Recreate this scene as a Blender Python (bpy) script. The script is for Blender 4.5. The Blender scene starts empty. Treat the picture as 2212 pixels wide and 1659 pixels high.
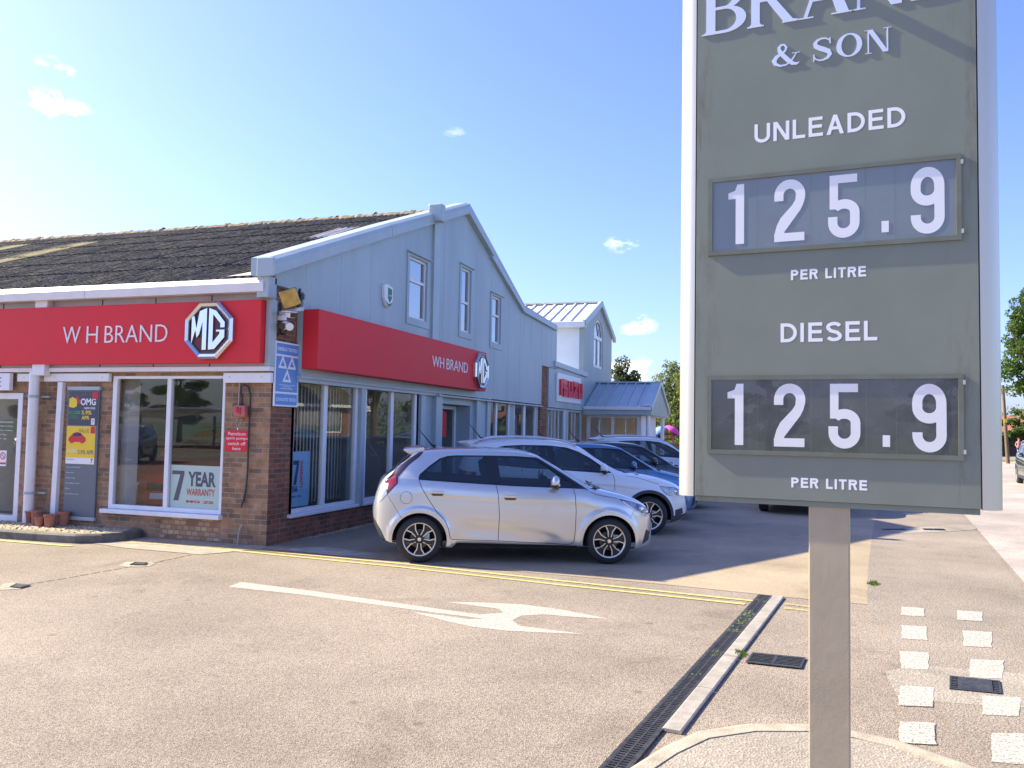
import bpy, bmesh, math, random
from mathutils import Vector, Matrix, Euler
from mathutils.geometry import delaunay_2d_cdt
rnd = random.Random(7)
PI = math.pi
SC = bpy.context.scene
COL = SC.collection

# ------------------------------------------------------------------ camera
Rr = Vector((0.948681673, 0.315711035, 0.0181556238))
Dn = Vector((0.000663376889, 0.0554252977, -0.998462616))
Fw = Vector((-0.316231947, 0.947235229, 0.0523715287))
cam = bpy.data.cameras.new('camera')
cam_o = bpy.data.objects.new('camera', cam); COL.objects.link(cam_o)
cam.sensor_width = 36.0; cam.lens = 36.0 * 1785.7 / 2212.0; cam.clip_start = 0.05; cam.clip_end = 3000
m3 = Matrix((Rr, -Dn, -Fw)).transposed()
cam_o.matrix_world = Matrix.Translation((0, 0, 1.8)) @ m3.to_4x4()
SC.camera = cam_o
# ------------------------------------------------------------------ light
SUN_D = Vector((1.35, -0.02, -1.0)).normalized()          # way the light travels
sun_el = math.asin(-SUN_D.z)
S = -SUN_D
sun = bpy.data.lights.new('sun', 'SUN'); sun.energy = 5.0; sun.angle = math.radians(0.5); sun.color = (1.0, 0.91, 0.65)
sun_o = bpy.data.objects.new('sun', sun); COL.objects.link(sun_o)
sun_o.rotation_euler = SUN_D.to_track_quat('-Z', 'Y').to_euler()
W = bpy.data.worlds.new('World'); SC.world = W; W.use_nodes = True
nt = W.node_tree; nt.nodes.clear()
def N(nt, t, **k):
    n = nt.nodes.new(t)
    for a, b in k.items(): setattr(n, a, b)
    return n
sky = N(nt, 'ShaderNodeTexSky', sky_type='NISHITA'); sky.sun_disc = False
sky.sun_elevation = sun_el; sky.sun_rotation = math.atan2(S.x, S.y)
sky.air_density = 1.0; sky.dust_density = 1.4; sky.ozone_density = 2.2; sky.altitude = 50
bg = N(nt, 'ShaderNodeBackground'); bg.inputs[1].default_value = 0.142
out = N(nt, 'ShaderNodeOutputWorld')
tc = N(nt, 'ShaderNodeTexCoord')
# small fair-weather clouds, fixed in the sky by direction
noi = N(nt, 'ShaderNodeTexNoise'); noi.inputs['Scale'].default_value = 34; noi.inputs['Detail'].default_value = 7; noi.inputs['Roughness'].default_value = .62
mp = N(nt, 'ShaderNodeMapping'); mp.inputs['Scale'].default_value = (1, 1, 1.9)
nt.links.new(tc.outputs['Generated'], mp.inputs[0]); nt.links.new(mp.outputs[0], noi.inputs['Vector'])
acc = None
for (d, r, a) in [((-.698, .624, .352), .018, .6), ((-.703, .633, .318), .028, .65), ((-.364, .868, .338), .026, .18), ((-.185, .958, .22), .019, .6),
               ((-.172, .976, .125), .021, 1.0), ((-.188, .979, .070), .034, 1.0), ((-.06, .98, .05), .05, .9), ((.3, -.9, .25), .12, .9), ((-.6, -.7, .3), .15, .9), ((.8, .4, .2), .12, .8)]:
    v = N(nt, 'ShaderNodeVectorMath', operation='SUBTRACT'); v.inputs[1].default_value = Vector(d).normalized()
    nt.links.new(tc.outputs['Generated'], v.inputs[0])
    s_ = N(nt, 'ShaderNodeVectorMath', operation='MULTIPLY'); s_.inputs[1].default_value = (1, 1, 1.9)
    nt.links.new(v.outputs[0], s_.inputs[0])
    l = N(nt, 'ShaderNodeVectorMath', operation='LENGTH'); nt.links.new(s_.outputs[0], l.inputs[0])
    mr = N(nt, 'ShaderNodeMapRange'); mr.inputs[1].default_value = 0; mr.inputs[2].default_value = r * 1.5; mr.inputs[3].default_value = a; mr.inputs[4].default_value = 0
    nt.links.new(l.outputs['Value'], mr.inputs[0])
    if acc is None: acc = mr.outputs[0]
    else:
        mx = N(nt, 'ShaderNodeMath', operation='MAXIMUM'); nt.links.new(acc, mx.inputs[0]); nt.links.new(mr.outputs[0], mx.inputs[1]); acc = mx.outputs[0]
mu = N(nt, 'ShaderNodeMath', operation='MULTIPLY'); nt.links.new(acc, mu.inputs[0])
mr2 = N(nt, 'ShaderNodeMapRange'); mr2.inputs[1].default_value = .40; mr2.inputs[2].default_value = .66
nt.links.new(noi.outputs[0], mr2.inputs[0]); nt.links.new(mr2.outputs[0], mu.inputs[1])
mr3 = N(nt, 'ShaderNodeMapRange'); mr3.inputs[1].default_value = .08; mr3.inputs[2].default_value = .55; mr3.inputs[4].default_value = .8
nt.links.new(mu.outputs[0], mr3.inputs[0])
mixc = N(nt, 'ShaderNodeMixRGB'); mixc.inputs[2].default_value = (7.0, 7.0, 7.2, 1)
tint = N(nt, 'ShaderNodeMixRGB', blend_type='MULTIPLY'); tint.inputs[0].default_value = 1; tint.inputs[2].default_value = (.58, .62, .93, 1)
nt.links.new(sky.outputs[0], tint.inputs[1]); nt.links.new(mr3.outputs[0], mixc.inputs[0]); nt.links.new(tint.outputs[0], mixc.inputs[1])
nt.links.new(mixc.outputs[0], bg.inputs[0]); nt.links.new(bg.outputs[0], out.inputs[0])
SC.view_settings.view_transform = 'Standard'; SC.view_settings.look = 'None'; SC.view_settings.gamma = 1; SC.view_settings.exposure = 1.36
SC.render.engine = 'CYCLES'
SC.cycles.max_bounces = 7; SC.cycles.diffuse_bounces = 3; SC.cycles.glossy_bounces = 4; SC.cycles.transparent_max_bounces = 12; SC.cycles.caustics_reflective = False; SC.cycles.caustics_refractive = False

# ------------------------------------------------------------------ mesh helpers
class MB:
    def __init__(s): s.v = []; s.f = []; s.mi = []
    def add(s, vs, fs, mi=0):
        b = len(s.v); s.v += [tuple(p) for p in vs]
        for f in fs: s.f.append([b + i for i in f]); s.mi.append(mi)
        return s
    def box(s, x0, x1, y0, y1, z0, z1, mi=0):
        return s.add([(x0,y0,z0),(x1,y0,z0),(x1,y1,z0),(x0,y1,z0),(x0,y0,z1),(x1,y0,z1),(x1,y1,z1),(x0,y1,z1)],
              [(0,3,2,1),(4,5,6,7),(0,1,5,4),(1,2,6,5),(2,3,7,6),(3,0,4,7)], mi)
    def beam(s, a, b, w, h, up=(0,0,1), mi=0):
        a = Vector(a); b = Vector(b); d = (b - a).normalized(); u = Vector(up); r = d.cross(u).normalized() * w / 2; u = r.cross(d).normalized() * h / 2
        vs = [a-r-u, a+r-u, a+r+u, a-r+u, b-r-u, b+r-u, b+r+u, b-r+u]
        return s.add(vs, [(0,3,2,1),(4,5,6,7),(0,1,5,4),(1,2,6,5),(2,3,7,6),(3,0,4,7)], mi)
    def prism(s, pts, fn, c0, c1, mi=0):
        n = len(pts); vs = [fn(a, b, c0) for a, b in pts] + [fn(a, b, c1) for a, b in pts]
        return s.add(vs, [list(range(n))[::-1], [n + i for i in range(n)]] + [(i, (i+1) % n, n + (i+1) % n, n + i) for i in range(n)], mi)
    def shape(s, sh, fn, c0, c1, mi=0, mside=None):
        P, T = sh
        n = len(P); vs = [fn(a, b, c1) for a, b in P]
        fs = [list(t) for t in T]
        s.add(vs, fs, mi)
        if c0 is None or c0 == c1: return s
        ed = {}
        for t in T:
            for i in range(len(t)):
                e = (t[i], t[(i+1) % len(t)]); ed[e] = 1
        bd = [e for e in ed if (e[1], e[0]) not in ed]
        vs2 = [fn(a, b, c0) for a, b in P]
        s.add(vs + vs2, [[e[1], e[0], n + e[0], n + e[1]] for e in bd] + [[n + i for i in t][::-1] for t in T], mi if mside is None else mside)
        return s
    def tube(s, pts, r, n=8, mi=0, caps=True):
        pts = [Vector(p) for p in pts]; rings = []; rr = r if isinstance(r, (list, tuple)) else [r] * len(pts)
        pu = None
        for i, p in enumerate(pts):
            d = (pts[min(i+1, len(pts)-1)] - pts[max(i-1, 0)]).normalized()
            if pu is None: pu = d.orthogonal().normalized()
            pu = (pu - d * pu.dot(d)).normalized(); w = d.cross(pu)
            rings.append([p + (pu * math.cos(2*PI*k/n) + w * math.sin(2*PI*k/n)) * rr[i] for k in range(n)])
        vs = [q for g in rings for q in g]; fs = []
        for i in range(len(pts)-1):
            for k in range(n): fs.append((i*n+k, i*n+(k+1) % n, (i+1)*n+(k+1) % n, (i+1)*n+k))
        if caps: fs.append(list(range(n))[::-1]); fs.append([(len(pts)-1)*n+k for k in range(n)])
        return s.add(vs, fs, mi)
    def lathe(s, prof, fn, n=32, mi=0):
        # prof: list of (r, h); fn(x, y, h) -> point
        vs = []
        for r, h in prof:
            for k in range(n): vs.append(fn(r*math.cos(2*PI*k/n), r*math.sin(2*PI*k/n), h))
        fs = []
        for i in range(len(prof)-1):
            for k in range(n): fs.append((i*n+k, i*n+(k+1) % n, (i+1)*n+(k+1) % n, (i+1)*n+k))
        return s.add(vs, fs, mi)
    def ellipsoid(s, c, r, n=16, m=10, mi=0, zmin=-1, zmax=1):
        vs = []; fs = []
        for j in range(m+1):
            t = math.asin(zmin) + (math.asin(zmax)-math.asin(zmin))*j/m
            for k in range(n): vs.append((c[0]+r[0]*math.cos(t)*math.cos(2*PI*k/n), c[1]+r[1]*math.cos(t)*math.sin(2*PI*k/n), c[2]+r[2]*math.sin(t)))
        for j in range(m):
            for k in range(n): fs.append((j*n+k, j*n+(k+1) % n, (j+1)*n+(k+1) % n, (j+1)*n+k))
        fs.append([k for k in range(n)][::-1]); fs.append([m*n+k for k in range(n)])
        return s.add(vs, fs, mi)

def inpoly(x, y, P):
    c = False; j = len(P) - 1
    for i in range(len(P)):
        xi, yi = P[i]; xj, yj = P[j]
        if (yi > y) != (yj > y) and x < (xj - xi) * (y - yi) / (yj - yi) + xi: c = not c
        j = i
    return c
def shape2(adds, holes=(), pts=()):
    V = []; E = []
    for poly in list(adds) + list(holes):
        b = len(V); n = len(poly); V += [Vector(p) for p in poly]; E += [(b+i, b+(i+1) % n) for i in range(n)]
    V += [Vector(p) for p in pts]
    r = delaunay_2d_cdt(V, E, [], 0, 1e-6)
    P = [(p.x, p.y) for p in r[0]]; T = []
    for f in r[2]:
        cx = sum(P[i][0] for i in f)/len(f); cy = sum(P[i][1] for i in f)/len(f)
        if any(inpoly(cx, cy, q) for q in adds) and not any(inpoly(cx, cy, q) for q in holes): T.append(tuple(f))
    return P, T
def rect(a0, a1, b0, b1): return [(a0, b0), (a1, b0), (a1, b1), (a0, b1)]
def circ(cx, cy, r, n=24, a0=0, a1=2*PI, ry=None):
    full = abs(a1-a0-2*PI) < 1e-6
    return [(cx + r*math.cos(a0+(a1-a0)*i/(n if full else n-1)), cy + (ry or r)*math.sin(a0+(a1-a0)*i/(n if full else n-1))) for i in range(n)]
def stroke(pts, w, closed=False):
    """outline of a polyline of width w (mitred)"""
    n = len(pts); L = []; Rg = []
    P = [Vector(p) for p in pts]
    for i in range(n):
        a = P[(i-1) % n] if (closed or i > 0) else None; b = P[(i+1) % n] if (closed or i < n-1) else None
        d1 = (P[i]-a).normalized() if a is not None else (b-P[i]).normalized()
        d2 = (b-P[i]).normalized() if b is not None else d1
        n1 = Vector((-d1.y, d1.x)); n2 = Vector((-d2.y, d2.x)); m = (n1+n2)
        m = m.normalized() if m.length > 1e-6 else n1
        k = 1/max(.4, m.dot(n1)); ww = w/2 if not isinstance(w, (list, tuple)) else w[i]/2
        L.append(tuple(P[i]+m*ww*k)); Rg.append(tuple(P[i]-m*ww*k))
    if closed: return [L, Rg]
    return [L + Rg[::-1]]
def quads(pts, w):
    """one quad per segment, good for shape2 unions of curved strokes"""
    o = stroke(pts, w)[0]; n = len(pts)
    return [[o[i], o[i+1], o[2*n-2-i], o[2*n-1-i]] for i in range(n-1)]
def arc(cx, cy, rx, ry, a0, a1, n=12): return [(cx+rx*math.cos(math.radians(a0+(a1-a0)*i/n)), cy+ry*math.sin(math.radians(a0+(a1-a0)*i/n))) for i in range(n+1)]
def fit(sh, x0, x1, y0, y1):
    P, T = sh; xs = [p[0] for p in P]; ys = [p[1] for p in P]; a, b, c, d = min(xs), max(xs), min(ys), max(ys)
    sx = (x1-x0)/max(b-a, 1e-6); sy = (y1-y0)/max(d-c, 1e-6)
    return [(x0+(p[0]-a)*sx, y0+(p[1]-c)*sy) for p in P], T
def text(s, x0, x1, y0, y1, bold=0.0):
    cu = bpy.data.curves.new('t', 'FONT'); cu.body = s; cu.size = 1; cu.resolution_u = 3; cu.offset = bold
    o = bpy.data.objects.new('t', cu); COL.objects.link(o)
    dg = bpy.context.evaluated_depsgraph_get(); me = bpy.data.meshes.new_from_object(o.evaluated_get(dg))
    P = [(v.co.x, v.co.y) for v in me.vertices]; T = [tuple(p.vertices) for p in me.polygons]
    bpy.data.objects.remove(o); bpy.data.curves.remove(cu); bpy.data.meshes.remove(me)
    return fit((P, T), x0, x1, y0, y1)

def build(name, mb, mats, parent=None, local=False, smooth=False, bev=0, fixn=True):
    me = bpy.data.meshes.new(name)
    V = mb.v
    root = parent
    while root is not None and root.parent is not None: root = root.parent
    if root is not None and not local:
        inv = (Matrix.Translation(root.location) @ Euler(root.rotation_euler).to_matrix().to_4x4()).inverted()
        V = [tuple(inv @ Vector(p)) for p in V]
    me.from_pydata(V, [], mb.f)
    if not isinstance(mats, (list, tuple)): mats = [mats]
    for m in mats: me.materials.append(m)
    me.polygons.foreach_set('material_index', mb.mi)
    if fixn or smooth:
        b = bmesh.new(); b.from_mesh(me); bmesh.ops.remove_doubles(b, verts=b.verts, dist=1e-5)
        if fixn: bmesh.ops.recalc_face_normals(b, faces=b.faces)
        b.to_mesh(me); b.free()
    if smooth:
        me.polygons.foreach_set('use_smooth', [True]*len(me.polygons)); me.set_sharp_from_angle(angle=math.radians(38))
    me.update()
    o = bpy.data.objects.new(name, me); COL.objects.link(o)
    if parent is not None: o.parent = parent
    if bev:
        md = o.modifiers.new('bevel', 'BEVEL'); md.width = bev; md.segments = 2; md.limit_method = 'ANGLE'
    return o
def thing(name, label, cat, loc=(0,0,0), rz=0, group=None):
    o = bpy.data.objects.new(name, None); COL.objects.link(o); o.empty_display_size = .2
    o.location = loc; o.rotation_euler = (0, 0, rz); tag(o, label, cat, group); return o
def tag(o, label, cat, group=None, kind=None):
    if label: o['label'] = label
    if cat: o['category'] = cat
    if group: o['group'] = group
    if kind: o['kind'] = kind
    return o
def struct(name, mb, m, parent=None, **k):
    o = build(name, mb, m, parent, **k)
    if parent is None: o['kind'] = 'structure'
    return o
def single(name, label, cat, mb, m, loc, rz=0, group=None, kind=None, **k):
    """a one-mesh thing whose origin sits at its base; mb in world coordinates"""
    inv = (Matrix.Translation(loc) @ Matrix.Rotation(rz, 4, 'Z')).inverted()
    mb.v = [tuple(inv @ Vector(p)) for p in mb.v]
    o = build(name, mb, m, None, **k); o.location = loc; o.rotation_euler = (0, 0, rz)
    return tag(o, label, cat, group, kind)
def kids(o): return [c for c in bpy.data.objects if c.parent == o]
def copy_tree(o, parent=None):
    c = o.copy(); COL.objects.link(c)
    if parent is not None: c.parent = parent
    for ch in list(o.children): copy_tree(ch, c)
    return c

# ------------------------------------------------------------------ materials
def mat(name, col, rough=.5, metal=0, var=0, vs=8, bump=0, bs=60, spec=.5, coat=0, col2=None, stretch=None, emis=None, cs=None):
    m = bpy.data.materials.new(name); m.use_nodes = True; nt = m.node_tree; b = nt.nodes['Principled BSDF']
    b.inputs['Base Color'].default_value = (*col, 1); b.inputs['Roughness'].default_value = rough; b.inputs['Metallic'].default_value = metal
    b.inputs['Specular IOR Level'].default_value = spec; b.inputs['Coat Weight'].default_value = coat; b.inputs['Coat Roughness'].default_value = .04
    t = N(nt, 'ShaderNodeTexCoord'); src = t.outputs['Object']
    if stretch:
        mp = N(nt, 'ShaderNodeMapping'); mp.inputs['Scale'].default_value = stretch; nt.links.new(src, mp.inputs[0]); src = mp.outputs[0]
    if var:
        n = N(nt, 'ShaderNodeTexNoise'); n.inputs['Scale'].default_value = vs; n.inputs['Detail'].default_value = 6; n.inputs['Roughness'].default_value = .6
        nt.links.new(src, n.inputs['Vector'])
        r = N(nt, 'ShaderNodeValToRGB'); c2 = col2 or tuple(c*(1-var) for c in col); c1 = tuple(min(1, c*(1+var)) for c in col) if not col2 else col
        r.color_ramp.elements[0].position = .35; r.color_ramp.elements[1].position = .65
        r.color_ramp.elements[0].color = (*c2, 1); r.color_ramp.elements[1].color = (*c1, 1)
        nt.links.new(n.outputs[0], r.inputs[0]); nt.links.new(r.outputs[0], b.inputs['Base Color'])
        rr = N(nt, 'ShaderNodeMapRange'); rr.inputs[3].default_value = max(0, rough-.08); rr.inputs[4].default_value = min(1, rough+.1)
        nt.links.new(n.outputs[0], rr.inputs[0]); nt.links.new(rr.outputs[0], b.inputs['Roughness'])
    if bump:
        n2 = N(nt, 'ShaderNodeTexNoise'); n2.inputs['Scale'].default_value = bs; n2.inputs['Detail'].default_value = 4
        nt.links.new(src, n2.inputs['Vector']); bp = N(nt, 'ShaderNodeBump'); bp.inputs['Strength'].default_value = bump; bp.inputs['Distance'].default_value = .01
        nt.links.new(n2.outputs[0], bp.inputs['Height']); nt.links.new(bp.outputs[0], b.inputs['Normal'])
    if emis: b.inputs['Emission Color'].default_value = (*emis[0], 1); b.inputs['Emission Strength'].default_value = emis[1]
    return m
def glassmat(name, tint, refl, rough=.0, gcol=(1,1,1)):
    m = bpy.data.materials.new(name); m.use_nodes = True; nt = m.node_tree; nt.nodes.clear()
    o = N(nt, 'ShaderNodeOutputMaterial'); tr = N(nt, 'ShaderNodeBsdfTransparent'); tr.inputs[0].default_value = (*tint, 1)
    g = N(nt, 'ShaderNodeBsdfGlossy'); g.inputs['Roughness'].default_value = rough; g.inputs[0].default_value = (*gcol, 1)
    fr = N(nt, 'ShaderNodeFresnel'); ge = N(nt, 'ShaderNodeNewGeometry'); bf = N(nt, 'ShaderNodeMapRange'); bf.inputs[3].default_value = 1.5; bf.inputs[4].default_value = 1/1.5
    nt.links.new(ge.outputs['Backfacing'], bf.inputs[0]); nt.links.new(bf.outputs[0], fr.inputs[0])     # same pane seen from either side
    mr = N(nt, 'ShaderNodeMapRange'); mr.inputs[1].default_value = .04; mr.inputs[2].default_value = 1; mr.inputs[3].default_value = refl; mr.inputs[4].default_value = 1
    nt.links.new(fr.outputs[0], mr.inputs[0]); mx = N(nt, 'ShaderNodeMixShader'); nt.links.new(mr.outputs[0], mx.inputs[0])
    # slight float-glass ripple so that reflections wobble
    t = N(nt, 'ShaderNodeTexCoord'); n = N(nt, 'ShaderNodeTexNoise'); n.inputs['Scale'].default_value = 2.2; n.inputs['Detail'].default_value = 1
    nt.links.new(t.outputs['Object'], n.inputs['Vector']); bp = N(nt, 'ShaderNodeBump'); bp.inputs['Strength'].default_value = .05 if refl > .1 else .0; bp.inputs['Distance'].default_value = .02
    nt.links.new(n.outputs[0], bp.inputs['Height']); nt.links.new(bp.outputs[0], g.inputs['Normal'])
    nt.links.new(tr.outputs[0], mx.inputs[1]); nt.links.new(g.outputs[0], mx.inputs[2]); nt.links.new(mx.outputs[0], o.inputs[0])
    return m
def asphalt(name, base, dark, light, fine=190, coarse=.35, amt=1.0, bump=.6):
    m = bpy.data.materials.new(name); m.use_nodes = True; nt = m.node_tree; b = nt.nodes['Principled BSDF']
    t = N(nt, 'ShaderNodeTexCoord')
    n1 = N(nt, 'ShaderNodeTexNoise'); n1.inputs['Scale'].default_value = coarse; n1.inputs['Detail'].default_value = 8; n1.inputs['Roughness'].default_value = .65
    n2 = N(nt, 'ShaderNodeTexNoise'); n2.inputs['Scale'].default_value = fine*.35; n2.inputs['Detail'].default_value = 3; n2.inputs['Roughness'].default_value = .75
    vo = N(nt, 'ShaderNodeTexVoronoi'); vo.inputs['Scale'].default_value = fine*.55
    for n in (n1, n2, vo): nt.links.new(t.outputs['Object'], n.inputs['Vector'])
    r1 = N(nt, 'ShaderNodeValToRGB'); e = r1.color_ramp.elements; e[0].position = .33; e[1].position = .67; e[0].color = (*[c*.74 for c in base], 1); e[1].color = (*[c*1.16 for c in base], 1)
    nt.links.new(n1.outputs[0], r1.inputs[0])
    r2 = N(nt, 'ShaderNodeValToRGB'); e = r2.color_ramp.elements; e[0].position = .36; e[1].position = .62; e[0].color = (*dark, 1); e[1].color = (*light, 1)
    r2.color_ramp.elements.new(.46).color = (*[(a+c)/2 for a, c in zip(dark, light)], 1)
    nt.links.new(n2.outputs[0], r2.inputs[0])
    mx = N(nt, 'ShaderNodeMixRGB', blend_type='MULTIPLY'); mx.inputs[0].default_value = amt
    nt.links.new(r1.outputs[0], mx.inputs[1]); nt.links.new(r2.outputs[0], mx.inputs[2])
    hs = N(nt, 'ShaderNodeMixRGB', blend_type='OVERLAY'); hs.inputs[0].default_value = .22
    bw = N(nt, 'ShaderNodeRGBToBW'); nt.links.new(vo.outputs['Color'], bw.inputs[0]); nt.links.new(mx.outputs[0], hs.inputs[1]); nt.links.new(bw.outputs[0], hs.inputs[2])
    sat = N(nt, 'ShaderNodeHueSaturation'); sat.inputs['Saturation'].default_value = .9; nt.links.new(hs.outputs[0], sat.inputs['Color'])
    st = N(nt, 'ShaderNodeTexNoise'); st.inputs['Scale'].default_value = .8; st.inputs['Detail'].default_value = 9; st.inputs['Roughness'].default_value = .72; st.inputs['Distortion'].default_value = .6; nt.links.new(t.outputs['Object'], st.inputs['Vector'])
    sr = N(nt, 'ShaderNodeMapRange'); sr.inputs[1].default_value = .54; sr.inputs[2].default_value = .70; sr.inputs[3].default_value = 1; sr.inputs[4].default_value = .70; nt.links.new(st.outputs[0], sr.inputs[0])
    dv = N(nt, 'ShaderNodeTexVoronoi'); dv.inputs['Scale'].default_value = 1.6; nt.links.new(t.outputs['Object'], dv.inputs['Vector'])     # oil drips
    dn = N(nt, 'ShaderNodeMath', operation='MULTIPLY_ADD'); dn.inputs[1].default_value = -.10; nt.links.new(n2.outputs[0], dn.inputs[0]); nt.links.new(dv.outputs['Distance'], dn.inputs[2])
    dr_ = N(nt, 'ShaderNodeMapRange'); dr_.inputs[1].default_value = -.035; dr_.inputs[2].default_value = .03; dr_.inputs[3].default_value = .62; dr_.inputs[4].default_value = 1; nt.links.new(dn.outputs[0], dr_.inputs[0])
    dm = N(nt, 'ShaderNodeMath', operation='MULTIPLY'); nt.links.new(sr.outputs[0], dm.inputs[0]); nt.links.new(dr_.outputs[0], dm.inputs[1]); sr = dm
    sm = N(nt, 'ShaderNodeMixRGB', blend_type='MULTIPLY'); sm.inputs[0].default_value = 1; nt.links.new(sat.outputs[0], sm.inputs[1]); nt.links.new(sr.outputs[0], sm.inputs[2])
    nt.links.new(sm.outputs[0], b.inputs['Base Color']); b.inputs['Roughness'].default_value = .9; b.inputs['Specular IOR Level'].default_value = .25
    bp = N(nt, 'ShaderNodeBump'); bp.inputs['Strength'].default_value = bump; bp.inputs['Distance'].default_value = .008
    ad = N(nt, 'ShaderNodeMath', operation='ADD'); nt.links.new(vo.outputs['Distance'], ad.inputs[0]); nt.links.new(n2.outputs[0], ad.inputs[1])
    nt.links.new(ad.outputs[0], bp.inputs['Height']); nt.links.new(bp.outputs[0], b.inputs['Normal'])
    return m
def brick(name, c1, c2, mortar, vary=(.03, .02, .02), bw=.225, rh=.075, bias=0, dirt=.35):
    m = bpy.data.materials.new(name); m.use_nodes = True; nt = m.node_tree; b = nt.nodes['Principled BSDF']
    t = N(nt, 'ShaderNodeTexCoord'); sp = N(nt, 'ShaderNodeSeparateXYZ'); nt.links.new(t.outputs['Object'], sp.inputs[0])
    ad = N(nt, 'ShaderNodeMath', operation='ADD'); nt.links.new(sp.outputs[0], ad.inputs[0]); nt.links.new(sp.outputs[1], ad.inputs[1])
    cb = N(nt, 'ShaderNodeCombineXYZ'); nt.links.new(ad.outputs[0], cb.inputs[0]); nt.links.new(sp.outputs[2], cb.inputs[1])
    bt = N(nt, 'ShaderNodeTexBrick'); bt.offset = .5; bt.inputs['Scale'].default_value = 1; bt.inputs['Brick Width'].default_value = bw; bt.inputs['Row Height'].default_value = rh
    bt.inputs['Mortar Size'].default_value = .0085; bt.inputs['Mortar Smooth'].default_value = .2; bt.inputs['Bias'].default_value = bias
    bt.inputs['Color1'].default_value = (*c1, 1); bt.inputs['Color2'].default_value = (*c2, 1); bt.inputs['Mortar'].default_value = (*mortar, 1)
    nt.links.new(cb.outputs[0], bt.inputs['Vector'])
    n = N(nt, 'ShaderNodeTexNoise'); n.inputs['Scale'].default_value = 3.5; n.inputs['Detail'].default_value = 8; n.inputs['Roughness'].default_value = .7; nt.links.new(t.outputs['Object'], n.inputs['Vector'])
    mr = N(nt, 'ShaderNodeMapRange'); mr.inputs[1].default_value = .3; mr.inputs[2].default_value = .7; mr.inputs[3].default_value = 1-dirt; mr.inputs[4].default_value = 1+dirt*.8
    nt.links.new(n.outputs[0], mr.inputs[0]); mx = N(nt, 'ShaderNodeMixRGB', blend_type='MULTIPLY'); mx.inputs[0].default_value = 1
    nt.links.new(bt.outputs['Color'], mx.inputs[1]); nt.links.new(mr.outputs[0], mx.inputs[2]); nt.links.new(mx.outputs[0], b.inputs['Base Color'])
    b.inputs['Roughness'].default_value = .85; b.inputs['Specular IOR Level'].default_value = .2
    n3 = N(nt, 'ShaderNodeTexNoise'); n3.inputs['Scale'].default_value = 90; nt.links.new(t.outputs['Object'], n3.inputs['Vector'])
    iv = N(nt, 'ShaderNodeMath', operation='SUBTRACT'); iv.inputs[0].default_value = 1; nt.links.new(bt.outputs['Fac'], iv.inputs[1])
    m2 = N(nt, 'ShaderNodeMath', operation='MULTIPLY_ADD'); m2.inputs[1].default_value = .3; nt.links.new(n3.outputs[0], m2.inputs[0]); nt.links.new(iv.outputs[0], m2.inputs[2])
    bp = N(nt, 'ShaderNodeBump'); bp.inputs['Strength'].default_value = .7; bp.inputs['Distance'].default_value = .008; nt.links.new(m2.outputs[0], bp.inputs['Height']); nt.links.new(bp.outputs[0], b.inputs['Normal'])
    return m
def paint(name, col, metal=.0, rough=.28, flake=0):
    m = mat(name, col, rough, metal, coat=1.0)
    return m
M_ = {}
M_['tarmac'] = asphalt('tarmac', (.325, .262, .208), (.50, .48, .47), (1.14, 1.12, 1.09), fine=190, amt=1.0)
M_['apron'] = asphalt('apron', (.375, .295, .20), (.72, .7, .68), (1.1, 1.07, 1.02), fine=190, amt=.8, bump=.35)
M_['pavement'] = asphalt('pavement', (.315, .262, .214), (.45, .44, .43), (1.15, 1.12, 1.08), fine=150, amt=.9)
M_['road'] = asphalt('road', (.40, .34, .30), (.8, .8, .8), (1.08, 1.06, 1.05), fine=150, amt=.8, bump=.3)
M_['patch'] = asphalt('patch', (.35, .30, .25), (.75, .75, .72), (1.08, 1.06, 1.02), fine=120, amt=.8)
M_['concrete'] = mat('concrete', (.34, .31, .27), .9, var=.22, vs=5, bump=.5, bs=120)
M_['kerb_concrete'] = mat('kerb_concrete', (.31, .275, .24), .88, var=.16, vs=9, bump=.4, bs=140)
M_['edging'] = mat('edging', (.34, .29, .225), .9, var=.2, vs=6, bump=.5, bs=80)
M_['old_kerb'] = mat('old_kerb', (.17, .155, .13), .92, var=.35, vs=5, bump=.6, bs=60)
M_['gravel'] = mat('gravel', (.50, .41, .28), .85, var=.4, vs=30)
def worn(name, col, lo, hi, thr=.5):
    """road paint worn through to the tarmac below"""
    m = mat(name, col, .8, bump=.2, bs=160); nt = m.node_tree; b = nt.nodes['Principled BSDF']; o = nt.nodes['Material Output']
    t = N(nt, 'ShaderNodeTexCoord'); n = N(nt, 'ShaderNodeTexNoise'); n.inputs['Scale'].default_value = 55; n.inputs['Detail'].default_value = 5; n.inputs['Roughness'].default_value = .75
    nt.links.new(t.outputs['Object'], n.inputs['Vector']); r = N(nt, 'ShaderNodeMapRange'); r.inputs[1].default_value = lo; r.inputs[2].default_value = hi
    nt.links.new(n.outputs[0], r.inputs[0]); tr = N(nt, 'ShaderNodeBsdfTransparent'); mx = N(nt, 'ShaderNodeMixShader')
    nt.links.new(r.outputs[0], mx.inputs[0]); nt.links.new(tr.outputs[0], mx.inputs[1]); nt.links.new(b.outputs[0], mx.inputs[2]); nt.links.new(mx.outputs[0], o.inputs[0])
    return m
M_['yellow_paint'] = worn('yellow_paint', (.56, .43, .15), .28, .42)
M_['yellow_worn'] = worn('yellow_worn', (.56, .43, .16), .42, .58)
M_['white_paint'] = worn('white_paint', (.45, .41, .355), .34, .50)
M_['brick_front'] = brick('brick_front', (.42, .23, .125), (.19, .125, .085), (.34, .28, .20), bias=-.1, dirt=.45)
M_['brick_new'] = brick('brick_new', (.60, .40, .22), (.34, .14, .08), (.25, .20, .14), bw=.11, dirt=.2)
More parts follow.
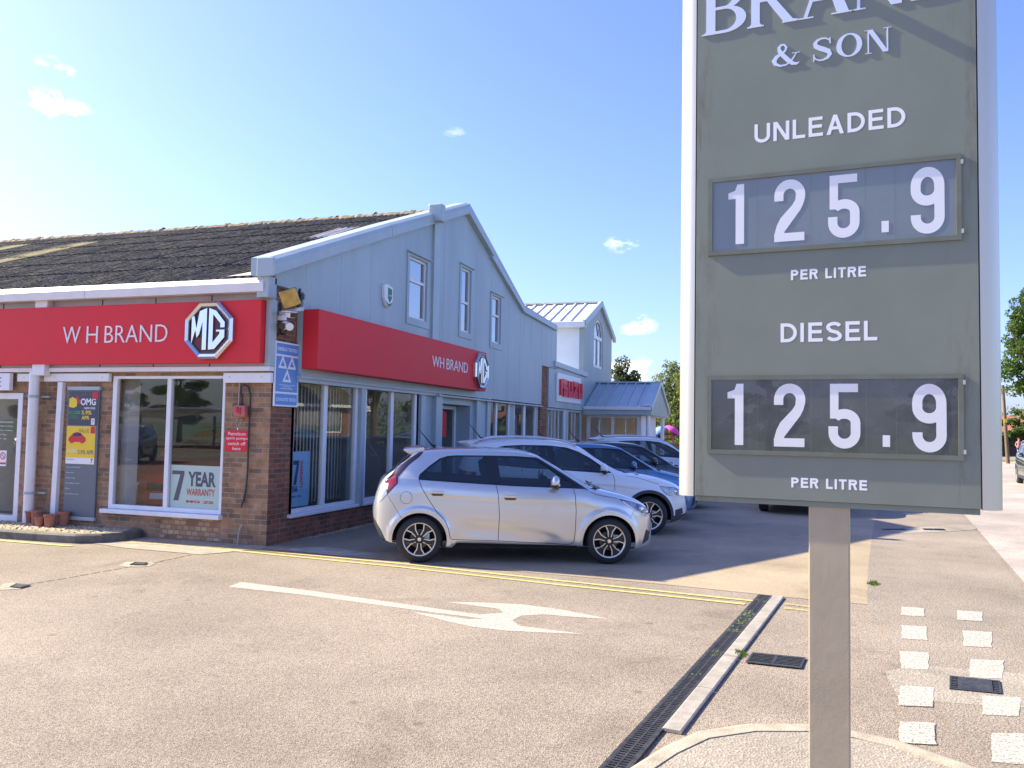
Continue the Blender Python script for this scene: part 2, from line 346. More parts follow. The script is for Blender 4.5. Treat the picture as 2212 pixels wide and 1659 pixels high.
M_['brick_dark'] = brick('brick_dark', (.34, .125, .07), (.17, .08, .05), (.25, .20, .16), bias=0)
M_['clad'] = mat('clad', (.37, .45, .48), .42, .0, var=.11, vs=1.3, stretch=(1, 1, .25), bump=.03, bs=3)
M_['clad_green'] = mat('clad_green', (.33, .38, .38), .45, var=.08, vs=1.5, stretch=(1, 1, .3))
M_['clad_light'] = mat('clad_light', (.60, .60, .64), .45, var=.08, vs=2)
M_['trim'] = mat('trim', (.40, .47, .50), .35, var=.06, vs=2)
M_['trim_white'] = mat('trim_white', (.78, .77, .78), .35, var=.05, vs=3)
M_['upvc'] = mat('upvc', (.80, .80, .82), .3, var=.04, vs=4)
M_['white_wall'] = mat('white_wall', (.78, .77, .79), .7, var=.05, vs=1.5)
M_['white_roof'] = mat('white_roof', (.66, .66, .66), .4, var=.1, vs=2)
M_['red'] = mat('red', (.74, .035, .045), .5, spec=.25, var=.03, vs=2)
M_['red_side'] = mat('red_side', (.62, .03, .03), .35)
M_['dark_red'] = mat('dark_red', (.12, .01, .012), .3)
M_['white'] = mat('white', (.82, .82, .84), .4)
M_['chrome'] = mat('chrome', (.72, .74, .78), .22, 1.0)
M_['silver_sign'] = mat('silver_sign', (.72, .76, .86), .42, .35)
M_['alu'] = mat('alu', (.60, .57, .50), .36, .6)
M_['black'] = mat('black', (.012, .012, .013), .35)
M_['rubber'] = mat('rubber', (.022, .022, .023), .75, bump=.2, bs=80)
M_['plastic'] = mat('plastic', (.03, .031, .034), .55)
M_['glossblack'] = mat('glossblack', (.008, .008, .01), .08, coat=.5)
M_['iron'] = mat('iron', (.045, .043, .045), .6, .3, var=.4, vs=20, bump=.4, bs=90)
M_['gap'] = mat('gap', (.01, .01, .01), .9)
M_['terracotta'] = mat('terracotta', (.38, .15, .095), .8, var=.25, vs=7, bump=.2)
M_['moss'] = mat('moss', (.13, .17, .03), .95, var=.5, vs=40, bump=.6)
M_['blue_sign'] = mat('blue_sign', (.11, .28, .62), .4)
M_['grey_board'] = mat('grey_board', (.13, .155, .18), .45, var=.06, vs=3)
M_['navy_poster'] = mat('navy_poster', (.05, .06, .085), .35)
M_['yellow_poster'] = mat('yellow_poster', (.86, .60, .03), .4)
M_['ink_blue'] = mat('ink_blue', (.015, .03, .14), .5)
M_['ink_red'] = mat('ink_red', (.60, .03, .03), .5)
M_['ink_green'] = mat('ink_green', (.05, .38, .16), .5)
M_['ink_yellow'] = mat('ink_yellow', (.85, .65, .03), .5)
M_['ink_grey'] = mat('ink_grey', (.22, .22, .2), .5)
M_['poster_white'] = mat('poster_white', (.66, .78, .80), .5)
M_['poster_blue'] = mat('poster_blue', (.26, .48, .70), .5)
M_['poster_green'] = mat('poster_green', (.55, .72, .70), .5)
M_['lampglass'] = mat('lampglass', (.42, .29, .08), .18, .35, var=.35, vs=6, coat=.6)
M_['shop_glass'] = glassmat('shop_glass', (.94, .97, .95), .10, gcol=(.66, .70, .66))
M_['upper_glass'] = glassmat('upper_glass', (.35, .4, .42), .45)
M_['car_glass'] = glassmat('car_glass', (.46, .54, .55), .07)
M_['car_screen'] = glassmat('car_screen', (.45, .52, .52), .42)
M_['lens'] = glassmat('lens', (.8, .8, .82), .10)
M_['silver_paint'] = paint('silver_paint', (.60, .61, .62), .62, .25)
M_['white_car'] = paint('white_car', (.76, .77, .80), 0, .3)
M_['blue_car'] = paint('blue_car', (.10, .22, .40), .4, .28)
M_['grey_car'] = paint('grey_car', (.06, .062, .07), .45, .28)
M_['red_car'] = paint('red_car', (.80, .02, .025), 0, .3)
M_['navy_car'] = paint('navy_car', (.012, .022, .06), .2, .28)
M_['seat'] = mat('seat', (.02, .02, .023), .85)
M_['tail_red'] = mat('tail_red', (.34, .006, .012), .12, coat=1)
M_['tail_dark'] = mat('tail_dark', (.035, .004, .006), .12, coat=1)
M_['disc'] = mat('disc', (.10, .095, .09), .5, .8)
M_['spoke'] = mat('spoke', (.66, .66, .66), .28, .85)
M_['bark'] = mat('bark', (.10, .07, .045), .9, var=.4, vs=12, bump=.6, bs=30)
M_['pole_wood'] = mat('pole_wood', (.16, .11, .07), .9, var=.3, vs=10)
M_['carpet'] = mat('carpet', (.16, .15, .14), .9, var=.1, vs=30)
M_['tile'] = mat('tile', (.48, .46, .44), .3, var=.08, vs=2)
M_['inner_wall'] = mat('inner_wall', (.66, .66, .64), .8, var=.05, vs=2)
M_['blind'] = mat('blind', (.46, .46, .40), .8, var=.1, vs=2)
M_['glass_cover'] = glassmat('glass_cover', (1, 1, 1), .04)
for n_ in M_['glass_cover'].node_tree.nodes:
    if n_.type == 'MAP_RANGE': n_.inputs[4].default_value = .10
M_['scratched'] = mat('scratched', (.085, .09, .09), .25, var=.2, vs=6)
def signmat(name, c, stain):
    m = mat(name, c, .5, var=.05, vs=2.5); nt = m.node_tree; b = nt.nodes['Principled BSDF']
    prev = b.inputs['Base Color'].links[0].from_socket
    t = N(nt, 'ShaderNodeTexCoord'); mp = N(nt, 'ShaderNodeMapping'); mp.inputs['Scale'].default_value = (9, 9, 1.4); nt.links.new(t.outputs['Object'], mp.inputs[0])
    n = N(nt, 'ShaderNodeTexNoise'); n.inputs['Scale'].default_value = 1.3; n.inputs['Detail'].default_value = 8; n.inputs['Roughness'].default_value = .75; nt.links.new(mp.outputs[0], n.inputs['Vector'])
    sp = N(nt, 'ShaderNodeSeparateXYZ'); nt.links.new(t.outputs['Object'], sp.inputs[0]); ab = N(nt, 'ShaderNodeMath', operation='ABSOLUTE'); nt.links.new(sp.outputs[0], ab.inputs[0])
    r = N(nt, 'ShaderNodeMapRange'); r.inputs[1].default_value = .48; r.inputs[2].default_value = .60; nt.links.new(ab.outputs[0], r.inputs[0])
    r2 = N(nt, 'ShaderNodeMapRange'); r2.inputs[1].default_value = .50; r2.inputs[2].default_value = .68; r2.inputs[4].default_value = .7; nt.links.new(n.outputs[0], r2.inputs[0])
    mu = N(nt, 'ShaderNodeMath', operation='MULTIPLY'); nt.links.new(r.outputs[0], mu.inputs[0]); nt.links.new(r2.outputs[0], mu.inputs[1])
    mx = N(nt, 'ShaderNodeMixRGB'); mx.inputs[2].default_value = (*stain, 1); nt.links.new(mu.outputs[0], mx.inputs[0]); nt.links.new(prev, mx.inputs[1]); nt.links.new(mx.outputs[0], b.inputs['Base Color'])
    return m
M_['sign_green'] = signmat('sign_green', (.190, .214, .176), (.11, .085, .035))
M_['frame_green'] = mat('frame_green', (.15, .172, .148), .5, var=.25, vs=8, col2=(.135, .135, .095))
M_['post_paint'] = mat('post_paint', (.39, .325, .225), .5, var=.08, vs=3, bump=.08, bs=25)
M_['panel_grey'] = mat('panel_grey', (.19, .215, .215), .22, var=.05, vs=3)
def roofmat():
    m = bpy.data.materials.new('asbestos_roof'); m.use_nodes = True; nt = m.node_tree; b = nt.nodes['Principled BSDF']
    t = N(nt, 'ShaderNodeTexCoord'); n = N(nt, 'ShaderNodeTexNoise'); n.inputs['Scale'].default_value = 5; n.inputs['Detail'].default_value = 10; n.inputs['Roughness'].default_value = .78
    nt.links.new(t.outputs['Object'], n.inputs['Vector']); r = N(nt, 'ShaderNodeValToRGB'); e = r.color_ramp.elements
    e[0].position = .36; e[0].color = (.042, .037, .033, 1); e[1].position = .68; e[1].color = (.24, .21, .16, 1); e.new(.52).color = (.125, .11, .09, 1)
    nt.links.new(n.outputs[0], r.inputs[0]); nt.links.new(r.outputs[0], b.inputs['Base Color']); b.inputs['Roughness'].default_value = .95; b.inputs['Specular IOR Level'].default_value = .1
    n2 = N(nt, 'ShaderNodeTexNoise'); n2.inputs['Scale'].default_value = 30; n2.inputs['Detail'].default_value = 6; nt.links.new(t.outputs['Object'], n2.inputs['Vector'])
    bp = N(nt, 'ShaderNodeBump'); bp.inputs['Strength'].default_value = .9; bp.inputs['Distance'].default_value = .03; nt.links.new(n2.outputs[0], bp.inputs['Height']); nt.links.new(bp.outputs[0], b.inputs['Normal'])
    return m
M_['roof'] = roofmat()
M_['ridge'] = mat('ridge', (.20, .15, .10), .95, var=.6, vs=9, bump=.9, bs=25)
M_['grp'] = mat('grp', (.48, .38, .16), .7, var=.15, vs=5)
M_['flash'] = mat('flash', (.52, .46, .44), .6, var=.2, vs=4)
def leafmat(name, c, c2, tr=.35):
    m = bpy.data.materials.new(name); m.use_nodes = True; nt = m.node_tree; b = nt.nodes['Principled BSDF']; o = nt.nodes['Material Output']
    g = N(nt, 'ShaderNodeNewGeometry'); r = N(nt, 'ShaderNodeValToRGB'); r.color_ramp.elements[0].color = (*c, 1); r.color_ramp.elements[1].color = (*c2, 1)
    nt.links.new(g.outputs['Random Per Island'], r.inputs[0]); nt.links.new(r.outputs[0], b.inputs['Base Color']); b.inputs['Roughness'].default_value = .6; b.inputs['Specular IOR Level'].default_value = .25
    t = N(nt, 'ShaderNodeBsdfTranslucent'); nt.links.new(r.outputs[0], t.inputs[0]); mx = N(nt, 'ShaderNodeMixShader'); mx.inputs[0].default_value = tr
    nt.links.new(b.outputs[0], mx.inputs[1]); nt.links.new(t.outputs[0], mx.inputs[2]); nt.links.new(mx.outputs[0], o.inputs[0])
    return m
M_['leaf'] = leafmat('leaf', (.05, .10, .018), (.13, .20, .04))
M_['leaf_willow'] = leafmat('leaf_willow', (.10, .15, .035), (.26, .30, .09))
M_['leaf_dark'] = leafmat('leaf_dark', (.03, .055, .02), (.13, .15, .05))
M_['grass'] = leafmat('grass', (.10, .18, .03), (.22, .30, .06))
M_['grassland'] = mat('grassland', (.10, .15, .04), .95, var=.35, vs=.6, bump=.6, bs=20)
# ================================================================== ground
def flat(poly, z, m, name, parent=None, grid=None):
    mb = MB(); mb.shape(shape2([poly]), lambda a, b, c: (a, b, c), None, z); o = struct(name, mb, m, parent); return o
flat([(-900, -900), (900, -900), (900, 1500), (-900, 1500)], -.012, M_['grassland'], 'ground')
fore = flat([(-110, -60), (12, -60), (12, 30), (14, 40), (18, 52), (-110, 52)], -.004, M_['tarmac'], 'forecourt')
flat([(-7.3, 10.22), (-2.56, 9.93), (-1.2, 9.83), (.21, 9.62), (.80, 9.60), (1.02, 12.1), (1.51, 16.9), (3.0, 30), (4.4, 45), (-9, 45), (-9, 26), (-7.3, 26)], .0, M_['apron'], 'parking_apron')
flat([(.80, 9.2), (.80, 9.60), (1.02, 12.1), (1.51, 16.9), (3.0, 30), (4.6, 45), (8.5, 53), (13, 66), (20, 79), (24, 90), (15, 92), (14, 80), (6, 62), (9.2, 52.6), (5.2, 34), (3.8, 21.5), (2.68, 11.4), (2.3, 8), (1.9, 3.5), (1.5, -10), (.9, -10), (1.0, 5)], .0, M_['pavement'], 'pavement')
flat([(1.4, -30), (1.55, -10), (1.95, 3.5), (2.35, 8), (2.73, 11.4), (3.85, 21.5), (5.25, 34), (9.2, 52), (14, 65.5), (22, 80), (60, 130), (80, 130), (30, 78), (19, 52), (12.5, 34), (10.5, 20), (9, 4), (8.5, -30)], .004, M_['road'], 'road')
flat([(1.58, 17.0), (2.2, 17.6), (3.04, 18.6), (3.6, 18.9), (3.44, 18.0), (2.7, 17.2), (2.04, 16.7)], .005, M_['patch'], 'pavement_patch')
flat([(.72, 6.3), (.70, 6.95), (.95, 7.25), (1.7, 7.3), (2.3, 7.6), (2.2, 6.6), (1.3, 6.35)], .0015, M_['patch'], 'pavement_patch')
flat([(-7.86, 6.62), (-8.1, 6.9), (-8.05, 7.0), (-7.95, 6.92), (-7.72, 6.92), (-7.7, 6.74)], .0, M_['edging'], 'forecourt_patch')
flat([(-7.84, 8.24), (-8.0, 8.55), (-7.84, 8.66), (-7.60, 8.64), (-7.5, 8.42), (-7.62, 8.30)], .0, M_['edging'], 'forecourt_patch')
flat([(-9.65, 9.62), (-9.5, 9.95), (-9.6, 10.45), (-7.2, 10.45), (-7.15, 10.2), (-7.54, 9.42), (-8.85, 9.46)], .002, M_['edging'], 'forecourt_patch')
# thin seam sealed across the tarmac
mb = MB()
pts = [(-8.1, 6.35), (-7.9, 6.6), (-7.78, 7.3), (-7.70, 8.2), (-7.62, 8.6), (-7.66, 9.38)]
for i in range(len(pts)-1):
    for k in range(6):
        a = Vector(pts[i]).lerp(Vector(pts[i+1]), k/6); b = Vector(pts[i]).lerp(Vector(pts[i+1]), (k+.8)/6); j = rnd.uniform(-.01, .01)
        mb.add([(a.x-.008+j, a.y, .001), (a.x+.008+j, a.y, .001), (b.x+.009+j, b.y, .001), (b.x-.006+j, b.y, .001)], [(0, 1, 2, 3)])
struct('tarmac_seam', mb, M_['gap'], fore, fixn=False)
def ribbon(pts, w, z, m, name):
    mb = MB(); P = []
    for i in range(len(pts)-1):
        n = max(1, int((Vector(pts[i+1])-Vector(pts[i])).length/.25))
        for k in range(n): P.append(tuple(Vector(pts[i]).lerp(Vector(pts[i+1]), k/n)))
    P.append(pts[-1]); P = [(x, y + rnd.uniform(-.006, .006)) for x, y in P]
    o = stroke(P, [w*rnd.uniform(.88, 1.08) for _ in P])[0]
    n = len(P)
    mb.shape(([p for p in o], [(i, i+1, 2*n-2-i, 2*n-1-i) for i in range(n-1)]), lambda a, b, c: (a, b, c), None, z); return struct(name, mb, m, fore)
ribbon([(-7.6, 10.02), (-7.1, 10.06), (-6.4, 10.0), (-4.6, 9.86), (-2.56, 9.56), (-.35, 9.28)], .075, .003, M_['yellow_paint'], 'yellow_line')
ribbon([(-7.75, 9.90), (-7.1, 9.88), (-6.6, 9.82), (-4.6, 9.63), (-2.5, 9.32), (-.42, 9.07)], .075, .003, M_['yellow_paint'], 'yellow_line')
ribbon([(-.02, 9.26), (.45, 9.16)], .085, .004, M_['yellow_worn'], 'yellow_line')
ribbon([(-.03, 9.04), (.30, 8.98)], .085, .004, M_['yellow_worn'], 'yellow_line')
ribbon([(-13, 9.22), (-11, 9.27), (-9.65, 9.28)], .10, .004, M_['yellow_paint'], 'yellow_line')
ribbon([(-9.5, 10.05), (-8.3, 10.1), (-7.6, 9.98)], .10, .006, M_['yellow_worn'], 'yellow_line')
ribbon([(-9.4, 9.85), (-8.5, 9.93)], .07, .006, M_['yellow_worn'], 'yellow_line')
ribbon([(-1.9, 23.3), (-.2, 23.0), (1.2, 22.9)], .1, .005, M_['white_paint'], 'pale_strip')  # thin pale strip across the far ground
arrow = [(-5.82, 7.73), (-5.86, 8.01), (-4.97, 7.91), (-3.55, 7.67), (-2.80, 7.55), (-2.62, 7.72), (-2.72, 7.86), (-3.33, 7.95), (-3.06, 8.05), (-2.59, 8.15), (-2.12, 8.07), (-1.60, 7.86), (-1.94, 7.81), (-2.24, 7.80), (-2.42, 7.66), (-2.44, 7.45),
         (-2.32, 7.27), (-2.05, 7.24), (-1.68, 7.20), (-2.03, 7.12), (-2.36, 7.05), (-2.70, 7.07), (-3.01, 7.18), (-3.46, 7.40), (-3.19, 7.38), (-2.84, 7.33), (-2.70, 7.40), (-3.34, 7.47), (-4.84, 7.68)]
flat(arrow, -.0015, M_['white_paint'], 'painted_arrow', fore)
pave = bpy.data.objects['pavement']
for q in (((1.13,9.6),(1.35,9.61),(1.29,9.17),(1.08,9.16)), ((1.02,8.68),(1.24,8.7),(1.16,8.14),(.96,8.12)), ((.89,7.65),(1.11,7.69),(1.03,7.13),(.83,7.09)), ((.76,6.6),(.99,6.65),(.92,6.19),(.70,6.14)), ((.67,5.79),(.88,5.85),(.82,5.45),(.62,5.40)),
          ((1.66,9.64),(1.89,9.65),(1.79,9.17),(1.57,9.15)), ((1.54,8.67),(1.78,8.71),(1.65,8.08),(1.43,8.04)), ((1.40,7.6),(1.65,7.66),(1.52,7.09),(1.29,7.03)), ((1.28,6.57),(1.53,6.64),(1.42,6.19),(1.19,6.13)), ((1.18,5.79),(1.42,5.86),(1.30,5.32),(1.07,5.28))):
    P = []
    for i in range(4):
        a = Vector(q[i]); b = Vector(q[(i+1) % 4])
        for k in range(5): v = a.lerp(b, k/5); P.append((v.x+rnd.uniform(-.008, .008), v.y+rnd.uniform(-.008, .008)))
    flat(P, .0035, M_['white_paint'], 'painted_square', pave)

# drainage channel, kerb strip and covers set into the forecourt
A = Vector((-.225, 9.61, 0)); B = Vector((-.93, 3.9, 0)); d = (B-A).normalized(); rr = Vector((-d.y, d.x, 0)); L = (B-A).length
def onl(s, t, z): v = A + d*s + rr*t; return (v.x, v.y, z)
t = thing('drain_channel', 'long black slotted drainage channel running beside the pale kerb strip', 'drain', tuple(A))
mb = MB()
for side in (-1, 1): mb.add([onl(0, side*.066-.011, .0), onl(0, side*.066+.011, .0), onl(L, side*.066+.011, .0), onl(L, side*.066-.011, .0), onl(0, side*.066-.011, .014), onl(0, side*.066+.011, .014), onl(L, side*.066+.011, .014), onl(L, side*.066-.011, .014)], [(0,3,2,1),(4,5,6,7),(0,1,5,4),(1,2,6,5),(2,3,7,6),(3,0,4,7)])
build('channel_edge', mb, M_['iron'], t)
mb = MB(); s = 0; k = 0
while s < L - .03:
    for tt in (-.028, .028):
        w = .023; a0 = s; a1 = s+.017
        mb.add([onl(a0, tt-w, .004), onl(a0, tt+w, .004), onl(a1, tt+w, .004), onl(a1, tt-w, .004), onl(a0, tt-w, .012), onl(a0, tt+w, .012), onl(a1, tt+w, .012), onl(a1, tt-w, .012)], [(4,5,6,7),(0,1,5,4),(1,2,6,5),(2,3,7,6),(3,0,4,7)])
    s += .034; k += 1
for tt in (-.053, 0, .053): mb.add([onl(0, tt-.006, .013), onl(0, tt+.006, .013), onl(L, tt+.006, .013), onl(L, tt-.006, .013)], [(0, 1, 2, 3)])
build('slotted_grate', mb, M_['iron'], t, fixn=False)
mb = MB(); mb.add([onl(0, -.076, .0015), onl(0, .076, .0015), onl(L, .076, .0015), onl(L, -.076, .0015)], [(0, 1, 2, 3)]); build('channel_bed', mb, M_['gap'], t, fixn=False)
mb = MB()
for s0, s1 in ((.9, 1.9), (2.6, 2.8), (.25, .4), (3.3, 3.36)):
    for i in range(int((s1-s0)*90)):
        s = rnd.uniform(s0, s1); q = rnd.uniform(-.07, .05); a = Vector(onl(s, q, .012)); e = rnd.uniform(.005, .012); h = rnd.uniform(.002, .008)
        mb.add([a+Vector((-e, -e*.4, 0)), a+Vector((e, -e*.5, 0)), a+Vector((rnd.uniform(-.01, .01), e, h))], [(0, 1, 2)])
o = single('moss', 'green moss growing in the slots of the drainage channel', 'moss', mb, M_['moss'], tuple(A), kind='stuff', fixn=False)
t = thing('kerb_strip', 'pale concrete kerb strip laid along the right of the black drain channel', 'kerb', (-.1, 9.6, 0))
ka = Vector((-.09, 9.6, 0)); kb = Vector((-.655, 5.08, 0)); kd = (kb-ka).normalized(); kr = Vector((-kd.y, kd.x, 0)); KL = (kb-ka).length; n = 5
for i in range(n):
    mb = MB(); s0 = KL*i/n+.004; s1 = KL*(i+1)/n-.004; w = .06
    vs = []
    for s, z, ww in ((s0, 0, w), (s1, 0, w), (s0, .014, w), (s1, .014, w), (s0, .020, w-.01), (s1, .020, w-.01)):
        for sg in (-1, 1): v = ka+kd*s+kr*sg*ww; vs.append((v.x, v.y, z))
    mb.add(vs, [(0,2,6,4),(1,5,7,3),(4,6,10,8),(5,9,11,7),(8,10,11,9),(0,4,8,9,5,1),(2,3,7,11,10,6)])
    build('kerb_stone', mb, M_['kerb_concrete'], t)
# traffic island under the price sign
t = thing('kerbed_island', 'low rounded concrete island under the price sign post', 'island', (.15, 4.2, 0))
ring = [(-1.05, 3.2), (-.95, 3.9), (-.80, 4.4), (-.66, 4.80), (-.50, 5.12), (-.22, 5.36), (.12, 5.49), (.40, 5.47), (.62, 5.39), (.92, 5.16), (1.10, 4.95), (1.3, 4.55), (1.42, 4.0), (1.45, 3.2)]
def inset(P, k, c=(.2, 3.9)): return [(c[0]+(x-c[0])*(1-k), c[1]+(y-c[1])*(1-k)) for x, y in P]
mb = MB(); r1 = ring; r2 = inset(ring, .03); r3 = inset(ring, .10); n = len(ring)
vs = [(x, y, .0) for x, y in r1] + [(x, y, .018) for x, y in r1] + [(x, y, .03) for x, y in r2] + [(x, y, .03) for x, y in r3] + [(x, y, .02) for x, y in r3]; fs = []
for l in range(4):
    for i in range(n-1): fs.append((l*n+i, l*n+i+1, (l+1)*n+i+1, (l+1)*n+i))
mb.add(vs, fs); build('island_kerb', mb, M_['edging'], t, smooth=False)
mb = MB(); mb.shape(shape2([inset(ring, .10)]), lambda a, b, c: (a, b, c), None, .024); build('island_top', mb, M_['patch'], t)
def grate(name, label, q, m, bars, lid=False, group=None):
    c = sum((Vector((*p, 0)) for p in q), Vector())/4; t = thing(name, label, 'grate' if not lid else 'cover', tuple(c), 0, group)
    def uv(u, v, z): a = Vector(q[0]).lerp(Vector(q[1]), u); b = Vector(q[3]).lerp(Vector(q[2]), u); p = a.lerp(b, v); return (p.x, p.y, z*.5+.002)
    mb = MB(); mb.add([uv(0, 0, .006), uv(1, 0, .006), uv(1, 1, .006), uv(0, 1, .006)], [(0, 1, 2, 3)]); build('recess', mb, M_['gap'], t, fixn=False)
    mb = MB()
    for (a, b, c_, d_) in ((0, 1, 0, .09), (0, 1, .91, 1), (0, .04, .09, .91), (.96, 1, .09, .91)): mb.prism([(a, c_), (b, c_), (b, d_), (a, d_)], lambda u, v, z: uv(u, v, z), .006, .016)
    build('frame', mb, m, t)
    mb = MB()
    if lid:
        mb.prism([(.16, .1), (.84, .1), (.84, .9), (.16, .9)], uv, .006, .018)
        for i in range(6):
            v = .13+.13*i
            for u in (.05, .86): mb.prism([(u, v), (u+.09, v), (u+.09, v+.07), (u, v+.07)], uv, .006, .014)
    else:
        for i in range(bars): v = .12+.76*i/(bars-1); mb.prism([(.04, v-.022), (.96, v-.022), (.96, v+.022), (.04, v+.022)], uv, .007, .015)
        mb.prism([(.44, .1), (.5, .1), (.5, .9), (.44, .9)], uv, .007, .0155)
    build('lid' if lid else 'bars', mb, m, t)
    return t
grate('gully_grate', 'black barred gully grate right of the kerb strip, below the price sign', [(-.27, 7.11), (.14, 7.11), (.10, 6.78), (-.31, 6.79)], M_['iron'], 7)
grate('cover_plate', 'dark utility cover set between the white painted squares', [(1.15, 7.0), (1.48, 7.0), (1.42, 6.66), (1.09, 6.65)], M_['iron'], 5, lid=True)
grate('cover_plate', 'small dark cover in a tan patch at the left edge of the forecourt', [(-7.95, 6.93), (-7.74, 6.93), (-7.71, 6.78), (-7.87, 6.78)], M_['iron'], 5, lid=True)
grate('cover_plate', 'small dark cover in a tan patch between the gravel bed and the arrow tail', [(-7.86, 8.56), (-7.69, 8.59), (-7.58, 8.44), (-7.78, 8.38)], M_['iron'], 5, lid=True)
grate('street_grate', 'dark street grate in a pale strip, left one near the shadow tip', [(1.66, 17.2), (2.10, 17.45), (2.16, 17.25), (1.72, 17.0)], M_['iron'], 6)
grate('street_grate', 'dark street grate in a pale strip, right one nearer the road', [(2.45, 17.65), (2.85, 17.8), (2.84, 17.5), (2.45, 17.4)], M_['iron'], 6)
mb = MB(); mb.shape(shape2([[(-6.75, 10.30), (-5.75, 10.12), (-5.35, 10.42), (-6.4, 10.68)]]), lambda a, b, c: (a, b, c), 0, .012)
single('concrete_slab', 'flat pale concrete slab in the shade by the brick corner', 'slab', mb, M_['concrete'], (-6.2, 10.4, 0))
mb = MB()
for i in range(420):
    y = rnd.uniform(11.3, 16); x = -7.2 + abs(rnd.gauss(0, .06)); e = rnd.uniform(.008, .02); mb.ellipsoid((x, y, e*.4), (e, e*1.2, e*.7), 5, 3)
single('loose_gravel', 'scattered gravel along the foot of the shaded showroom wall', 'gravel', mb, M_['gravel'], (-7.2, 13, 0), kind='stuff', smooth=True)
for (x, y, s, lab) in ((.98, 10.9, .07, 'small weed tuft in the apron joint behind the sign post'), (-.36, 7.02, .05, 'small weed growing beside the barred gully grate')):
    mb = MB()
    for i in range(70):
        a = rnd.uniform(0, 2*PI); q = rnd.uniform(0, s); px, py = x+math.cos(a)*q, y+math.sin(a)*q*2; h = rnd.uniform(.01, .05); e = .01
        mb.add([(px-e, py, 0), (px+e, py, 0), (px+rnd.uniform(-.02, .02), py+rnd.uniform(-.02, .02), h)], [(0, 1, 2)])
    single('weed_tuft', lab, 'weed', mb, M_['grass'], (x, y, 0), fixn=False)

# ================================================================== showroom
BX = -7.229; FY = 10.438; CX = -7.12; KX = CX/BX
def Cn(y, z, x=CX): k = x/BX; return (x, y*k, 1.8+(z-1.8)*k)
def fX(x0):
    return lambda a, b, c: (x0 + c, a, b)           # profile in (y, z), extruded along x
def fY(y0):
    return lambda a, b, c: (a, y0 - c, b)           # profile in (x, z), extruded towards the viewer
sh = thing('showroom_building', 'brick and grey clad car showroom with corrugated roof and tall windows', 'building', (BX, FY, 0))
def part(name, mb, m, **k): return build(name, mb, m, sh, **k)
# brick walls
mb = MB(); mb.shape(shape2([rect(-30, BX, 0, 3.8)], [rect(-13.6, -12.02, -.1, 2.23), rect(-10.17, -8.03, .36, 2.5)]), fY(FY), -.22, 0); part('front_brick_wall', mb, M_['brick_front'])
mb = MB(); mb.shape(shape2([rect(-9.13, -8.03, .02, .345)]), fY(FY), 0, .003); part('brick_repair', mb, M_['brick_new'])
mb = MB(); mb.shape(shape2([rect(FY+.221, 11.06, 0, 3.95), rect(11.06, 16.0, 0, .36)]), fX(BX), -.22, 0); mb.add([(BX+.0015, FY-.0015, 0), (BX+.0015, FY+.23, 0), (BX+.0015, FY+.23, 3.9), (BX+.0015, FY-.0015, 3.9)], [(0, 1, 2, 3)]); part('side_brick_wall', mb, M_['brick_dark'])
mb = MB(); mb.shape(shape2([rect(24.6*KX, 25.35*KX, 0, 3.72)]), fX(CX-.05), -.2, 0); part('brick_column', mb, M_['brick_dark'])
# ground floor columns beside the side windows
for y0, y1, z0 in ((13.05, 13.22, .36), (15.5, 16.7, 0), (18.6, 19.86, 0), (21.5, 21.88, 0), (23.95, 24.30, 0)): part('wall_column', MB().box(BX-.2, BX+.0, y0, y1, z0, 2.52), M_['clad'])
part('plinth_panel', MB().box(BX-.2, BX-.003, 19.87, 23.94, 0, .42), M_['clad'])
for a in ((.07, 13.06, 13.21, .37), (.05, 15.62, 15.85, .37), (.10, 16.28, 16.62, .0), (.09, 18.75, 19.0, 0), (.05, 19.6, 19.84, 0)): part('column_trim', MB().box(BX-.1, BX+a[0], a[1], a[2], a[3], 2.5), M_['trim'], bev=.008)
# upper cladding of the side (gable) wall
poly = [(11.217, 2.52), (24.56, 2.52), (24.56, 3.74), (26.25, 3.74), (26.25, 5.2), (22.7, 5.34), (19.95, 6.45), (18.2, 7.14), (10.45, 4.22), (10.45, 3.86), (11.217, 3.86)]
holes = [rect(14.98, 15.84, 3.98, 5.23), rect(17.76, 18.38, 4.02, 5.53), rect(19.88, 20.58, 3.98, 5.2)]
k1 = lambda P: [Cn(a, b)[1:] for a, b in P]
mb = MB(); mb.shape(shape2([k1(poly)], [k1(h) for h in holes]), fX(CX), -.10, 0); part('gable_cladding', mb, M_['clad'])
mb = MB()
def topz(y):
    P = [(10.45, 4.22), (18.2, 7.14), (19.95, 6.45), (22.7, 5.34), (26.25, 5.2)]
    for a, b in zip(P, P[1:]):
        if a[0] <= y <= b[0]: return a[1]+(b[1]-a[1])*(y-a[0])/(b[0]-a[0])
for y, z0 in ((11.28, 3.7), (12.34, 3.68), (13.4, 3.68), (16.75, 3.68), (18.75, 3.68), (19.86, 2.52), (20.14, 2.52), (21.24, 2.52), (22.32, 2.52), (23.42, 2.52), (24.53, 2.52), (25.63, 3.8)):
    za = Cn(y, z0)[2]; zb = Cn(y, topz(y)-.2)[2]; yy = y*KX
    if y < 19: segs = [(za, zb)]
    else: segs = [(za, zb)]
    if 19.8 < y < 20.5: segs = [(za, Cn(y, 3.85)[2])] if y > 20 else segs
    for a, b in segs: mb.box(CX, CX+.003, yy-(.003 if y < 19 else .007), yy+(.003 if y < 19 else .007), a, b)
part('cladding_joint', mb, M_['trim'])
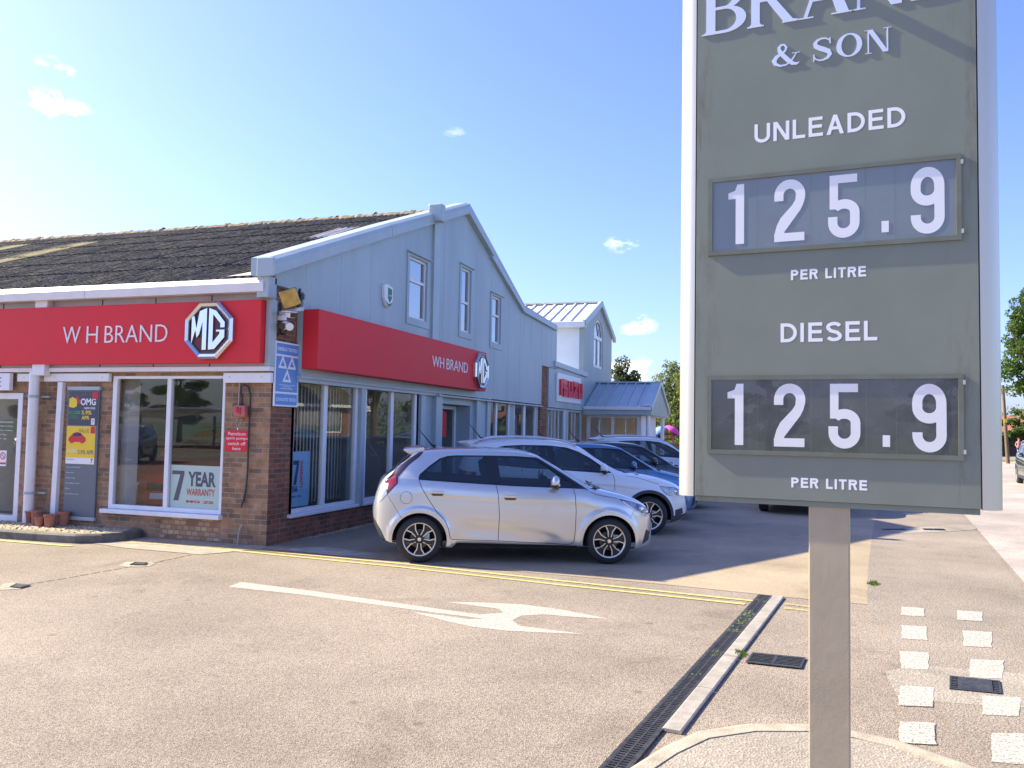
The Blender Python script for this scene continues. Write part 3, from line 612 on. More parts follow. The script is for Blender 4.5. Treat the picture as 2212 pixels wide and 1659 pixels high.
# sills and surrounds of the upper windows
for i, (y0, y1, z0, z1) in enumerate(((14.98, 15.84, 3.98, 5.23), (17.76, 18.38, 4.02, 5.53), (19.88, 20.58, 3.98, 5.2))):
    a, b = y0*KX, y1*KX; c = Cn(0, z0)[2]; e = Cn(0, z1)[2]; zt = c+(e-c)*(.62 if i == 0 else .47 if i == 1 else .60)
    mb = MB(); mb.shape(shape2([rect(a-.1, b+.14, c-.14, e+.06)], [rect(a, b, c, e)]), fX(CX), 0, .02); mb.box(CX, CX+.06, a-.12, b+.16, e+.055, e+.075); part('window_surround', mb, M_['clad'])
    mb = MB(); mb.shape(shape2([rect(a, b, c, e)], [rect(a+.05, b-.05, c+.05, zt-.03), rect(a+.05, b-.05, zt+.03, e-.05)]), fX(CX), -.09, -.03); w = part('window', mb, M_['upvc'], bev=.004)
    mb = MB(); mb.shape(shape2([rect(a+.02, b-.02, c+.02, e-.02)]), fX(CX), None, -.06); build('pane', mb, M_['upper_glass'], w)
# pilaster with its own capping
mb = MB(); mb.shape(shape2([k1([(16.10, 3.6), (16.42, 3.6), (16.42, 6.3), (16.10, 6.2)])]), fX(CX), 0, .05); part('pilaster', mb, M_['trim'])
mb = MB(); mb.beam(Cn(16.3, 6.60, -6.98), Cn(16.3, 6.22, -6.98), .22, .30, up=(1, 0, 0)); part('pilaster_cap', mb, M_['trim'], bev=.02)
# verge trim along the roof line: lit top bevel, face and soffit
def verge(P, m, x0=-7.4, x1=-7.0, h=.26):
    prof = [(x1-.10, .0), (x1-.02, -.045), (x1, -.12), (x1, -h), (CX, -h-.02), (x0, -h), (x0, .0)]
    mb = MB(); vs = []
    for (y, z) in P:
        for (px, dz) in prof: vs.append((px, y, z+dz))
    n = len(prof); fs = []
    for i in range(len(P)-1):
        for k in range(n): fs.append((i*n+k, i*n+(k+1) % n, (i+1)*n+(k+1) % n, (i+1)*n+k))
    fs.append(tuple(range(n))[::-1]); fs.append(tuple((len(P)-1)*n+k for k in range(n)))
    mb.add(vs, fs); return part('verge_trim', mb, m)
V0 = [Cn(a, b, -7.0)[1:] for a, b in ((10.42, 4.27), (14.2, 5.70), (18.22, 7.17))]
verge(V0[:2], M_['trim']); verge([(V0[1][0]+.012, V0[1][1]+.004), V0[2]], M_['trim'])
V1 = [Cn(a, b, -7.0)[1:] for a, b in ((18.22, 7.17), (20.02, 6.5))]; verge([(V1[0][0]+.003, V1[0][1]-.001), V1[1]], M_['trim'])
V2 = [Cn(a, b, -7.03)[1:] for a, b in ((19.85, 6.40), (22.72, 5.35), (26.35, 5.24))]; verge(V2, M_['trim'], x1=-7.03, h=.2)
mb = MB(); mb.box(-7.30, -7.02, 10.085, 10.14, 3.92, 4.19); mb.box(-7.32, -7.12, 10.13, 10.34, 3.62, 3.93); part('verge_end', mb, M_['trim'], bev=.01)
mb = MB(); mb.box(-7.27, -7.185, 10.31, 10.46, 2.635, 3.615); part('corner_trim', mb, M_['trim'])
mb = MB(); mb.box(BX-.02, CX+.02, 11.02, 19.7, 2.50, 2.535); mb.box(BX-.02, CX+.05, 16.3, 24.2, 2.44, 2.475); mb.box(BX-.02, CX-.02, 11.03, 16.3, 2.44, 2.50); part('sill_flashing', mb, M_['trim'])
# front cladding, lintel boards, rainwater box
mb = MB(); mb.shape(shape2([rect(-30, -7.20, 2.62, 3.76)]), fY(10.35), -.08, 0); part('front_cladding', mb, M_['clad_light'])
mb = MB()
x = -7.22
while x > -16: mb.box(x-.006, x+.006, 10.343, 10.351, 2.62, 3.74); x -= 1.045
part('front_joint', mb, M_['gap'])
mb = MB(); mb.box(-30, -7.18, 10.30, 10.44, 2.56, 2.63); part('front_flashing', mb, M_['trim_white'], bev=.008)
for a in ((-12.10, -11.60, 2.41), (-11.53, -10.19, 2.41), (-8.03, -7.20, 2.39)): part('lintel_board', MB().box(a[0], a[1], 10.37, 10.436, a[2], 2.54), M_['upvc'], bev=.006)
mb = MB()
for x in (-11.3, -10.32, -7.92, -7.36, -11.95): mb.ellipsoid((x, 10.368, 2.475), (.012, .006, .012), 8, 4)
part('lintel_screw', mb, M_['trim'])
mb = MB(); mb.box(-11.62, -11.36, 10.22, 10.345, 2.50, 3.76); part('rainwater_box', mb, M_['trim_white'], bev=.01)
# gutter: bright sloped top over a duller face
def gut(xa, xb):
    prof = [(10.34, 3.93), (10.17, 3.915), (10.10, 3.83), (10.12, 3.705), (10.34, 3.71)]
    mb = MB(); n = len(prof); mb.add([(xa, y, z) for y, z in prof]+[(xb, y, z) for y, z in prof], [(i, (i+1) % n, n+(i+1) % n, n+i) for i in range(n)]+[tuple(range(n))[::-1], tuple(n+i for i in range(n))]); part('gutter', mb, M_['trim_white'])
gut(-10.48, -7.20); gut(-14.2, -10.49); gut(-30, -14.21)
t = build('downpipe', MB().tube([(-11.64, 10.30, 2.56), (-11.64, 10.30, .12)], .078, 20), M_['trim_white'], sh, smooth=True)
for z in (2.16, .60): mb = MB(); mb.lathe([(.082, z-.02), (.088, z-.02), (.088, z+.02), (.082, z+.02)], lambda a, b, c: (-11.64+a, 10.30+b, c), 20); mb.box(-11.57, -11.42, 10.38, 10.437, z-.015, z+.015); build('pipe_clip', mb, M_['trim'], t)
mb = MB(); mb.beam((-11.17, 10.40, 2.40), (-11.21, 10.40, .12), .10, .07, up=(0, 1, 0)); part('cable_trunking', mb, M_['upvc'])
# ground floor windows of both sides
def win_front(x0, x1, z0, z1, panes, m='shop_glass'):
    mb = MB(); mb.shape(shape2([rect(x0, x1, z0, z1)], [rect(a, b, z0+.065, z1-.045) for a, b in panes]), fY(FY), -.07, .0); w = part('window', mb, M_['upvc'], bev=.006)
    for a, b in panes: mb = MB(); mb.shape(shape2([rect(a-.01, b+.01, z0+.055, z1-.035)]), fY(FY), None, -.04); build('pane', mb, M_[m], w)
    return w
def win_side(y0, y1, z0, z1, panes, m='shop_glass', x=BX, sill=True):
    mb = MB(); mb.shape(shape2([rect(y0, y1, z0, z1)], [rect(a, b, z0+.07, z1-.045) for a, b in panes]), fX(x), -.07, .0); w = part('window', mb, M_['upvc'], bev=.006)
    for a, b in panes: mb = MB(); mb.shape(shape2([rect(a-.01, b+.01, z0+.06, z1-.035)]), fX(x), None, -.04); build('pane', mb, M_[m], w)
    if sill: mb = MB(); mb.box(x-.05, x+.07, y0-.03, y1+.03, z0-.055, z0-.002); build('sill', mb, M_['upvc'], w, bev=.008)
    return w
w = win_front(-10.165, -8.035, .415, 2.50, ((-10.08, -9.11), (-9.03, -8.08)))
mb = MB(); mb.box(-10.24, -8.0, 10.34, 10.46, .345, .412); build('sill', mb, M_['upvc'], w, bev=.01)
win_side(10.98, 13.06, .41, 2.49, ((11.06, 11.92), (12.03, 12.97)))
win_side(13.21, 15.60, .41, 2.49, ((13.38, 14.34), (14.46, 15.40)))
win_side(19.85, 21.52, .45, 2.48, ((19.93, 20.36), (20.49, 21.40)))
win_side(21.86, 23.98, .45, 2.48, ((21.95, 22.76), (22.95, 23.88)))
# recessed side door
dx = -7.58
mb = MB(); mb.box(dx-.05, BX-.001, 16.62, 16.70, 0, 2.5); mb.box(dx-.05, BX-.001, 18.52, 18.62, 0, 2.5); mb.box(dx-.06, BX-.001, 16.70, 18.52, 2.30, 2.50); part('door_recess', mb, M_['clad'])
ps = [(16.80, 17.52), (17.60, 18.40)]
mb = MB(); mb.shape(shape2([rect(16.72, 18.50, .02, 2.28)], [rect(a, b, .12, 2.2) for a, b in ps]), fX(dx), -.06, 0); dr = part('double_door', mb, M_['upvc'], bev=.005)
for a, b in ps: build('pane', MB().shape(shape2([rect(a, b, .12, 2.2)]), fX(dx), None, -.03), M_['shop_glass'], dr)
mb = MB(); mb.box(dx-.025, dx-.022, 17.62, 17.96, 1.55, 2.14); mb.box(dx-.025, dx-.022, 17.0, 17.5, 1.55, 2.14); build('door_poster', mb, M_['red'], dr)
build('handle', MB().tube([(dx+.02, 17.50, .9), (dx+.05, 17.50, .92), (dx+.05, 17.50, 1.2), (dx+.02, 17.50, 1.22)], .012), M_['chrome'], dr)
# front door at the left edge
mb = MB(); mb.shape(shape2([rect(-13.58, -12.03, .03, 2.225)], [rect(-12.78, -12.13, .2, 2.12), rect(-13.48, -12.86, .2, 2.12)]), fY(FY), -.07, 0); dr = part('front_door', mb, M_['upvc'], bev=.006)
for a, b in ((-12.78, -12.13), (-13.48, -12.86)): build('pane', MB().shape(shape2([rect(a, b, .2, 2.12)]), fY(FY), None, -.035), M_['shop_glass'], dr)
mb = MB()
for i, s in enumerate(('OPENING HOURS', 'Monday to Friday', '8.30am - 5.30pm', 'Saturday', '8.30am - 1pm')): mb.shape(text(s, -12.62, -12.25 if i < 3 else -12.38, 1.72-i*.07, 1.75-i*.07), fY(FY), None, -.030)
build('door_lettering', mb, M_['white'], dr, fixn=False)
mb = MB(); mb.shape(shape2([rect(-12.52, -12.36, 1.0, 1.26)]), fY(FY), None, -.030); build('door_notice', mb, M_['white'], dr, fixn=False)
mb = MB(); mb.shape(shape2([circ(-12.44, 1.17, .06, 20)], [circ(-12.44, 1.17, .045, 20)]), fY(FY), None, -.027); mb.shape(shape2(stroke([(-12.475, 1.205), (-12.405, 1.135)], .012)), fY(FY), None, -.026); mb.shape(shape2([rect(-12.51, -12.37, 1.03, 1.06)]), fY(FY), None, -.027); build('no_smoking_mark', mb, M_['ink_red'], dr, fixn=False)
# corrugated roof
y0, z0, y1, z1 = 10.30, 3.93, 17.70, 6.86
mb = MB(); rows = 6; pitch = .146; xs = []; x = -7.32
while x > -27.5: xs.append(x); x -= pitch/6
for r in range(rows):
    vs = []; ta = r/rows-.012; tb = (r+1)/rows
    for t_, lift in ((ta, .02), (tb, .0)):
        for i, x in enumerate(xs): vs.append((x, y0+(y1-y0)*t_, z0+(z1-z0)*t_+lift+.026*math.cos(2*PI*(x+7.32)/pitch)+rnd.uniform(-.003, .003)))
    n = len(xs); mb.add(vs, [(i, i+1, n+i+1, n+i) for i in range(n-1)])
rf = part('roof', mb, M_['roof'], fixn=False)
def onroof(x, y, dz=0): return (x, y, z0+(z1-z0)*(y-y0)/(y1-y0)+dz)
for xc in (-16.55, -19.4):
    n = 36; vs = []; mb = MB()
    for y in ((13.25, 15.95) if xc > -17 else (14.3, 16.5)):
        for i in range(n+1): x = xc-.45+.9*i/n; vs.append(onroof(x, y, .022+.022*math.cos(2*PI*(x+7.32)/pitch)))
    mb.add(vs, [(i, i+1, n+1+i+1, n+1+i) for i in range(n)]); build('rooflight', mb, M_['grp'], rf, fixn=False)
mb = MB(); n = 24
for (ya, yb, xa, xb) in ((14.2, 15.4, -9.15, -8.62),):
    vs = []
    for y in (ya, yb):
        for i in range(n+1): x = xa+(xb-xa)*i/n; vs.append(onroof(x, y, .028+.022*math.cos(2*PI*(x+7.32)/pitch)))
    mb.add(vs, [(i, i+1, n+1+i+1, n+1+i) for i in range(n)])
build('flashing', mb, M_['flash'], rf, fixn=False); mb = MB()
mb.add([onroof(-8.0, 10.32, .05), onroof(-7.33, 10.32, .05), onroof(-7.33, 11.0, .06)], [(0, 1, 2)])
build('flashing', mb, M_['flash'], rf, fixn=False)
mb = MB(); x = -7.35
while x > -27.3:
    n = 12; L_ = 1.05
    for s in range(n):
        xa = x-L_*s/n; xb = x-L_*(s+1)/n
        def rg(xx, q): j = .012*math.sin(xx*31)+.01*math.sin(xx*57); return [(xx, y1-.24, z1-.10+j), (xx, y1-.10, z1+.015+j+q), (xx, y1, z1+.055+j+q), (xx, y1+.10, z1+.015+j+q), (xx, y1+.24, z1-.10+j)]
        q = .02 if s == 0 else 0
        a = rg(xa, q); b = rg(xb, q); mb.add(a+b, [(i, i+1, 5+i+1, 5+i) for i in range(4)])
    x -= L_
build('ridge_capping', mb, M_['ridge'], rf, fixn=False)
mb = MB(); mb.add([(-27.4, y1, z1-.02), (-7.3, y1, z1-.02), (-7.3, 22.4, 5.0), (-27.4, 22.4, 5.0), (-27.4, 25.8, 4.85), (-7.3, 25.8, 4.85)], [(0, 1, 2, 3), (3, 2, 5, 4)]); build('rear_slope', mb, M_['roof'], rf, fixn=False)
# interior that shows through the glass
mb = MB(); mb.add([(-27, 10.7, .06), (BX-.2, 10.7, .06), (BX-.2, 26, .06), (-27, 26, .06)], [(0, 1, 2, 3)]); part('showroom_floor', mb, M_['tile'], fixn=False)
mb = MB(); mb.add([(-27, 10.66, 2.62), (BX-.2, 10.66, 2.62), (BX-.2, 26, 2.62), (-27, 26, 2.62)], [(0, 1, 2, 3)]); part('showroom_ceiling', mb, M_['inner_wall'], fixn=False)
mb = MB(); mb.box(-27, -7.5, 17.0, 17.1, .06, 2.62); mb.box(-13.0, -12.9, 10.7, 17, .06, 2.62); mb.box(-27.2, -27.0, 10.5, 26, 0, 3.9); mb.box(-27, -7.4, 25.9, 26.1, 0, 5); part('bounce_partition', mb, M_['inner_wall'])  # nearest wall set forward and pale to bounce light onto the display car
mb = MB(); mb.box(-10.35, -10.12, 10.75, 10.98, .06, 2.61); part('inner_column', mb, M_['white_wall'])
y = 11.1; mb = MB()
while y < 13.0: mb.add([(BX-.30, y, .5), (BX-.33, y+.085, .5), (BX-.33, y+.085, 2.45), (BX-.30, y, 2.45)], [(0, 1, 2, 3)]); y += .1
part('vertical_blind', mb, M_['blind'], fixn=False)
mb = MB(); mb.box(-13.5, -12.2, 11.2, 11.25, .06, .8); part('reception_desk', mb, M_['carpet'])
# ------------------------------------------------ signs
def badge(parent, place, cx, cz, R):
    """octagonal badge with the two letters, place(u, v, depth)"""
    f = lambda u, v, c: place(cx+u*R, cz+v*R, c)
    def octa(r, w=1): return [(r*w*math.sin(math.radians(22.5+45*i))/math.cos(math.radians(22.5)), r*math.cos(math.radians(22.5+45*i))/math.cos(math.radians(22.5))) for i in range(8)]
    o = [(-.38, 1), (.38, 1), (1, .40), (1, -.40), (.38, -1), (-.38, -1), (-1, -.40), (-1, .40)]
    sc = lambda k: [(a*k, b*k) for a, b in o]
    mb = MB(); L0 = sc(1.0); L1 = sc(.99); L2 = sc(.92); L3 = sc(.82); vs = [f(a, b, 0) for a, b in L0]+[f(a, b, .05) for a, b in L1]+[f(a, b, .085) for a, b in L2]+[f(a, b, .06) for a, b in L3]
    mb.add(vs, [(l*8+i, l*8+(i+1) % 8, (l+1)*8+(i+1) % 8, (l+1)*8+i) for l in range(3) for i in range(8)])
    bd = build('badge', mb, M_['chrome'], parent)
    mb = MB(); mb.shape(shape2([sc(.83)]), f, None, .045); build('badge_field', mb, M_['dark_red'], bd, fixn=False)
    mb = MB(); mb.shape(shape2([sc(.83)], [sc(.775)]), f, .045, .062); build('badge_outline', mb, M_['glossblack'], bd)
    lw = .165
    Mq = [[(-.66, -.48), (-.66, .46), (-.56, .50), (-.46, .06), (-.34, .66), (-.04, .76), (-.04, -.68), (-.21, -.68), (-.21, .30), (-.34, -.14), (-.44, -.26), (-.50, .02)]]
    Gq = [[(.05, -.68), (.05, .76), (.34, .66), (.70, .26), (.70, .08), (.53, .08), (.53, .22), (.22, .54), (.22, -.44), (.50, -.14), (.50, -.06), (.36, -.06), (.36, -.02), (.36, .0), (.70, .0), (.70, -.26), (.30, -.66)]]
    mb = MB(); mb.shape(shape2(Mq), f, .046, .075); mb.shape(shape2(Gq), f, .046, .075); build('badge_letters', mb, M_['chrome'], bd)
    return bd
def humanist(s, words, z0, z1, place, depth, t=.06):
    mb = MB()
    for w_, a, b in words: mb.shape(text(w_, a, b, z0, z1, bold=-.012), place, depth, depth+.008)
    return mb
t = thing('fascia_sign', 'bright red fascia sign with octagonal badge on the front over the gravel bed', 'sign', (-7.28, 10.35, 2.675))
mb = MB(); mb.box(-24, -7.28, 10.20, 10.343, 2.675, 3.60); build('sign_panel', mb, M_['red'], t, bev=.004)
g = fY(10.20)
for w_, a, b in (('W', -10.97, -10.62), ('H', -10.49, -10.27), ('BRAND', -10.13, -8.93)): build('lettering', MB().shape(text(w_, a, b, 3.005, 3.27, bold=-.012), g, 0, .012), M_['white'], t)
badge(t, g, -8.15, 3.158, .43)
t = thing('fascia_sign', 'long red fascia sign with octagonal badge on the shaded grey side wall', 'sign', (-6.98, 11.05, 2.646))
mb = MB(); mb.box(-7.118, -6.84, 11.05, 18.52, 2.646, 3.567); build('sign_panel', mb, M_['red'], t, bev=.004)
g = fX(-6.84)
for w_, a, b in (('WH', 15.34, 15.94), ('BRAND', 16.08, 17.30)): build('lettering', MB().shape(text(w_, a, b, 3.0, 3.225, bold=-.012), g, 0, .012), M_['white'], t)
badge(t, g, 18.09, 3.105, .42)
# service sign
t = thing('service_sign', 'white sign with dark red letters above the front door, left edge', 'sign', (-12.18, 10.4, 2.26))
mb = MB(); mb.box(-13.4, -12.18, 10.30, 10.37, 2.26, 2.545); build('sign_panel', mb, M_['white'], t, bev=.004)
build('lettering', MB().shape(text('SERVICE', -13.10, -12.36, 2.32, 2.475, bold=-.01), fY(10.30), 0, .003), M_['dark_red'], t)
# testing station sign on the corner
t = thing('testing_sign', 'blue and white testing sign with three triangles on the brick corner', 'sign', (BX+.03, 10.77, 2.06))
X = BX+.045; g = fX(X)
mb = MB(); mb.shape(shape2([rect(10.45, 11.07, 2.05, 3.02)]), g, -.02, 0); build('sign_panel', mb, M_['white'], t)
mb = MB()
for a, b in ((2.075, 2.24), (2.27, 2.80), (2.83, 2.995)): mb.shape(shape2([rect(10.475, 11.045, a, b)]), g, 0, .003)
build('blue_field', mb, M_['blue_sign'], t)
mb = MB()
def tri(cx, zb, w, h): return [(cx-w/2, zb), (cx+w/2, zb), (cx, zb+h)]
for cx, zb in ((10.64, 2.62), (10.88, 2.62), (10.76, 2.42)): mb.shape(shape2([tri(cx, zb, .23, .20)], [tri(cx, zb+.035, .11, .095)]), g, .003, .005)
mb.shape(text('DIESELS TESTED', 10.50, 11.02, 2.885, 2.935, .01), g, .003, .005); mb.shape(text('CATALYSTS TESTED', 10.50, 11.02, 2.13, 2.18, .01), g, .003, .005)
for s, a, b, z in (('VEHICLE TESTING STATION', 10.56, 10.97, 2.365), ('APPOINTED', 10.66, 10.87, 2.34), ('DEPARTMENT OF TRANSPORT', 10.60, 10.93, 2.31)): mb.shape(text(s, a, b, z, z+.018), g, .003, .005)
build('lettering', mb, M_['white'], t, fixn=False)
# petrol switch and its sign
t = thing('warning_sign', 'small red switch-off warning sign with white writing under the switch box', 'sign', (-7.8, 10.43, 1.37)); g = fY(10.43)
build('sign_panel', MB().shape(shape2([rect(-8.0, -7.585, 1.37, 1.68)]), g, -.006, .0), M_['red'], t)
mb = MB()
for i, (s, w_) in enumerate((('Petroleum', .31), ('spirit pumps', .38), ('switch off', .31), ('here', .14))): mb.shape(text(s, -7.792-w_/2, -7.792+w_/2, 1.605-i*.073, 1.655-i*.073, .0), g, .0, .002)
build('lettering', mb, M_['white'], t, fixn=False)
t = thing('switch_box', 'faded red fireman switch box on the brick wall above the warning sign', 'switch', (-7.7, 10.43, 1.88))
mb = MB(); mb.box(-7.795, -7.60, 10.33, 10.436, 1.88, 2.05); build('box', mb, mat('switch_red', (.50, .13, .13), .5, var=.15, vs=12), t, bev=.015)
mb = MB(); mb.box(-7.76, -7.71, 10.315, 10.331, 1.95, 2.03); mb.box(-7.69, -7.67, 10.31, 10.331, 1.92, 2.02); build('lever', mb, M_['red_side'], t, bev=.004)
build('conduit', MB().tube([(-7.775, 10.42, 2.05), (-7.77, 10.42, 2.39)], .010, 8), mat('cream', (.5, .42, .3), .6), t, smooth=True)
build('pull_cord', MB().tube([(-7.78, 10.40, 1.87), (-7.79, 10.39, 1.78), (-7.75, 10.38, 1.72), (-7.71, 10.39, 1.78), (-7.70, 10.40, 1.87)], .006, 6), mat('cord', (.45, .36, .28), .8), t, smooth=True)
build('hook', MB().tube([(-7.75, 10.38, 1.72), (-7.745, 10.38, 1.69)], .008, 6), M_['chrome'], t)
cab = [(-7.72, 10.41, 2.05), (-7.70, 10.40, 2.15), (-7.73, 10.40, 2.24), (-7.72, 10.39, 2.32), (-7.67, 10.39, 2.37), (-7.60, 10.40, 2.33), (-7.565, 10.41, 2.20), (-7.57, 10.41, 1.9), (-7.575, 10.41, 1.5), (-7.57, 10.41, 1.1), (-7.585, 10.41, .85), (-7.61, 10.40, .66), (-7.64, 10.40, .60), (-7.65, 10.40, .54)]
single('hanging_cable', 'thick black cable looping down the brick wall from the switch box', 'cable', MB().tube(cab, [.013]*11+[.016, .014, .01], 8), M_['plastic'], (-7.6, 10.42, .54), smooth=True)
single('cable_stub', 'short pale conduit bent up from the ground at the brick wall', 'cable', MB().tube([(-7.67, 10.38, 0), (-7.665, 10.38, .16), (-7.645, 10.385, .25), (-7.62, 10.40, .29)], .014, 8), mat('lead', (.35, .33, .3), .6), (-7.66, 10.4, 0), smooth=True)
# poster board
t = thing('poster_board', 'tall grey board with dark and yellow posters between pipe and window', 'notice board', (-10.71, 10.42, .2)); g = fY(10.40)
mb = MB(); mb.box(-11.03, -10.39, 10.40, 10.437, .26, 2.27); build('board', mb, M_['grey_board'], t, bev=.004)
for a, b in ((2.271, 2.33), (.20, .258)): build('end_rail', MB().box(-11.04, -10.38, 10.387, 10.436, a, b), M_['trim'], t, bev=.004)
p = build('dark_poster', MB().shape(shape2([rect(-11.0, -10.41, 1.71, 2.25)]), g, 0, .004), M_['navy_poster'], t)
def ink(name, items, m, parent, d=.0045): mb = MB(); [mb.shape(s, g, None, d) for s in items]; return build(name, mb, M_[m], parent, fixn=False)
ink('poster_text', [text('OMG', -10.76, -10.45, 2.03, 2.14, .03), text('NEW MG3', -10.68, -10.46, 1.965, 2.0, .02)], 'white', p)
ink('poster_price', [text('£1,250', -10.99, -10.76, 1.88, 1.94, .02), text('DEPOSIT', -10.96, -10.80, 1.845, 1.865), text('CONTRIBUTION', -10.98, -10.78, 1.815, 1.835)], 'ink_green', p)
ink('poster_rate', [text('5.9%', -10.73, -10.53, 1.88, 1.945, .02), text('APR', -10.73, -10.57, 1.80, 1.86, .02)], 'ink_yellow', p)
ink('poster_logo', [shape2([rect(-10.52, -10.42, 2.13, 2.24)])], 'red', p); ink('poster_seven', [shape2([rect(-10.53, -10.46, 1.72, 1.82)])], 'white', p); ink('poster_digit', [text('7', -10.515, -10.475, 1.735, 1.80, .02)], 'ink_red', p, .006)
ink('poster_car', [shape2([[(-10.995, 2.0), (-10.995, 2.13), (-10.93, 2.16), (-10.85, 2.13), (-10.83, 2.07), (-10.84, 2.01), (-10.9, 1.985)]])], 'ink_yellow', p)
ink('poster_splash', [shape2([[(-10.84, 2.2), (-10.80, 2.13), (-10.75, 2.06), (-10.79, 2.05), (-10.86, 2.15)]]), shape2([rect(-10.74, -10.715, 2.18, 2.2)]), shape2([rect(-10.68, -10.66, 2.2, 2.22)])], 'ink_red', p)
p = build('yellow_poster', MB().shape(shape2([rect(-11.02, -10.435, 1.09, 1.695)]), g, 0, .004), M_['yellow_poster'], t)
ink('poster_strip', [shape2([rect(-11.018, -10.437, 1.092, 1.19)])], 'white', p)
ink('poster_text', [text('VALUE', -10.77, -10.56, 1.59, 1.655, .01), text('5.9% APR', -10.77, -10.45, 1.245, 1.315, .02), text('YOUR MG DEALER', -11.0, -10.84, 1.15, 1.17)], 'ink_grey', p, .006)
ink('poster_price', [text('£1,250', -10.99, -10.81, 1.27, 1.33, .02)], 'white', p, .006)
ink('poster_logo', [shape2([rect(-10.53, -10.44, 1.58, 1.69)]), text('7', -10.51, -10.46, 1.11, 1.18, .03)], 'ink_red', p, .006)
def carpic(x0, x1, z0, z1):
    P = [(0, .2), (.02, .45), (.12, .62), (.28, .9), (.5, 1), (.7, .92), (.85, .66), (.98, .5), (1, .2), (.92, .12), (.86, 0), (.72, 0), (.68, .12), (.32, .1), (.28, 0), (.12, 0), (.08, .16)]
    return [(x0+a*(x1-x0), z0+b*(z1-z0)) for a, b in P]
ink('poster_car', [shape2([carpic(-10.98, -10.62, 1.42, 1.60)])], 'ink_red', p, .006)
ink('poster_window', [shape2([[(-10.90, 1.535), (-10.86, 1.58), (-10.76, 1.585), (-10.69, 1.55), (-10.75, 1.535)]])], 'ink_blue', p, .008)
ink('board_text', [text(s, -11.0, -11.0+w_, 1.02-.085*i, 1.045-.085*i) for i, (s, w_) in enumerate((('Telephone 01406 350330', .29), ('Opening Hours', .17), ('Monday to Friday', .19), ('Service 8:30am to 5:30pm', .29), ('Saturday', .10), ('Service 8:30 am to 1:00pm', .28)))], 'white', t, .003)
# window posters
def warranty(place, name, lab, x0, x1, z0, z1, m, loc, turned=False):
    t = thing(name, lab, 'poster', loc); w_ = x1-x0; h = z1-z0; R = lambda a, b, c, d_: (x0+a*w_, x0+b*w_, z0+c*h, z0+d_*h)
    build('sheet', MB().shape(shape2([rect(x0, x1, z0, z1)]), place, -.004, 0), M_[m], t)
    blue = MB(); red = MB()
    if not turned:
        blue.shape(shape2([[(x0+a*w_, z0+b*h) for a, b in ((.03, .87), (.27, .87), (.27, .80), (.17, .18), (.07, .18), (.19, .78), (.03, .78))]]), place, None, .002)
        blue.shape(text('YEAR', *R(.34, .88, .52, .86), .04), place, None, .002)
        red.shape(text('WARRANTY', *R(.32, .87, .31, .47), .03), place, None, .002); red.shape(text('MG ZS', *R(.32, .85, .14, .20), .05), place, None, .002)
    else:
        blue.shape(shape2([[(x0+a*w_, z0+b*h) for a, b in ((.16, .84), (.46, .84), (.46, .78), (.34, .40), (.19, .40), (.33, .76), (.16, .76))]]), place, None, .002)
        blue.shape(text('YEAR', *R(.12, .42, .27, .38), .04), place, None, .002); blue.shape(text('MG ZS', *R(.10, .60, .17, .20), .04), place, None, .002)
        P, T = fit(text('WARRANTY', 0, 1, 0, 1, .03), 0, .52*h, 0, .17*w_); P = [(x0+.50*w_+b, z0+.84*h-a) for a, b in P]; red.shape((P, T), place, None, .002)
    build('blue_print', blue, M_['ink_blue'], t, fixn=False); build('red_print', red, M_['ink_red'], t, fixn=False)
warranty(fY(FY+.052), 'warranty_poster', 'pale window poster with large 7 year warranty print below the red display car', -9.02, -8.07, .47, 1.13, 'poster_green', (-8.5, 10.5, .47))
warranty(fX(BX-.055), 'warranty_poster', 'blue window poster with sideways warranty print in the shaded side window', 11.07, 11.62, .50, 1.36, 'poster_blue', (-7.3, 11.3, .5), turned=True)
# alarm box, flood light, cameras
t = thing('alarm_box', 'green and white shield-shaped alarm box on the grey gable wall', 'alarm box', (-7.1, 13.75, 3.98)); g = fX(CX)
AL = [(13.60, 4.40), (13.75, 4.42), (13.95, 4.38), (13.95, 4.15), (13.86, 4.02), (13.78, 3.98), (13.70, 4.02), (13.62, 4.15)]
build('housing', MB().shape(shape2([AL]), g, 0, .07), M_['white'], t, bev=.012)
build('green_face', MB().shape(shape2([[(13.74, 4.36), (13.90, 4.34), (13.90, 4.17), (13.82, 4.08), (13.74, 4.16)], [(13.66, 4.10), (13.72, 4.03), (13.78, 3.995), (13.86, 4.03), (13.90, 4.09), (13.78, 4.05)]]), g, .07, .074), mat('alarm_green', (.02, .16, .09), .4), t)
build('alarm_text', MB().shape(text('ALARM', 13.76, 13.88, 4.20, 4.23), g, .074, .076), M_['white'], t, fixn=False)
t = thing('flood_light', 'weathered amber-glass flood light on a grey arm at the brick corner', 'flood light', (-7.0, 10.45, 3.45))
c = Vector((-6.80, 10.20, 3.60)); nn = Vector((.42, -.86, -.28)).normalized(); u = Vector((1, .10, -.05)); u = (u-nn*u.dot(nn)).normalized(); v = -nn.cross(u)
if v.z < 0: v = -v
ca, sa = math.cos(math.radians(16)), math.sin(math.radians(16)); u, v = u*ca+v*sa, v*ca-u*sa
def fl(a, b, d_): q = c+u*a+v*b+nn*d_; return tuple(q)
rp = [(-.13, -.115), (-.115, -.13), (.115, -.13), (.13, -.115), (.13, .115), (.115, .13), (-.115, .13), (-.13, .115)]
mb = MB(); vs = [fl(a, b, 0) for a, b in rp]+[fl(a, b, -.03) for a, b in rp]+[fl(a*.75, b*.75, -.12) for a, b in rp]; n = 8
mb.add(vs, [(l*8+i, l*8+(i+1) % 8, (l+1)*8+(i+1) % 8, (l+1)*8+i) for l in range(2) for i in range(8)]+[tuple(16+i for i in range(8))]); build('housing', mb, M_['plastic'], t)
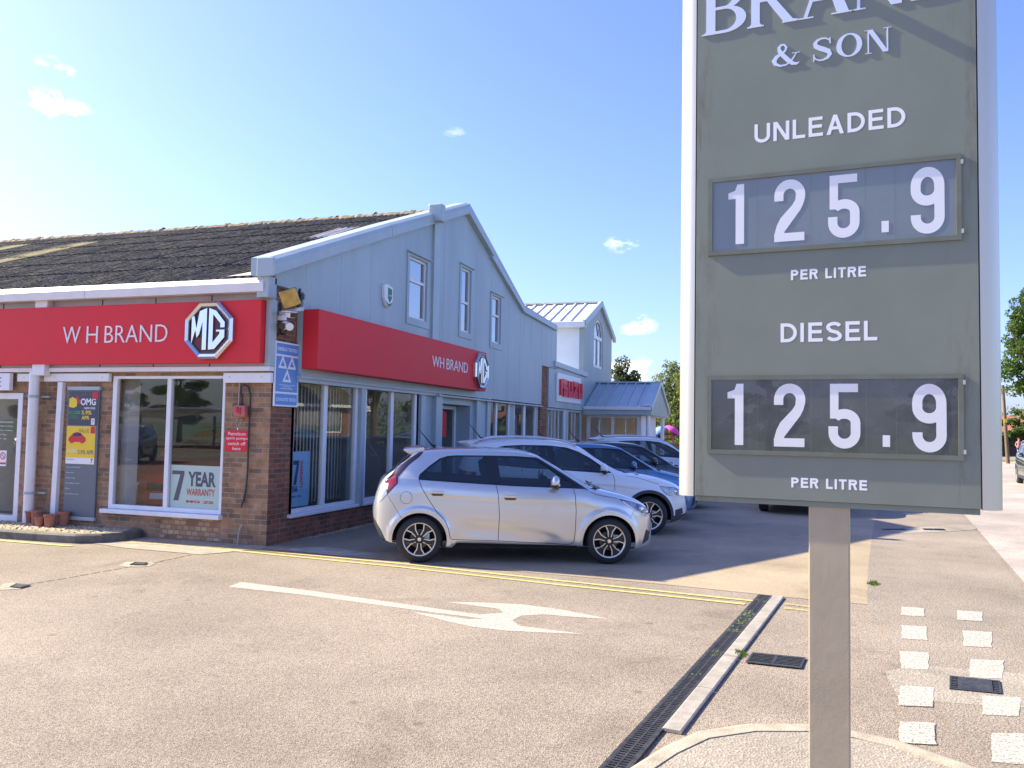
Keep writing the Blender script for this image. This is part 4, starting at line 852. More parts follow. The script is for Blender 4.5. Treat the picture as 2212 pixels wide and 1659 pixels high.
mb = MB(); vs = [fl(a*.99, b*.99, .002) for a, b in rp]+[fl(a*.9, b*.92, .03) for a, b in rp]; mb.add(vs, [(i, (i+1) % 8, 8+(i+1) % 8, 8+i) for i in range(8)]+[tuple(8+i for i in range(8))]); build('lamp_glass', mb, M_['lampglass'], t, bev=.008)
mb = MB(); mb.beam((-7.16, 10.50, 3.43), (-6.60, 10.22, 3.44), .05, .05); build('arm', mb, M_['trim'], t)
mb = MB(); mb.beam((-6.72, 10.30, 3.45), (-6.70, 10.32, 3.64), .02, .05); mb.box(-6.76, -6.66, 10.28, 10.36, 3.60, 3.68); mb.box(-6.71, -6.68, 10.27, 10.30, 3.46, 3.75); build('bracket', mb, M_['plastic'], t)
t = thing('security_camera', 'white bullet camera with black front under the flood light arm', 'camera', (-6.85, 10.45, 3.36))
mb = MB(); mb.beam((-7.0, 10.45, 3.40), (-6.80, 10.28, 3.36), .085, .075); build('housing', mb, M_['white'], t, bev=.012)
mb = MB(); mb.beam((-7.02, 10.42, 3.445), (-6.75, 10.22, 3.40), .12, .012); build('sun_shield', mb, M_['white'], t)
mb = MB(); mb.beam((-6.80, 10.28, 3.36), (-6.785, 10.267, 3.357), .07, .06); build('lens_front', mb, M_['glossblack'], t)
mb = MB(); mb.box(-7.22, -7.10, 10.50, 10.58, 3.33, 3.40); mb.tube([(-7.15, 10.5, 3.38), (-7.0, 10.45, 3.41)], .015); build('bracket', mb, M_['white'], t)
t = thing('security_camera', 'white round-bodied camera with black face on the bricks above the testing sign', 'camera', (-7.1, 10.6, 3.2))
mb = MB(); mb.ellipsoid((-7.08, 10.52, 3.25), (.065, .075, .065)); mb.tube([(-7.08, 10.56, 3.26), (-6.96, 10.46, 3.22)], .058, 14); build('housing', mb, M_['white'], t, smooth=True)
mb = MB(); mb.tube([(-7.075, 10.45, 3.235), (-7.065, 10.425, 3.228)], .05, 14); build('lens_face', mb, M_['glossblack'], t, smooth=True)
mb = MB(); mb.tube([(-7.21, 10.60, 3.14), (-7.10, 10.55, 3.12), (-7.07, 10.53, 3.19)], .016, 8); build('bracket', mb, M_['plastic'], t, smooth=True)
single('black_conduit', 'black cable conduit running down the bricks behind the round camera', 'cable', MB().tube([(-7.205, 10.57, 3.60), (-7.19, 10.58, 3.40), (-7.20, 10.60, 3.28), (-7.19, 10.57, 3.14), (-7.2, 10.50, 3.11), (-7.2, 10.44, 3.14)], .016, 8), M_['plastic'], (-7.2, 10.55, 3.1), smooth=True)
# raised gravel bed with clay pots
t = thing('gravel_bed_kerb', 'low weathered kerb around the gravel bed at the front wall', 'kerb', (-10.5, 9.7, 0))
ko = [(-14, 9.40), (-11.25, 9.44), (-10.55, 9.46), (-9.85, 9.52), (-9.55, 9.72), (-9.42, 10.0), (-9.45, 10.43)]
ki = [(-14, 9.55), (-11.25, 9.59), (-10.55, 9.60), (-9.93, 9.66), (-9.68, 9.80), (-9.57, 10.03), (-9.60, 10.43)]
for i in range(len(ko)-1):
    a, b, c_, d_ = ko[i], ko[i+1], ki[i+1], ki[i]; g_ = .004
    a = tuple(Vector(a).lerp(Vector(b), g_)); d_ = tuple(Vector(d_).lerp(Vector(c_), g_))
    mb = MB(); mb.add([(*a, 0), (*b, 0), (*c_, 0), (*d_, 0), (*a, .10), (*b, .10), (a[0]+(d_[0]-a[0])*.2, a[1]+(d_[1]-a[1])*.2, .125), (b[0]+(c_[0]-b[0])*.2, b[1]+(c_[1]-b[1])*.2, .125), (*c_, .125), (*d_, .125)], [(0, 1, 5, 4), (4, 5, 7, 6), (6, 7, 8, 9), (3, 9, 8, 2), (0, 4, 6, 9, 3), (1, 2, 8, 7, 5)])
    build('kerb_stone', mb, M_['old_kerb'], t)
mb = MB(); mb.shape(shape2([ki+[(-14, 10.43)]]), lambda a, b, c: (a, b, c), None, .085)
for i in range(2600):
    x = rnd.uniform(-12.3, -9.62); y = rnd.uniform(9.62, 10.42)
    if not inpoly(x, y, ki+[(-14, 10.43)]): continue
    e = rnd.uniform(.012, .026); mb.ellipsoid((x, y, .09+rnd.uniform(0, .02)), (e, e*rnd.uniform(.6, 1.2), e*.7), 5, 3)
single('gravel', 'tan gravel filling the raised bed beside the clay pots', 'gravel', mb, M_['gravel'], (-10.8, 10, .085), kind='stuff', smooth=True)
POTS = [(-11.60, 10.30, .075, .23, 'cracked clay pot directly under the white downpipe'), (-11.38, 10.24, .085, .25, 'tall clay pot second from the downpipe'), (-11.17, 10.10, .07, .17, 'shortest clay pot at the front of the cluster'), (-10.98, 10.12, .085, .22, 'wide clay pot at the front right of the cluster'), (-10.90, 10.30, .085, .25, 'dusty pale clay pot nearest the poster board')]
for x, y, r, h, lab in POTS:
    mb = MB(); mb.lathe([(0, h*.98), (r*.8, h*.98), (r*1.1, h), (r*1.12, h*.9), (r*1.0, h*.88), (r*.86, 0), (0, 0)], lambda a, b, c: (x+a, y+b, .085+c), 24)
    single('clay_pot', lab, 'pot', mb, M_['terracotta'] if r < .08 or x < -11 else M_['terracotta'], (x, y, .085), group='clay pots beside the downpipe', smooth=True)
# ================================================================== second building: panel sign, tower and porch
tw = thing('tower_building', 'grey showroom wing with white-sided tower, arched window and gabled porch', 'building', (CX, 25.4*KX, 0))
def tp(name, mb, m, **k): return build(name, mb, m, tw, **k)
mb = MB(); mb.shape(shape2([k1([(25.36, 2.47), (30.14, 2.47), (30.14, 3.80), (26.27, 3.96), (26.27, 3.76), (25.36, 3.76)])]), fX(CX), -.2, 0); tp('parapet_wall', mb, M_['clad'])
mb = MB(); mb.beam(Cn(25.9, 3.90, CX), Cn(30.5, 3.83, CX), .14, .18); tp('coping', mb, M_['trim'], bev=.02)
mb = MB(); mb.shape(shape2([k1([(30.15, 2.47), (35.2, 2.47), (35.2, 5.85), (32.72, 6.82), (30.15, 5.78)])], [k1([(31.74, 4.24), (33.40, 4.24)]+arc(32.57, 5.48, .83, .70, 0, 180, 14))]), fX(CX), -.2, 0); tp('tower_wall', mb, M_['clad_green'])
mb = MB()
for y in (30.9, 34.2, 29.9): mb.box(CX, CX+.004, y*KX-.008, y*KX+.008, 3.9, Cn(y, 5.7)[2])
tp('cladding_joint', mb, M_['trim'])
g = fX(CX); k0 = [(31.74, 4.24), (33.40, 4.24)]+arc(32.57, 5.48, .83, .70, 0, 180, 14)
inner = [[(31.84, 4.34), (32.52, 4.34), (32.52, 5.38), (31.84, 5.38)], [(32.62, 4.34), (33.30, 4.34), (33.30, 5.38), (32.62, 5.38)], [(31.84, 5.52)]+[(33.30, 5.52)]+arc(32.57, 5.50, .73, .60, 4, 176, 12)]
mb = MB(); mb.shape(shape2([k1(k0)], [k1(q) for q in inner]), g, -.1, -.03)
for a in (60, 120): mb.beam(Cn(32.57, 5.5, CX-.05), Cn(32.57+.72*math.cos(math.radians(a)), 5.5+.6*math.sin(math.radians(a)), CX-.05), .03, .03)
w = tp('arched_window', mb, M_['upvc']); build('pane', MB().shape(shape2([k1(k0)]), g, None, -.07), M_['upper_glass'], w, fixn=False)
yt = 30.15*KX; yb = 35.2*KX; yr = 32.72*KX; ze = 5.73; zr = 6.76
mb = MB(); mb.box(-14, CX-.2, yt, yt+.15, 3.4, ze); tp('white_wall', mb, M_['white_wall'])
mb = MB(); mb.box(-14, CX-.2, yb-.15, yb, 3.4, ze); mb.box(-14.1, -14, yt, yb, 3.4, ze); tp('rear_wall', mb, M_['white_wall'])
sl = (zr-ze)/(yr-yt)
mb = MB(); mb.add([(-14, yt-.25, ze-.25*sl+.06), (CX+.10, yt-.25, ze-.25*sl+.06), (CX+.10, yr, zr+.06), (-14, yr, zr+.06), (-14, yb+.25, ze-.25*sl+.06), (CX+.10, yb+.25, ze-.25*sl+.06)], [(0, 1, 2, 3), (3, 2, 5, 4)])
tr_ = tp('roof', mb, M_['white_roof'], fixn=False); mb = MB(); x = CX-.55
while x > -13.5: mb.beam((x, yt-.22, ze-.22*sl+.09), (x, yr, zr+.09), .07, .05); x -= .42
build('roof_rib', mb, M_['white_roof'], tr_); mb = MB(); mb.beam((-14, yr, zr+.10), (CX+.12, yr, zr+.10), .3, .05); build('ridge_cap', mb, M_['white_roof'], tr_)
mb = MB(); mb.box(CX-.42, CX+.09, yt-.26, yt-.22, 0, 0); mb = MB(); mb.box(-14, CX+.08, yt-.34, yt-.02, ze-.20, ze+.01); build('gutter', mb, M_['trim_white'], tr_, bev=.02)
mb = MB(); mb.beam((CX+.06, yt-.3, ze-.06), (CX+.06, yr, zr+.04), .12, .24); mb.beam((CX+.055, yr+.002, zr+.04), (CX+.055, yb+.35, ze-.12), .12, .22); build('verge_trim', mb, M_['trim'], tr_, bev=.015)
mb = MB(); mb.box(-14, CX-.2, 26.3*KX, yt, 3.5, 3.55); tp('flat_roof', mb, M_['trim'])
# lower glazing of the wing
mb = MB(); mb.shape(shape2([rect(25.36*KX, 30.1*KX, .05, 2.44)], [rect(25.4*KX, 27.4*KX, .1, 2.38), rect(28.15*KX, 29.85*KX, .1, 2.38)]), fX(CX-.06), -.08, 0); w = tp('shop_window', mb, M_['trim'])
for a, b in ((25.4, 27.4), (28.15, 29.85)): build('pane', MB().shape(shape2([rect(a*KX, b*KX, .1, 2.38)]), fX(CX-.10), None, 0), M_['shop_glass'], w, fixn=False)
mb = MB()
for y in (26.1, 26.5, 26.95, 28.75, 29.2): mb.box(CX-.14, CX-.08, y*KX-.02, y*KX+.02, .1, 2.38)
mb.box(CX-.10, CX-.02, 27.45*KX, 27.55*KX, .05, 2.44); build('mullion', mb, M_['upvc'], w)
mb = MB(); mb.box(-14, CX-.25, 25.35, 25.40, 0, 3.5); mb.box(-12, -11.9, 25.4, 34, 0, 3.4); mb.box(-14, CX-.2, yb-.15, yb, 0, 3.4); tp('inner_wall', mb, M_['inner_wall'])
# porch
PY = 29.68; PXe = -4.66; PR = 31.95; PB = 34.4; zE = 2.60; zP = 3.60
mb = MB(); mb.add([(CX+.01, PY-.05, zE), (PXe, PY-.05, zE), (PXe, PR, zP), (CX+.01, PR, zP), (CX+.01, PB, zE-.05), (PXe, PB, zE-.05)], [(0, 1, 2, 3), (3, 2, 5, 4)])
pr = tp('porch_roof', mb, M_['trim'], fixn=False); mb = MB(); x = -7.0
while x < -4.9: mb.beam((x, PY-.03, zE+.03), (x, PR-.03, zP+.02), .05, .045); x += .36
build('roof_rib', mb, M_['trim'], pr); mb = MB(); mb.beam((CX+.02, PR, zP+.03), (PXe+.03, PR, zP+.03), .22, .06); mb.beam((PXe-.16, PY-.04, zE+.05), (PXe-.16, PR, zP+.04), .34, .02); build('ridge_cap', mb, M_['trim'], pr)
mb = MB(); mb.box(CX+.02, PXe+.02, PY-.18, PY+.02, zE-.10, zE+.02); build('gutter', mb, M_['trim_white'], pr, bev=.015); mb = MB(); mb.box(CX+.02, PXe, PY-.10, PY+.05, zE-.27, zE-.105); build('fascia', mb, M_['trim'], pr)
mb = MB(); mb.shape(shape2([[(PY-.04, zE-.27), (PB-.05, zE-.30), (PB+.02, zE-.06), (PR, zP-.02), (PY-.04, zE-.02)]]), fX(PXe), -.06, 0); build('porch_gable', mb, M_['clad_green'], pr)
mb = MB(); mb.beam((PXe+.035, PY-.12, zE-.06), (PXe+.035, PR, zP+.0), .07, .16); mb.beam((PXe+.033, PR, zP+.0), (PXe+.033, PB+.1, zE-.12), .07, .16); build('verge_trim', mb, M_['trim'], pr, bev=.01)
for y in (PY+.22, PB-.85):
    mb = MB(); mb.tube([(PXe-.12, y, 0), (PXe-.12, y, zE-.28)], .075, 16); tp('porch_post', mb, M_['upvc'], smooth=True)
mb = MB(); mb.shape(shape2([rect(CX+.05, -5.05, .05, zE-.28)], [rect(-6.95, -6.15, .15, 2.22), rect(-6.05, -5.2, .15, 2.22)]), fY(PY+.35), -.08, 0); w = tp('porch_glazing', mb, M_['trim_white'])
build('pane', MB().shape(shape2([rect(-6.95, -5.2, .15, 2.22)]), fY(PY+.35), None, -.04), M_['shop_glass'], w, fixn=False)
mb = MB()
for x in (-6.6, -5.62): mb.box(x-.02, x+.02, PY+.38, PY+.44, .15, 2.15)
build('mullion', mb, M_['upvc'], w)
mb = MB(); mb.box(-5.12, -5.05, PY+.45, 33.6, 0, 2.35); mb.box(CX, -5.12, 33.5, 33.6, 0, 2.4); tp('porch_wall', mb, M_['white_wall'])
mb = MB(); mb.box(CX+.02, PXe-.1, PY+.06, PB-.1, zE-.30, zE-.28); tp('porch_ceiling', mb, M_['white_wall'])
# panel sign with the block letters
t = thing('panel_sign', 'white panel sign with chunky red block letters near the porch', 'sign', (-7.08, 27.9*KX, 2.7)); g = fX(-7.085)
ya, yb_ = 26.32*.98, 29.62*.98; za, zb = 2.68, 3.60
mb = MB(); mb.shape(shape2([rect(ya, yb_, za, zb)]), g, -.03, .02); build('sign_panel', mb, M_['white'], t)
def blk(ch, x0, x1, z0, z1):
    w_ = .30; D_ = {'I': [[(.30, 1), (.30, 0)]], 'S': [[(1-w_/2, .86), (w_/2, .86), (w_/2, .60), (1-w_/2, .40), (1-w_/2, .14), (w_/2, .14)]], 'U': [[(w_/2, 1), (w_/2, .14), (1-w_/2, .14), (1-w_/2, 1)]], 'Z': [[(w_/2-.1, .86), (1-w_/2, .86), (w_/2, .14), (1-w_/2+.1, .14)]]}
    P = D_[ch][0] if ch != 'I' else [(.5, 1), (.5, 0)]; q = [(x0+a*(x1-x0), z0+b*(z1-z0)) for a, b in P]; return stroke(q, .19)
mb = MB(); x = ya+.20; H_ = (za+.20, za+.72)
for ch, w_ in (('I', .25), ('S', .66), ('U', .68), ('Z', .68), ('U', .68)):
    mb.shape(shape2(blk(ch, x, x+w_*.9, *H_)), g, .02, .10); x += w_+.03
build('lettering', mb, mat('letter_red', (.70, .03, .035), .3), t)

# ================================================================== price sign
PS = (0.189, 4.3056); TH = math.radians(-5)
t = thing('price_sign', 'tall grey-green fuel price sign with rounded metal sides on a square post', 'price sign', (*PS, .06), TH)
g = lambda a, b, c: (a, -c, b-.06)      # local: a along the board, b height, c towards the viewer
def pb(name, mb, m, par=t, **k): return build(name, mb, m, par, local=True, **k)
mb = MB(); mb.shape(shape2([rect(-.646, .646, 1.468, 4.62)]), g, -.15, 0); pn = pb('sign_board', mb, M_['sign_green'])
mb = MB(); mb.box(-.093, .093, .02, .15, 0, 1.415); pb('post', mb, M_['post_paint'], bev=.006)
mb = MB(); mb.shape(shape2([rect(-.644, .644, 1.440, 1.466)]), g, -.14, -.012); pb('bottom_rail', mb, M_['sign_green'])
def side(sg):
    P = [(.652, .0)]+[(.652+.088*math.sin(math.radians(a)), .072-.072*math.cos(math.radians(a))) for a in range(0, 181, 12)]+[(.652, .144)]
    P = [(sg*x, y) for x, y in P]; mb = MB(); mb.prism(P, lambda a, b, c: (a, b+.003, c-.06), 1.463, 4.63); return pb('rounded_edge', mb, M_['alu'], smooth=True)
side(-1); side(1)
mb = MB(); mb.box(-.645, -.60, -.30, 0, 4.42, 4.465); pb('sign_bracket', mb, M_['frame_green'])
# raised serif letters of the name (only their lower part is in view)
def serif(ch):
    T = .19; h = .055; s = .025       # thick, hairline, serif height, unit cap height
    A_ = []; Hh = []
    def st(x, w=T): return [rect(x, x+w, 0, 1), rect(x-.09, x+w+.09, 0, s), rect(x-.09, x+w+.09, 1-s, 1), [(x-.045, s), (x+w+.045, s), (x+w, s+.045), (x, s+.045)], [(x-.045, 1-s), (x+w+.045, 1-s), (x+w, 1-s-.045), (x, 1-s-.045)]]
    if ch == 'B':
        A_ = st(.10)+[rect(.2, .5, 0, h), rect(.2, .48, .47, .47+h), rect(.2, .48, 1-h, 1)]
        for (y0, y1, xr) in ((0, .525, .92), (.47, 1, .86)):
            o = arc(.48, (y0+y1)/2, xr-.48, (y1-y0)/2, -90, 90, 14); i = arc(.48, (y0+y1)/2, xr-.48-T*1.05, (y1-y0)/2-h, -90, 90, 14); A_ += [[o[k], o[k+1], i[k+1], i[k]] for k in range(14)]
    if ch == 'D':
        A_ = st(.10)+[rect(.2, .45, 0, h), rect(.2, .45, 1-h, 1)]; o = arc(.44, .5, .56, .5, -90, 90, 18); i = arc(.44, .5, .56-T*1.05, .5-h, -90, 90, 18); A_ += [[o[k], o[k+1], i[k+1], i[k]] for k in range(18)]
    if ch == 'R':
        A_ = st(.10)+[rect(.2, .46, .47, .47+h), rect(.2, .46, 1-h, 1)]; o = arc(.46, .735, .40, .265, -90, 90, 12); i = arc(.46, .735, .40-T, .265-h, -90, 90, 12); A_ += [[o[k], o[k+1], i[k+1], i[k]] for k in range(12)]
        A_ += [[(.42, .50), (.62, .50), (1.02, .04), (.80, .04)], [(.78, 0), (1.12, 0), (1.12, s+.01), (.95, .06), (.80, .06)]]
    if ch == 'A':
        A_ = [[(.46, 1), (.58, 1), (.98, 0), (.76, 0), (.48, .76)], [(.46, 1), (.50, .86), (.17, 0), (.10, 0)], rect(.27, .72, .30, .30+h), rect(-.02, .30, 0, s), rect(.64, 1.08, 0, s)]
    if ch == 'N':
        A_ = [rect(.12, .18, 0, 1), rect(.86, .92, 0, 1), [(.10, 1), (.32, 1), (.92, 0), (.74, 0)], rect(.02, .28, 0, s), rect(.0, .2, 1-s, 1), rect(.74, 1.04, 1-s, 1)]
    if ch == 'O':
        o = circ(.5, .5, .5, 36); i = [(.5+.30*math.cos(2*PI*k/36+.0)*1.0, .5+.44*math.sin(2*PI*k/36)) for k in range(36)]; return shape2([o], [i])
    if ch == 'S':
        c_ = [(.82, .74), (.78, .88), (.62, .96), (.45, .97), (.28, .91), (.19, .79), (.22, .66), (.38, .56), (.56, .48), (.74, .38), (.81, .24), (.72, .10), (.54, .03), (.36, .03), (.20, .11), (.13, .28)]
        w_ = [.02, .05, .06, .07, .10, .15, .19, .21, .21, .20, .16, .11, .07, .06, .05, .02]
        o = stroke(c_, w_)[0]; n_ = len(c_); A_ = [[o[k], o[k+1], o[2*n_-2-k], o[2*n_-1-k]] for k in range(n_-1)]+[[(.80, .70), (.85, .70), (.84, .97), (.80, .97)], [(.12, .0), (.16, .0), (.17, .31), (.11, .31)]]
    if ch == '&':
        c_ = [(1.0, .50), (.92, .34), (.78, .14), (.60, .03), (.38, .02), (.20, .12), (.14, .28), (.24, .44), (.44, .55), (.58, .68), (.62, .82), (.54, .94), (.42, .95), (.33, .84), (.36, .68), (.50, .46), (.70, .22), (.86, .06), (1.02, .02), (1.12, .08)]
        w_ = [.04, .05, .06, .06, .08, .13, .17, .15, .09, .08, .08, .07, .08, .11, .15, .18, .18, .15, .09, .03]
        o = stroke(c_, w_)[0]; n_ = len(c_); A_ = [[o[k], o[k+1], o[2*n_-2-k], o[2*n_-1-k]] for k in range(n_-1)]+[rect(.84, 1.14, .50, .53)]
    return shape2(A_)
mb = MB()
for ch, a, b in (('B', -.622, -.395), ('R', -.390, -.140), ('A', -.145, .125), ('N', .105, .365), ('D', .375, .62)): mb.shape(fit(serif(ch), a, b, 3.882, 4.155), g, 0, .0045)
pb('name_lettering', mb, M_['silver_sign'])
mb = MB()
for ch, a, b in (('&', -.268, -.132), ('S', -.068, .020), ('O', .040, .158), ('N', .168, .288)): mb.shape(fit(serif(ch), a, b, 3.654, 3.772), g, 0, .004)
pb('name_lettering', mb, M_['silver_sign'])
def sans(word, x0, x1, z0, z1, w):
    """plain grotesque capitals drawn as even strokes"""
    G = {'U': .80, 'N': .80, 'L': .62, 'E': .70, 'A': .84, 'D': .82, 'I': .22, 'S': .76, 'P': .74, 'R': .80, 'T': .72, ' ': .34}
    tot = sum(G[c] for c in word)+.17*(len(word)-1); sc = (x1-x0)/tot; H_ = z1-z0; x = x0; ad = []; ho = []
    for c in word:
        W_ = G[c]*sc; h = w/2; P = lambda a, b: (x+h+a*(W_-w), z0+h+b*(H_-w)); Q = lambda *q: stroke([P(*v) for v in q], w)
        full = lambda a: rect(x+a, x+a+w, z0, z1)
        bar = lambda z, k=1: rect(x+w*.5, x+W_*k, z0+z*(H_-w), z0+z*(H_-w)+w)
        def bowl(xa, xb, za, zb): rx = min((zb-za)/2, (xb-xa)*.75); o = [(xa, za)]+arc(xb-rx, (za+zb)/2, rx, (zb-za)/2, -90, 90, 12)+[(xa, zb)]; i = [(xa, za+w)]+arc(xb-rx, (za+zb)/2, rx-w, (zb-za)/2-w, -90, 90, 12)+[(xa, zb-w)]; return [[o[k], o[k+1], i[k+1], i[k]] for k in range(len(o)-1)]
        if c == 'U': r = (W_)/2; o = [(x, z1), (x, z0+r*.9)]+arc(x+r, z0+r*.9, r, r*.9, 180, 360, 14)+[(x+W_, z1)]; i = [(x+w, z1), (x+w, z0+r*.9)]+arc(x+r, z0+r*.9, r-w, r*.9-w, 180, 360, 14)+[(x+W_-w, z1)]; ad += [[o[k], o[k+1], i[k+1], i[k]] for k in range(len(o)-1)]
        if c in 'NLEIDPR': ad.append(full(0))
        if c == 'N': ad += [full(W_-w), [(x, z1), (x+w*1.15, z1), (x+W_, z0), (x+W_-w*1.15, z0)]]
        if c == 'L': ad.append(bar(0))
        if c == 'E': ad += [bar(0), bar(.52, .93), bar(1, .97)]
        if c == 'A': ad += [[(x, z0), (x+w*1.1, z0), (x+W_/2+w*.52, z1), (x+W_/2-w*.52, z1)], [(x+W_, z0), (x+W_-w*1.1, z0), (x+W_/2-w*.52, z1), (x+W_/2+w*.52, z1)], rect(x+W_*.22, x+W_*.78, z0+H_*.24, z0+H_*.24+w*.95)]
        if c == 'D': ad += bowl(x+w*.5, x+W_, z0, z1)
        if c in 'PR': ad += bowl(x+w*.5, x+W_*.96, z0+H_*(.42 if c == 'P' else .46), z1)
        if c == 'R': ad += [[(x+W_*.45, z0+H_*.5), (x+W_*.45+w, z0+H_*.5), (x+W_, z0), (x+W_-w*1.15, z0)]]
        if c == 'T': ad += [rect(x, x+W_, z1-w, z1), rect(x+W_/2-w/2, x+W_/2+w/2, z0, z1-w*.5)]
        if c == 'S':
            cx = x+W_/2; rx = W_/2; zq = H_/4+w*.12; pts = arc(cx, z1-zq, rx-h, zq-h, 20, 200, 12)+[(cx-rx*.4, z0+H_*.545), (cx, z0+H_*.5), (cx+rx*.4, z0+H_*.455)]+arc(cx, z0+zq, rx-h, zq-h, 20, -160, 12); ad += quads(pts, w)
        x += W_+.17*sc
    return shape2(ad)
def vinyl(s, a, b, c, d, w): return pb('lettering', MB().shape(sans(s, a, b, c, d, w), g, None, .0006), M_['white'], fixn=False)
vinyl('UNLEADED', -.352, .347, 3.275, 3.373, .0165); vinyl('PER LITRE', -.174, .171, 2.559, 2.610, .0105)
vinyl('DIESEL', -.223, .219, 2.248, 2.343, .0165); vinyl('PER LITRE', -.172, .172, 1.530, 1.579, .0105)
def digit(ch):
    w = .235
    if ch == '1': return shape2([[(.38, 0), (.68, 0), (.68, 1), (.44, 1), (.36, .90), (.12, .86), (.12, .76), (.38, .76)]])
    if ch == '.': return shape2([rect(0, 1, 0, 1)])
    def ring(cx, cy, rx, ry, a0, a1, n=14, wx=.30, wy=.15):
        o = arc(cx, cy, rx, ry, a0, a1, n); i = arc(cx, cy, rx-wx, ry-wy, a0, a1, n); return [[o[k], o[k+1], i[k+1], i[k]] for k in range(n)]
    if ch == '2': return shape2(ring(.5, .745, .5, .255, 0, 180)+[rect(0, .30, .66, .747), [(.70, .747), (1, .747), (.99, .68), (.93, .58), (.84, .49), (.33, .155), (.33, .13), (.02, .13), (.03, .17), (.08, .26), (.20, .38), (.58, .58), (.68, .66)], rect(0, .97, 0, .135)])
    if ch == '5': return shape2([rect(.05, .93, .87, 1), rect(.05, .32, .46, 1)]+ring(.5, .395, .5, .215, 0, 150)+ring(.5, .24, .5, .24, 180, 360)+[rect(.70, 1, .235, .40), rect(0, .30, .235, .34)])
    if ch == '9': return shape2(ring(.5, .72, .5, .28, 0, 180)+ring(.5, .655, .5, .235, 180, 360)+[rect(.70, 1, .24, .725), rect(0, .30, .65, .725)]+ring(.5, .245, .5, .245, 180, 360)+[rect(0, .30, .24, .29)])
for i, (z0_, z1_, dz) in enumerate(((2.706, 3.112, 1.027), (1.685, 2.084, 0))):
    mb = MB(); xa, xb_ = -.583, .580
    def fr(a, b, c_, d_): mb.shape(shape2([rect(a, b, c_, d_)]), g, 0, .011)
    fr(xa, xb_, z1_-.022, z1_); fr(xa, xb_, z0_, z0_+.022); fr(xa, xa+.022, z0_+.0225, z1_-.0225); fr(xb_-.022, xb_, z0_+.0225, z1_-.0225)
    f = pb('display_frame', mb, M_['frame_green'])
    mb = MB()
    for zz in (z0_+.03, z1_-.05): mb.box(xb_-.001, xb_+.008, -.015, -.004, zz-.06, zz-.04)
    pb('hinge', mb, M_['trim'], f)
    mb = MB(); mb.shape(shape2([rect(xa+.02, xb_-.02, z0_+.02, z1_-.02)]), g, None, .002); pb('display_panel', mb, M_['panel_grey'] if i == 0 else M_['scratched'], f, fixn=False)
    mb = MB()
    for x in (-.335, -.08, .17, .30): mb.shape(shape2([rect(x-.0008, x+.0008, z0_+.025, z1_-.025)]), g, None, .0027)
    pb('panel_seam', mb, M_['frame_green'], f, fixn=False)
    for ch, a, b, c_, d_ in (('1', -.481, -.402, 1.732, 2.042), ('2', -.254, -.106, 1.729, 2.042), ('5', .000, .143, 1.727, 2.040), ('.', .240, .272, 1.740, 1.795), ('9', .367, .510, 1.719, 2.038)):
        mb = MB(); mb.shape(fit(digit(ch), a, b, c_+dz*(1.0 if ch != '9' else 1.0), d_+dz), g, None, .0035); pb('price_digit', mb, M_['white'], f, fixn=False)
    pb('clear_cover', MB().shape(shape2([rect(xa+.02, xb_-.02, z0_+.02, z1_-.02)]), g, None, .0075), M_['glass_cover'], f, fixn=False)

# ================================================================== cars
def pchip(xs, ys):
    n = len(xs); h = [xs[i+1]-xs[i] for i in range(n-1)]; dl = [(ys[i+1]-ys[i])/h[i] for i in range(n-1)]; m = [0]*n
    m[0] = dl[0]; m[-1] = dl[-1]
    for i in range(1, n-1):
        if dl[i-1]*dl[i] <= 0: m[i] = 0
        else: w1 = 2*h[i]+h[i-1]; w2 = h[i]+2*h[i-1]; m[i] = (w1+w2)/(w1/dl[i-1]+w2/dl[i])
    def f(x):
        if x <= xs[0]: return ys[0]
        if x >= xs[-1]: return ys[-1]
        lo = 0
        for i in range(n-1):
            if xs[i] <= x <= xs[i+1]: lo = i; break
        t = (x-xs[lo])/h[lo]; t2 = t*t; t3 = t2*t
        return (2*t3-3*t2+1)*ys[lo]+(t3-2*t2+t)*h[lo]*m[lo]+(-2*t3+3*t2)*ys[lo+1]+(t3-t2)*h[lo]*m[lo+1]
    return f
def cv(P): return pchip([p[0] for p in P], [p[1] for p in P])
def sstep(a, b, x): t = max(0, min(1, (x-a)/(b-a))); return t*t*t*(t*(6*t-15)+10)
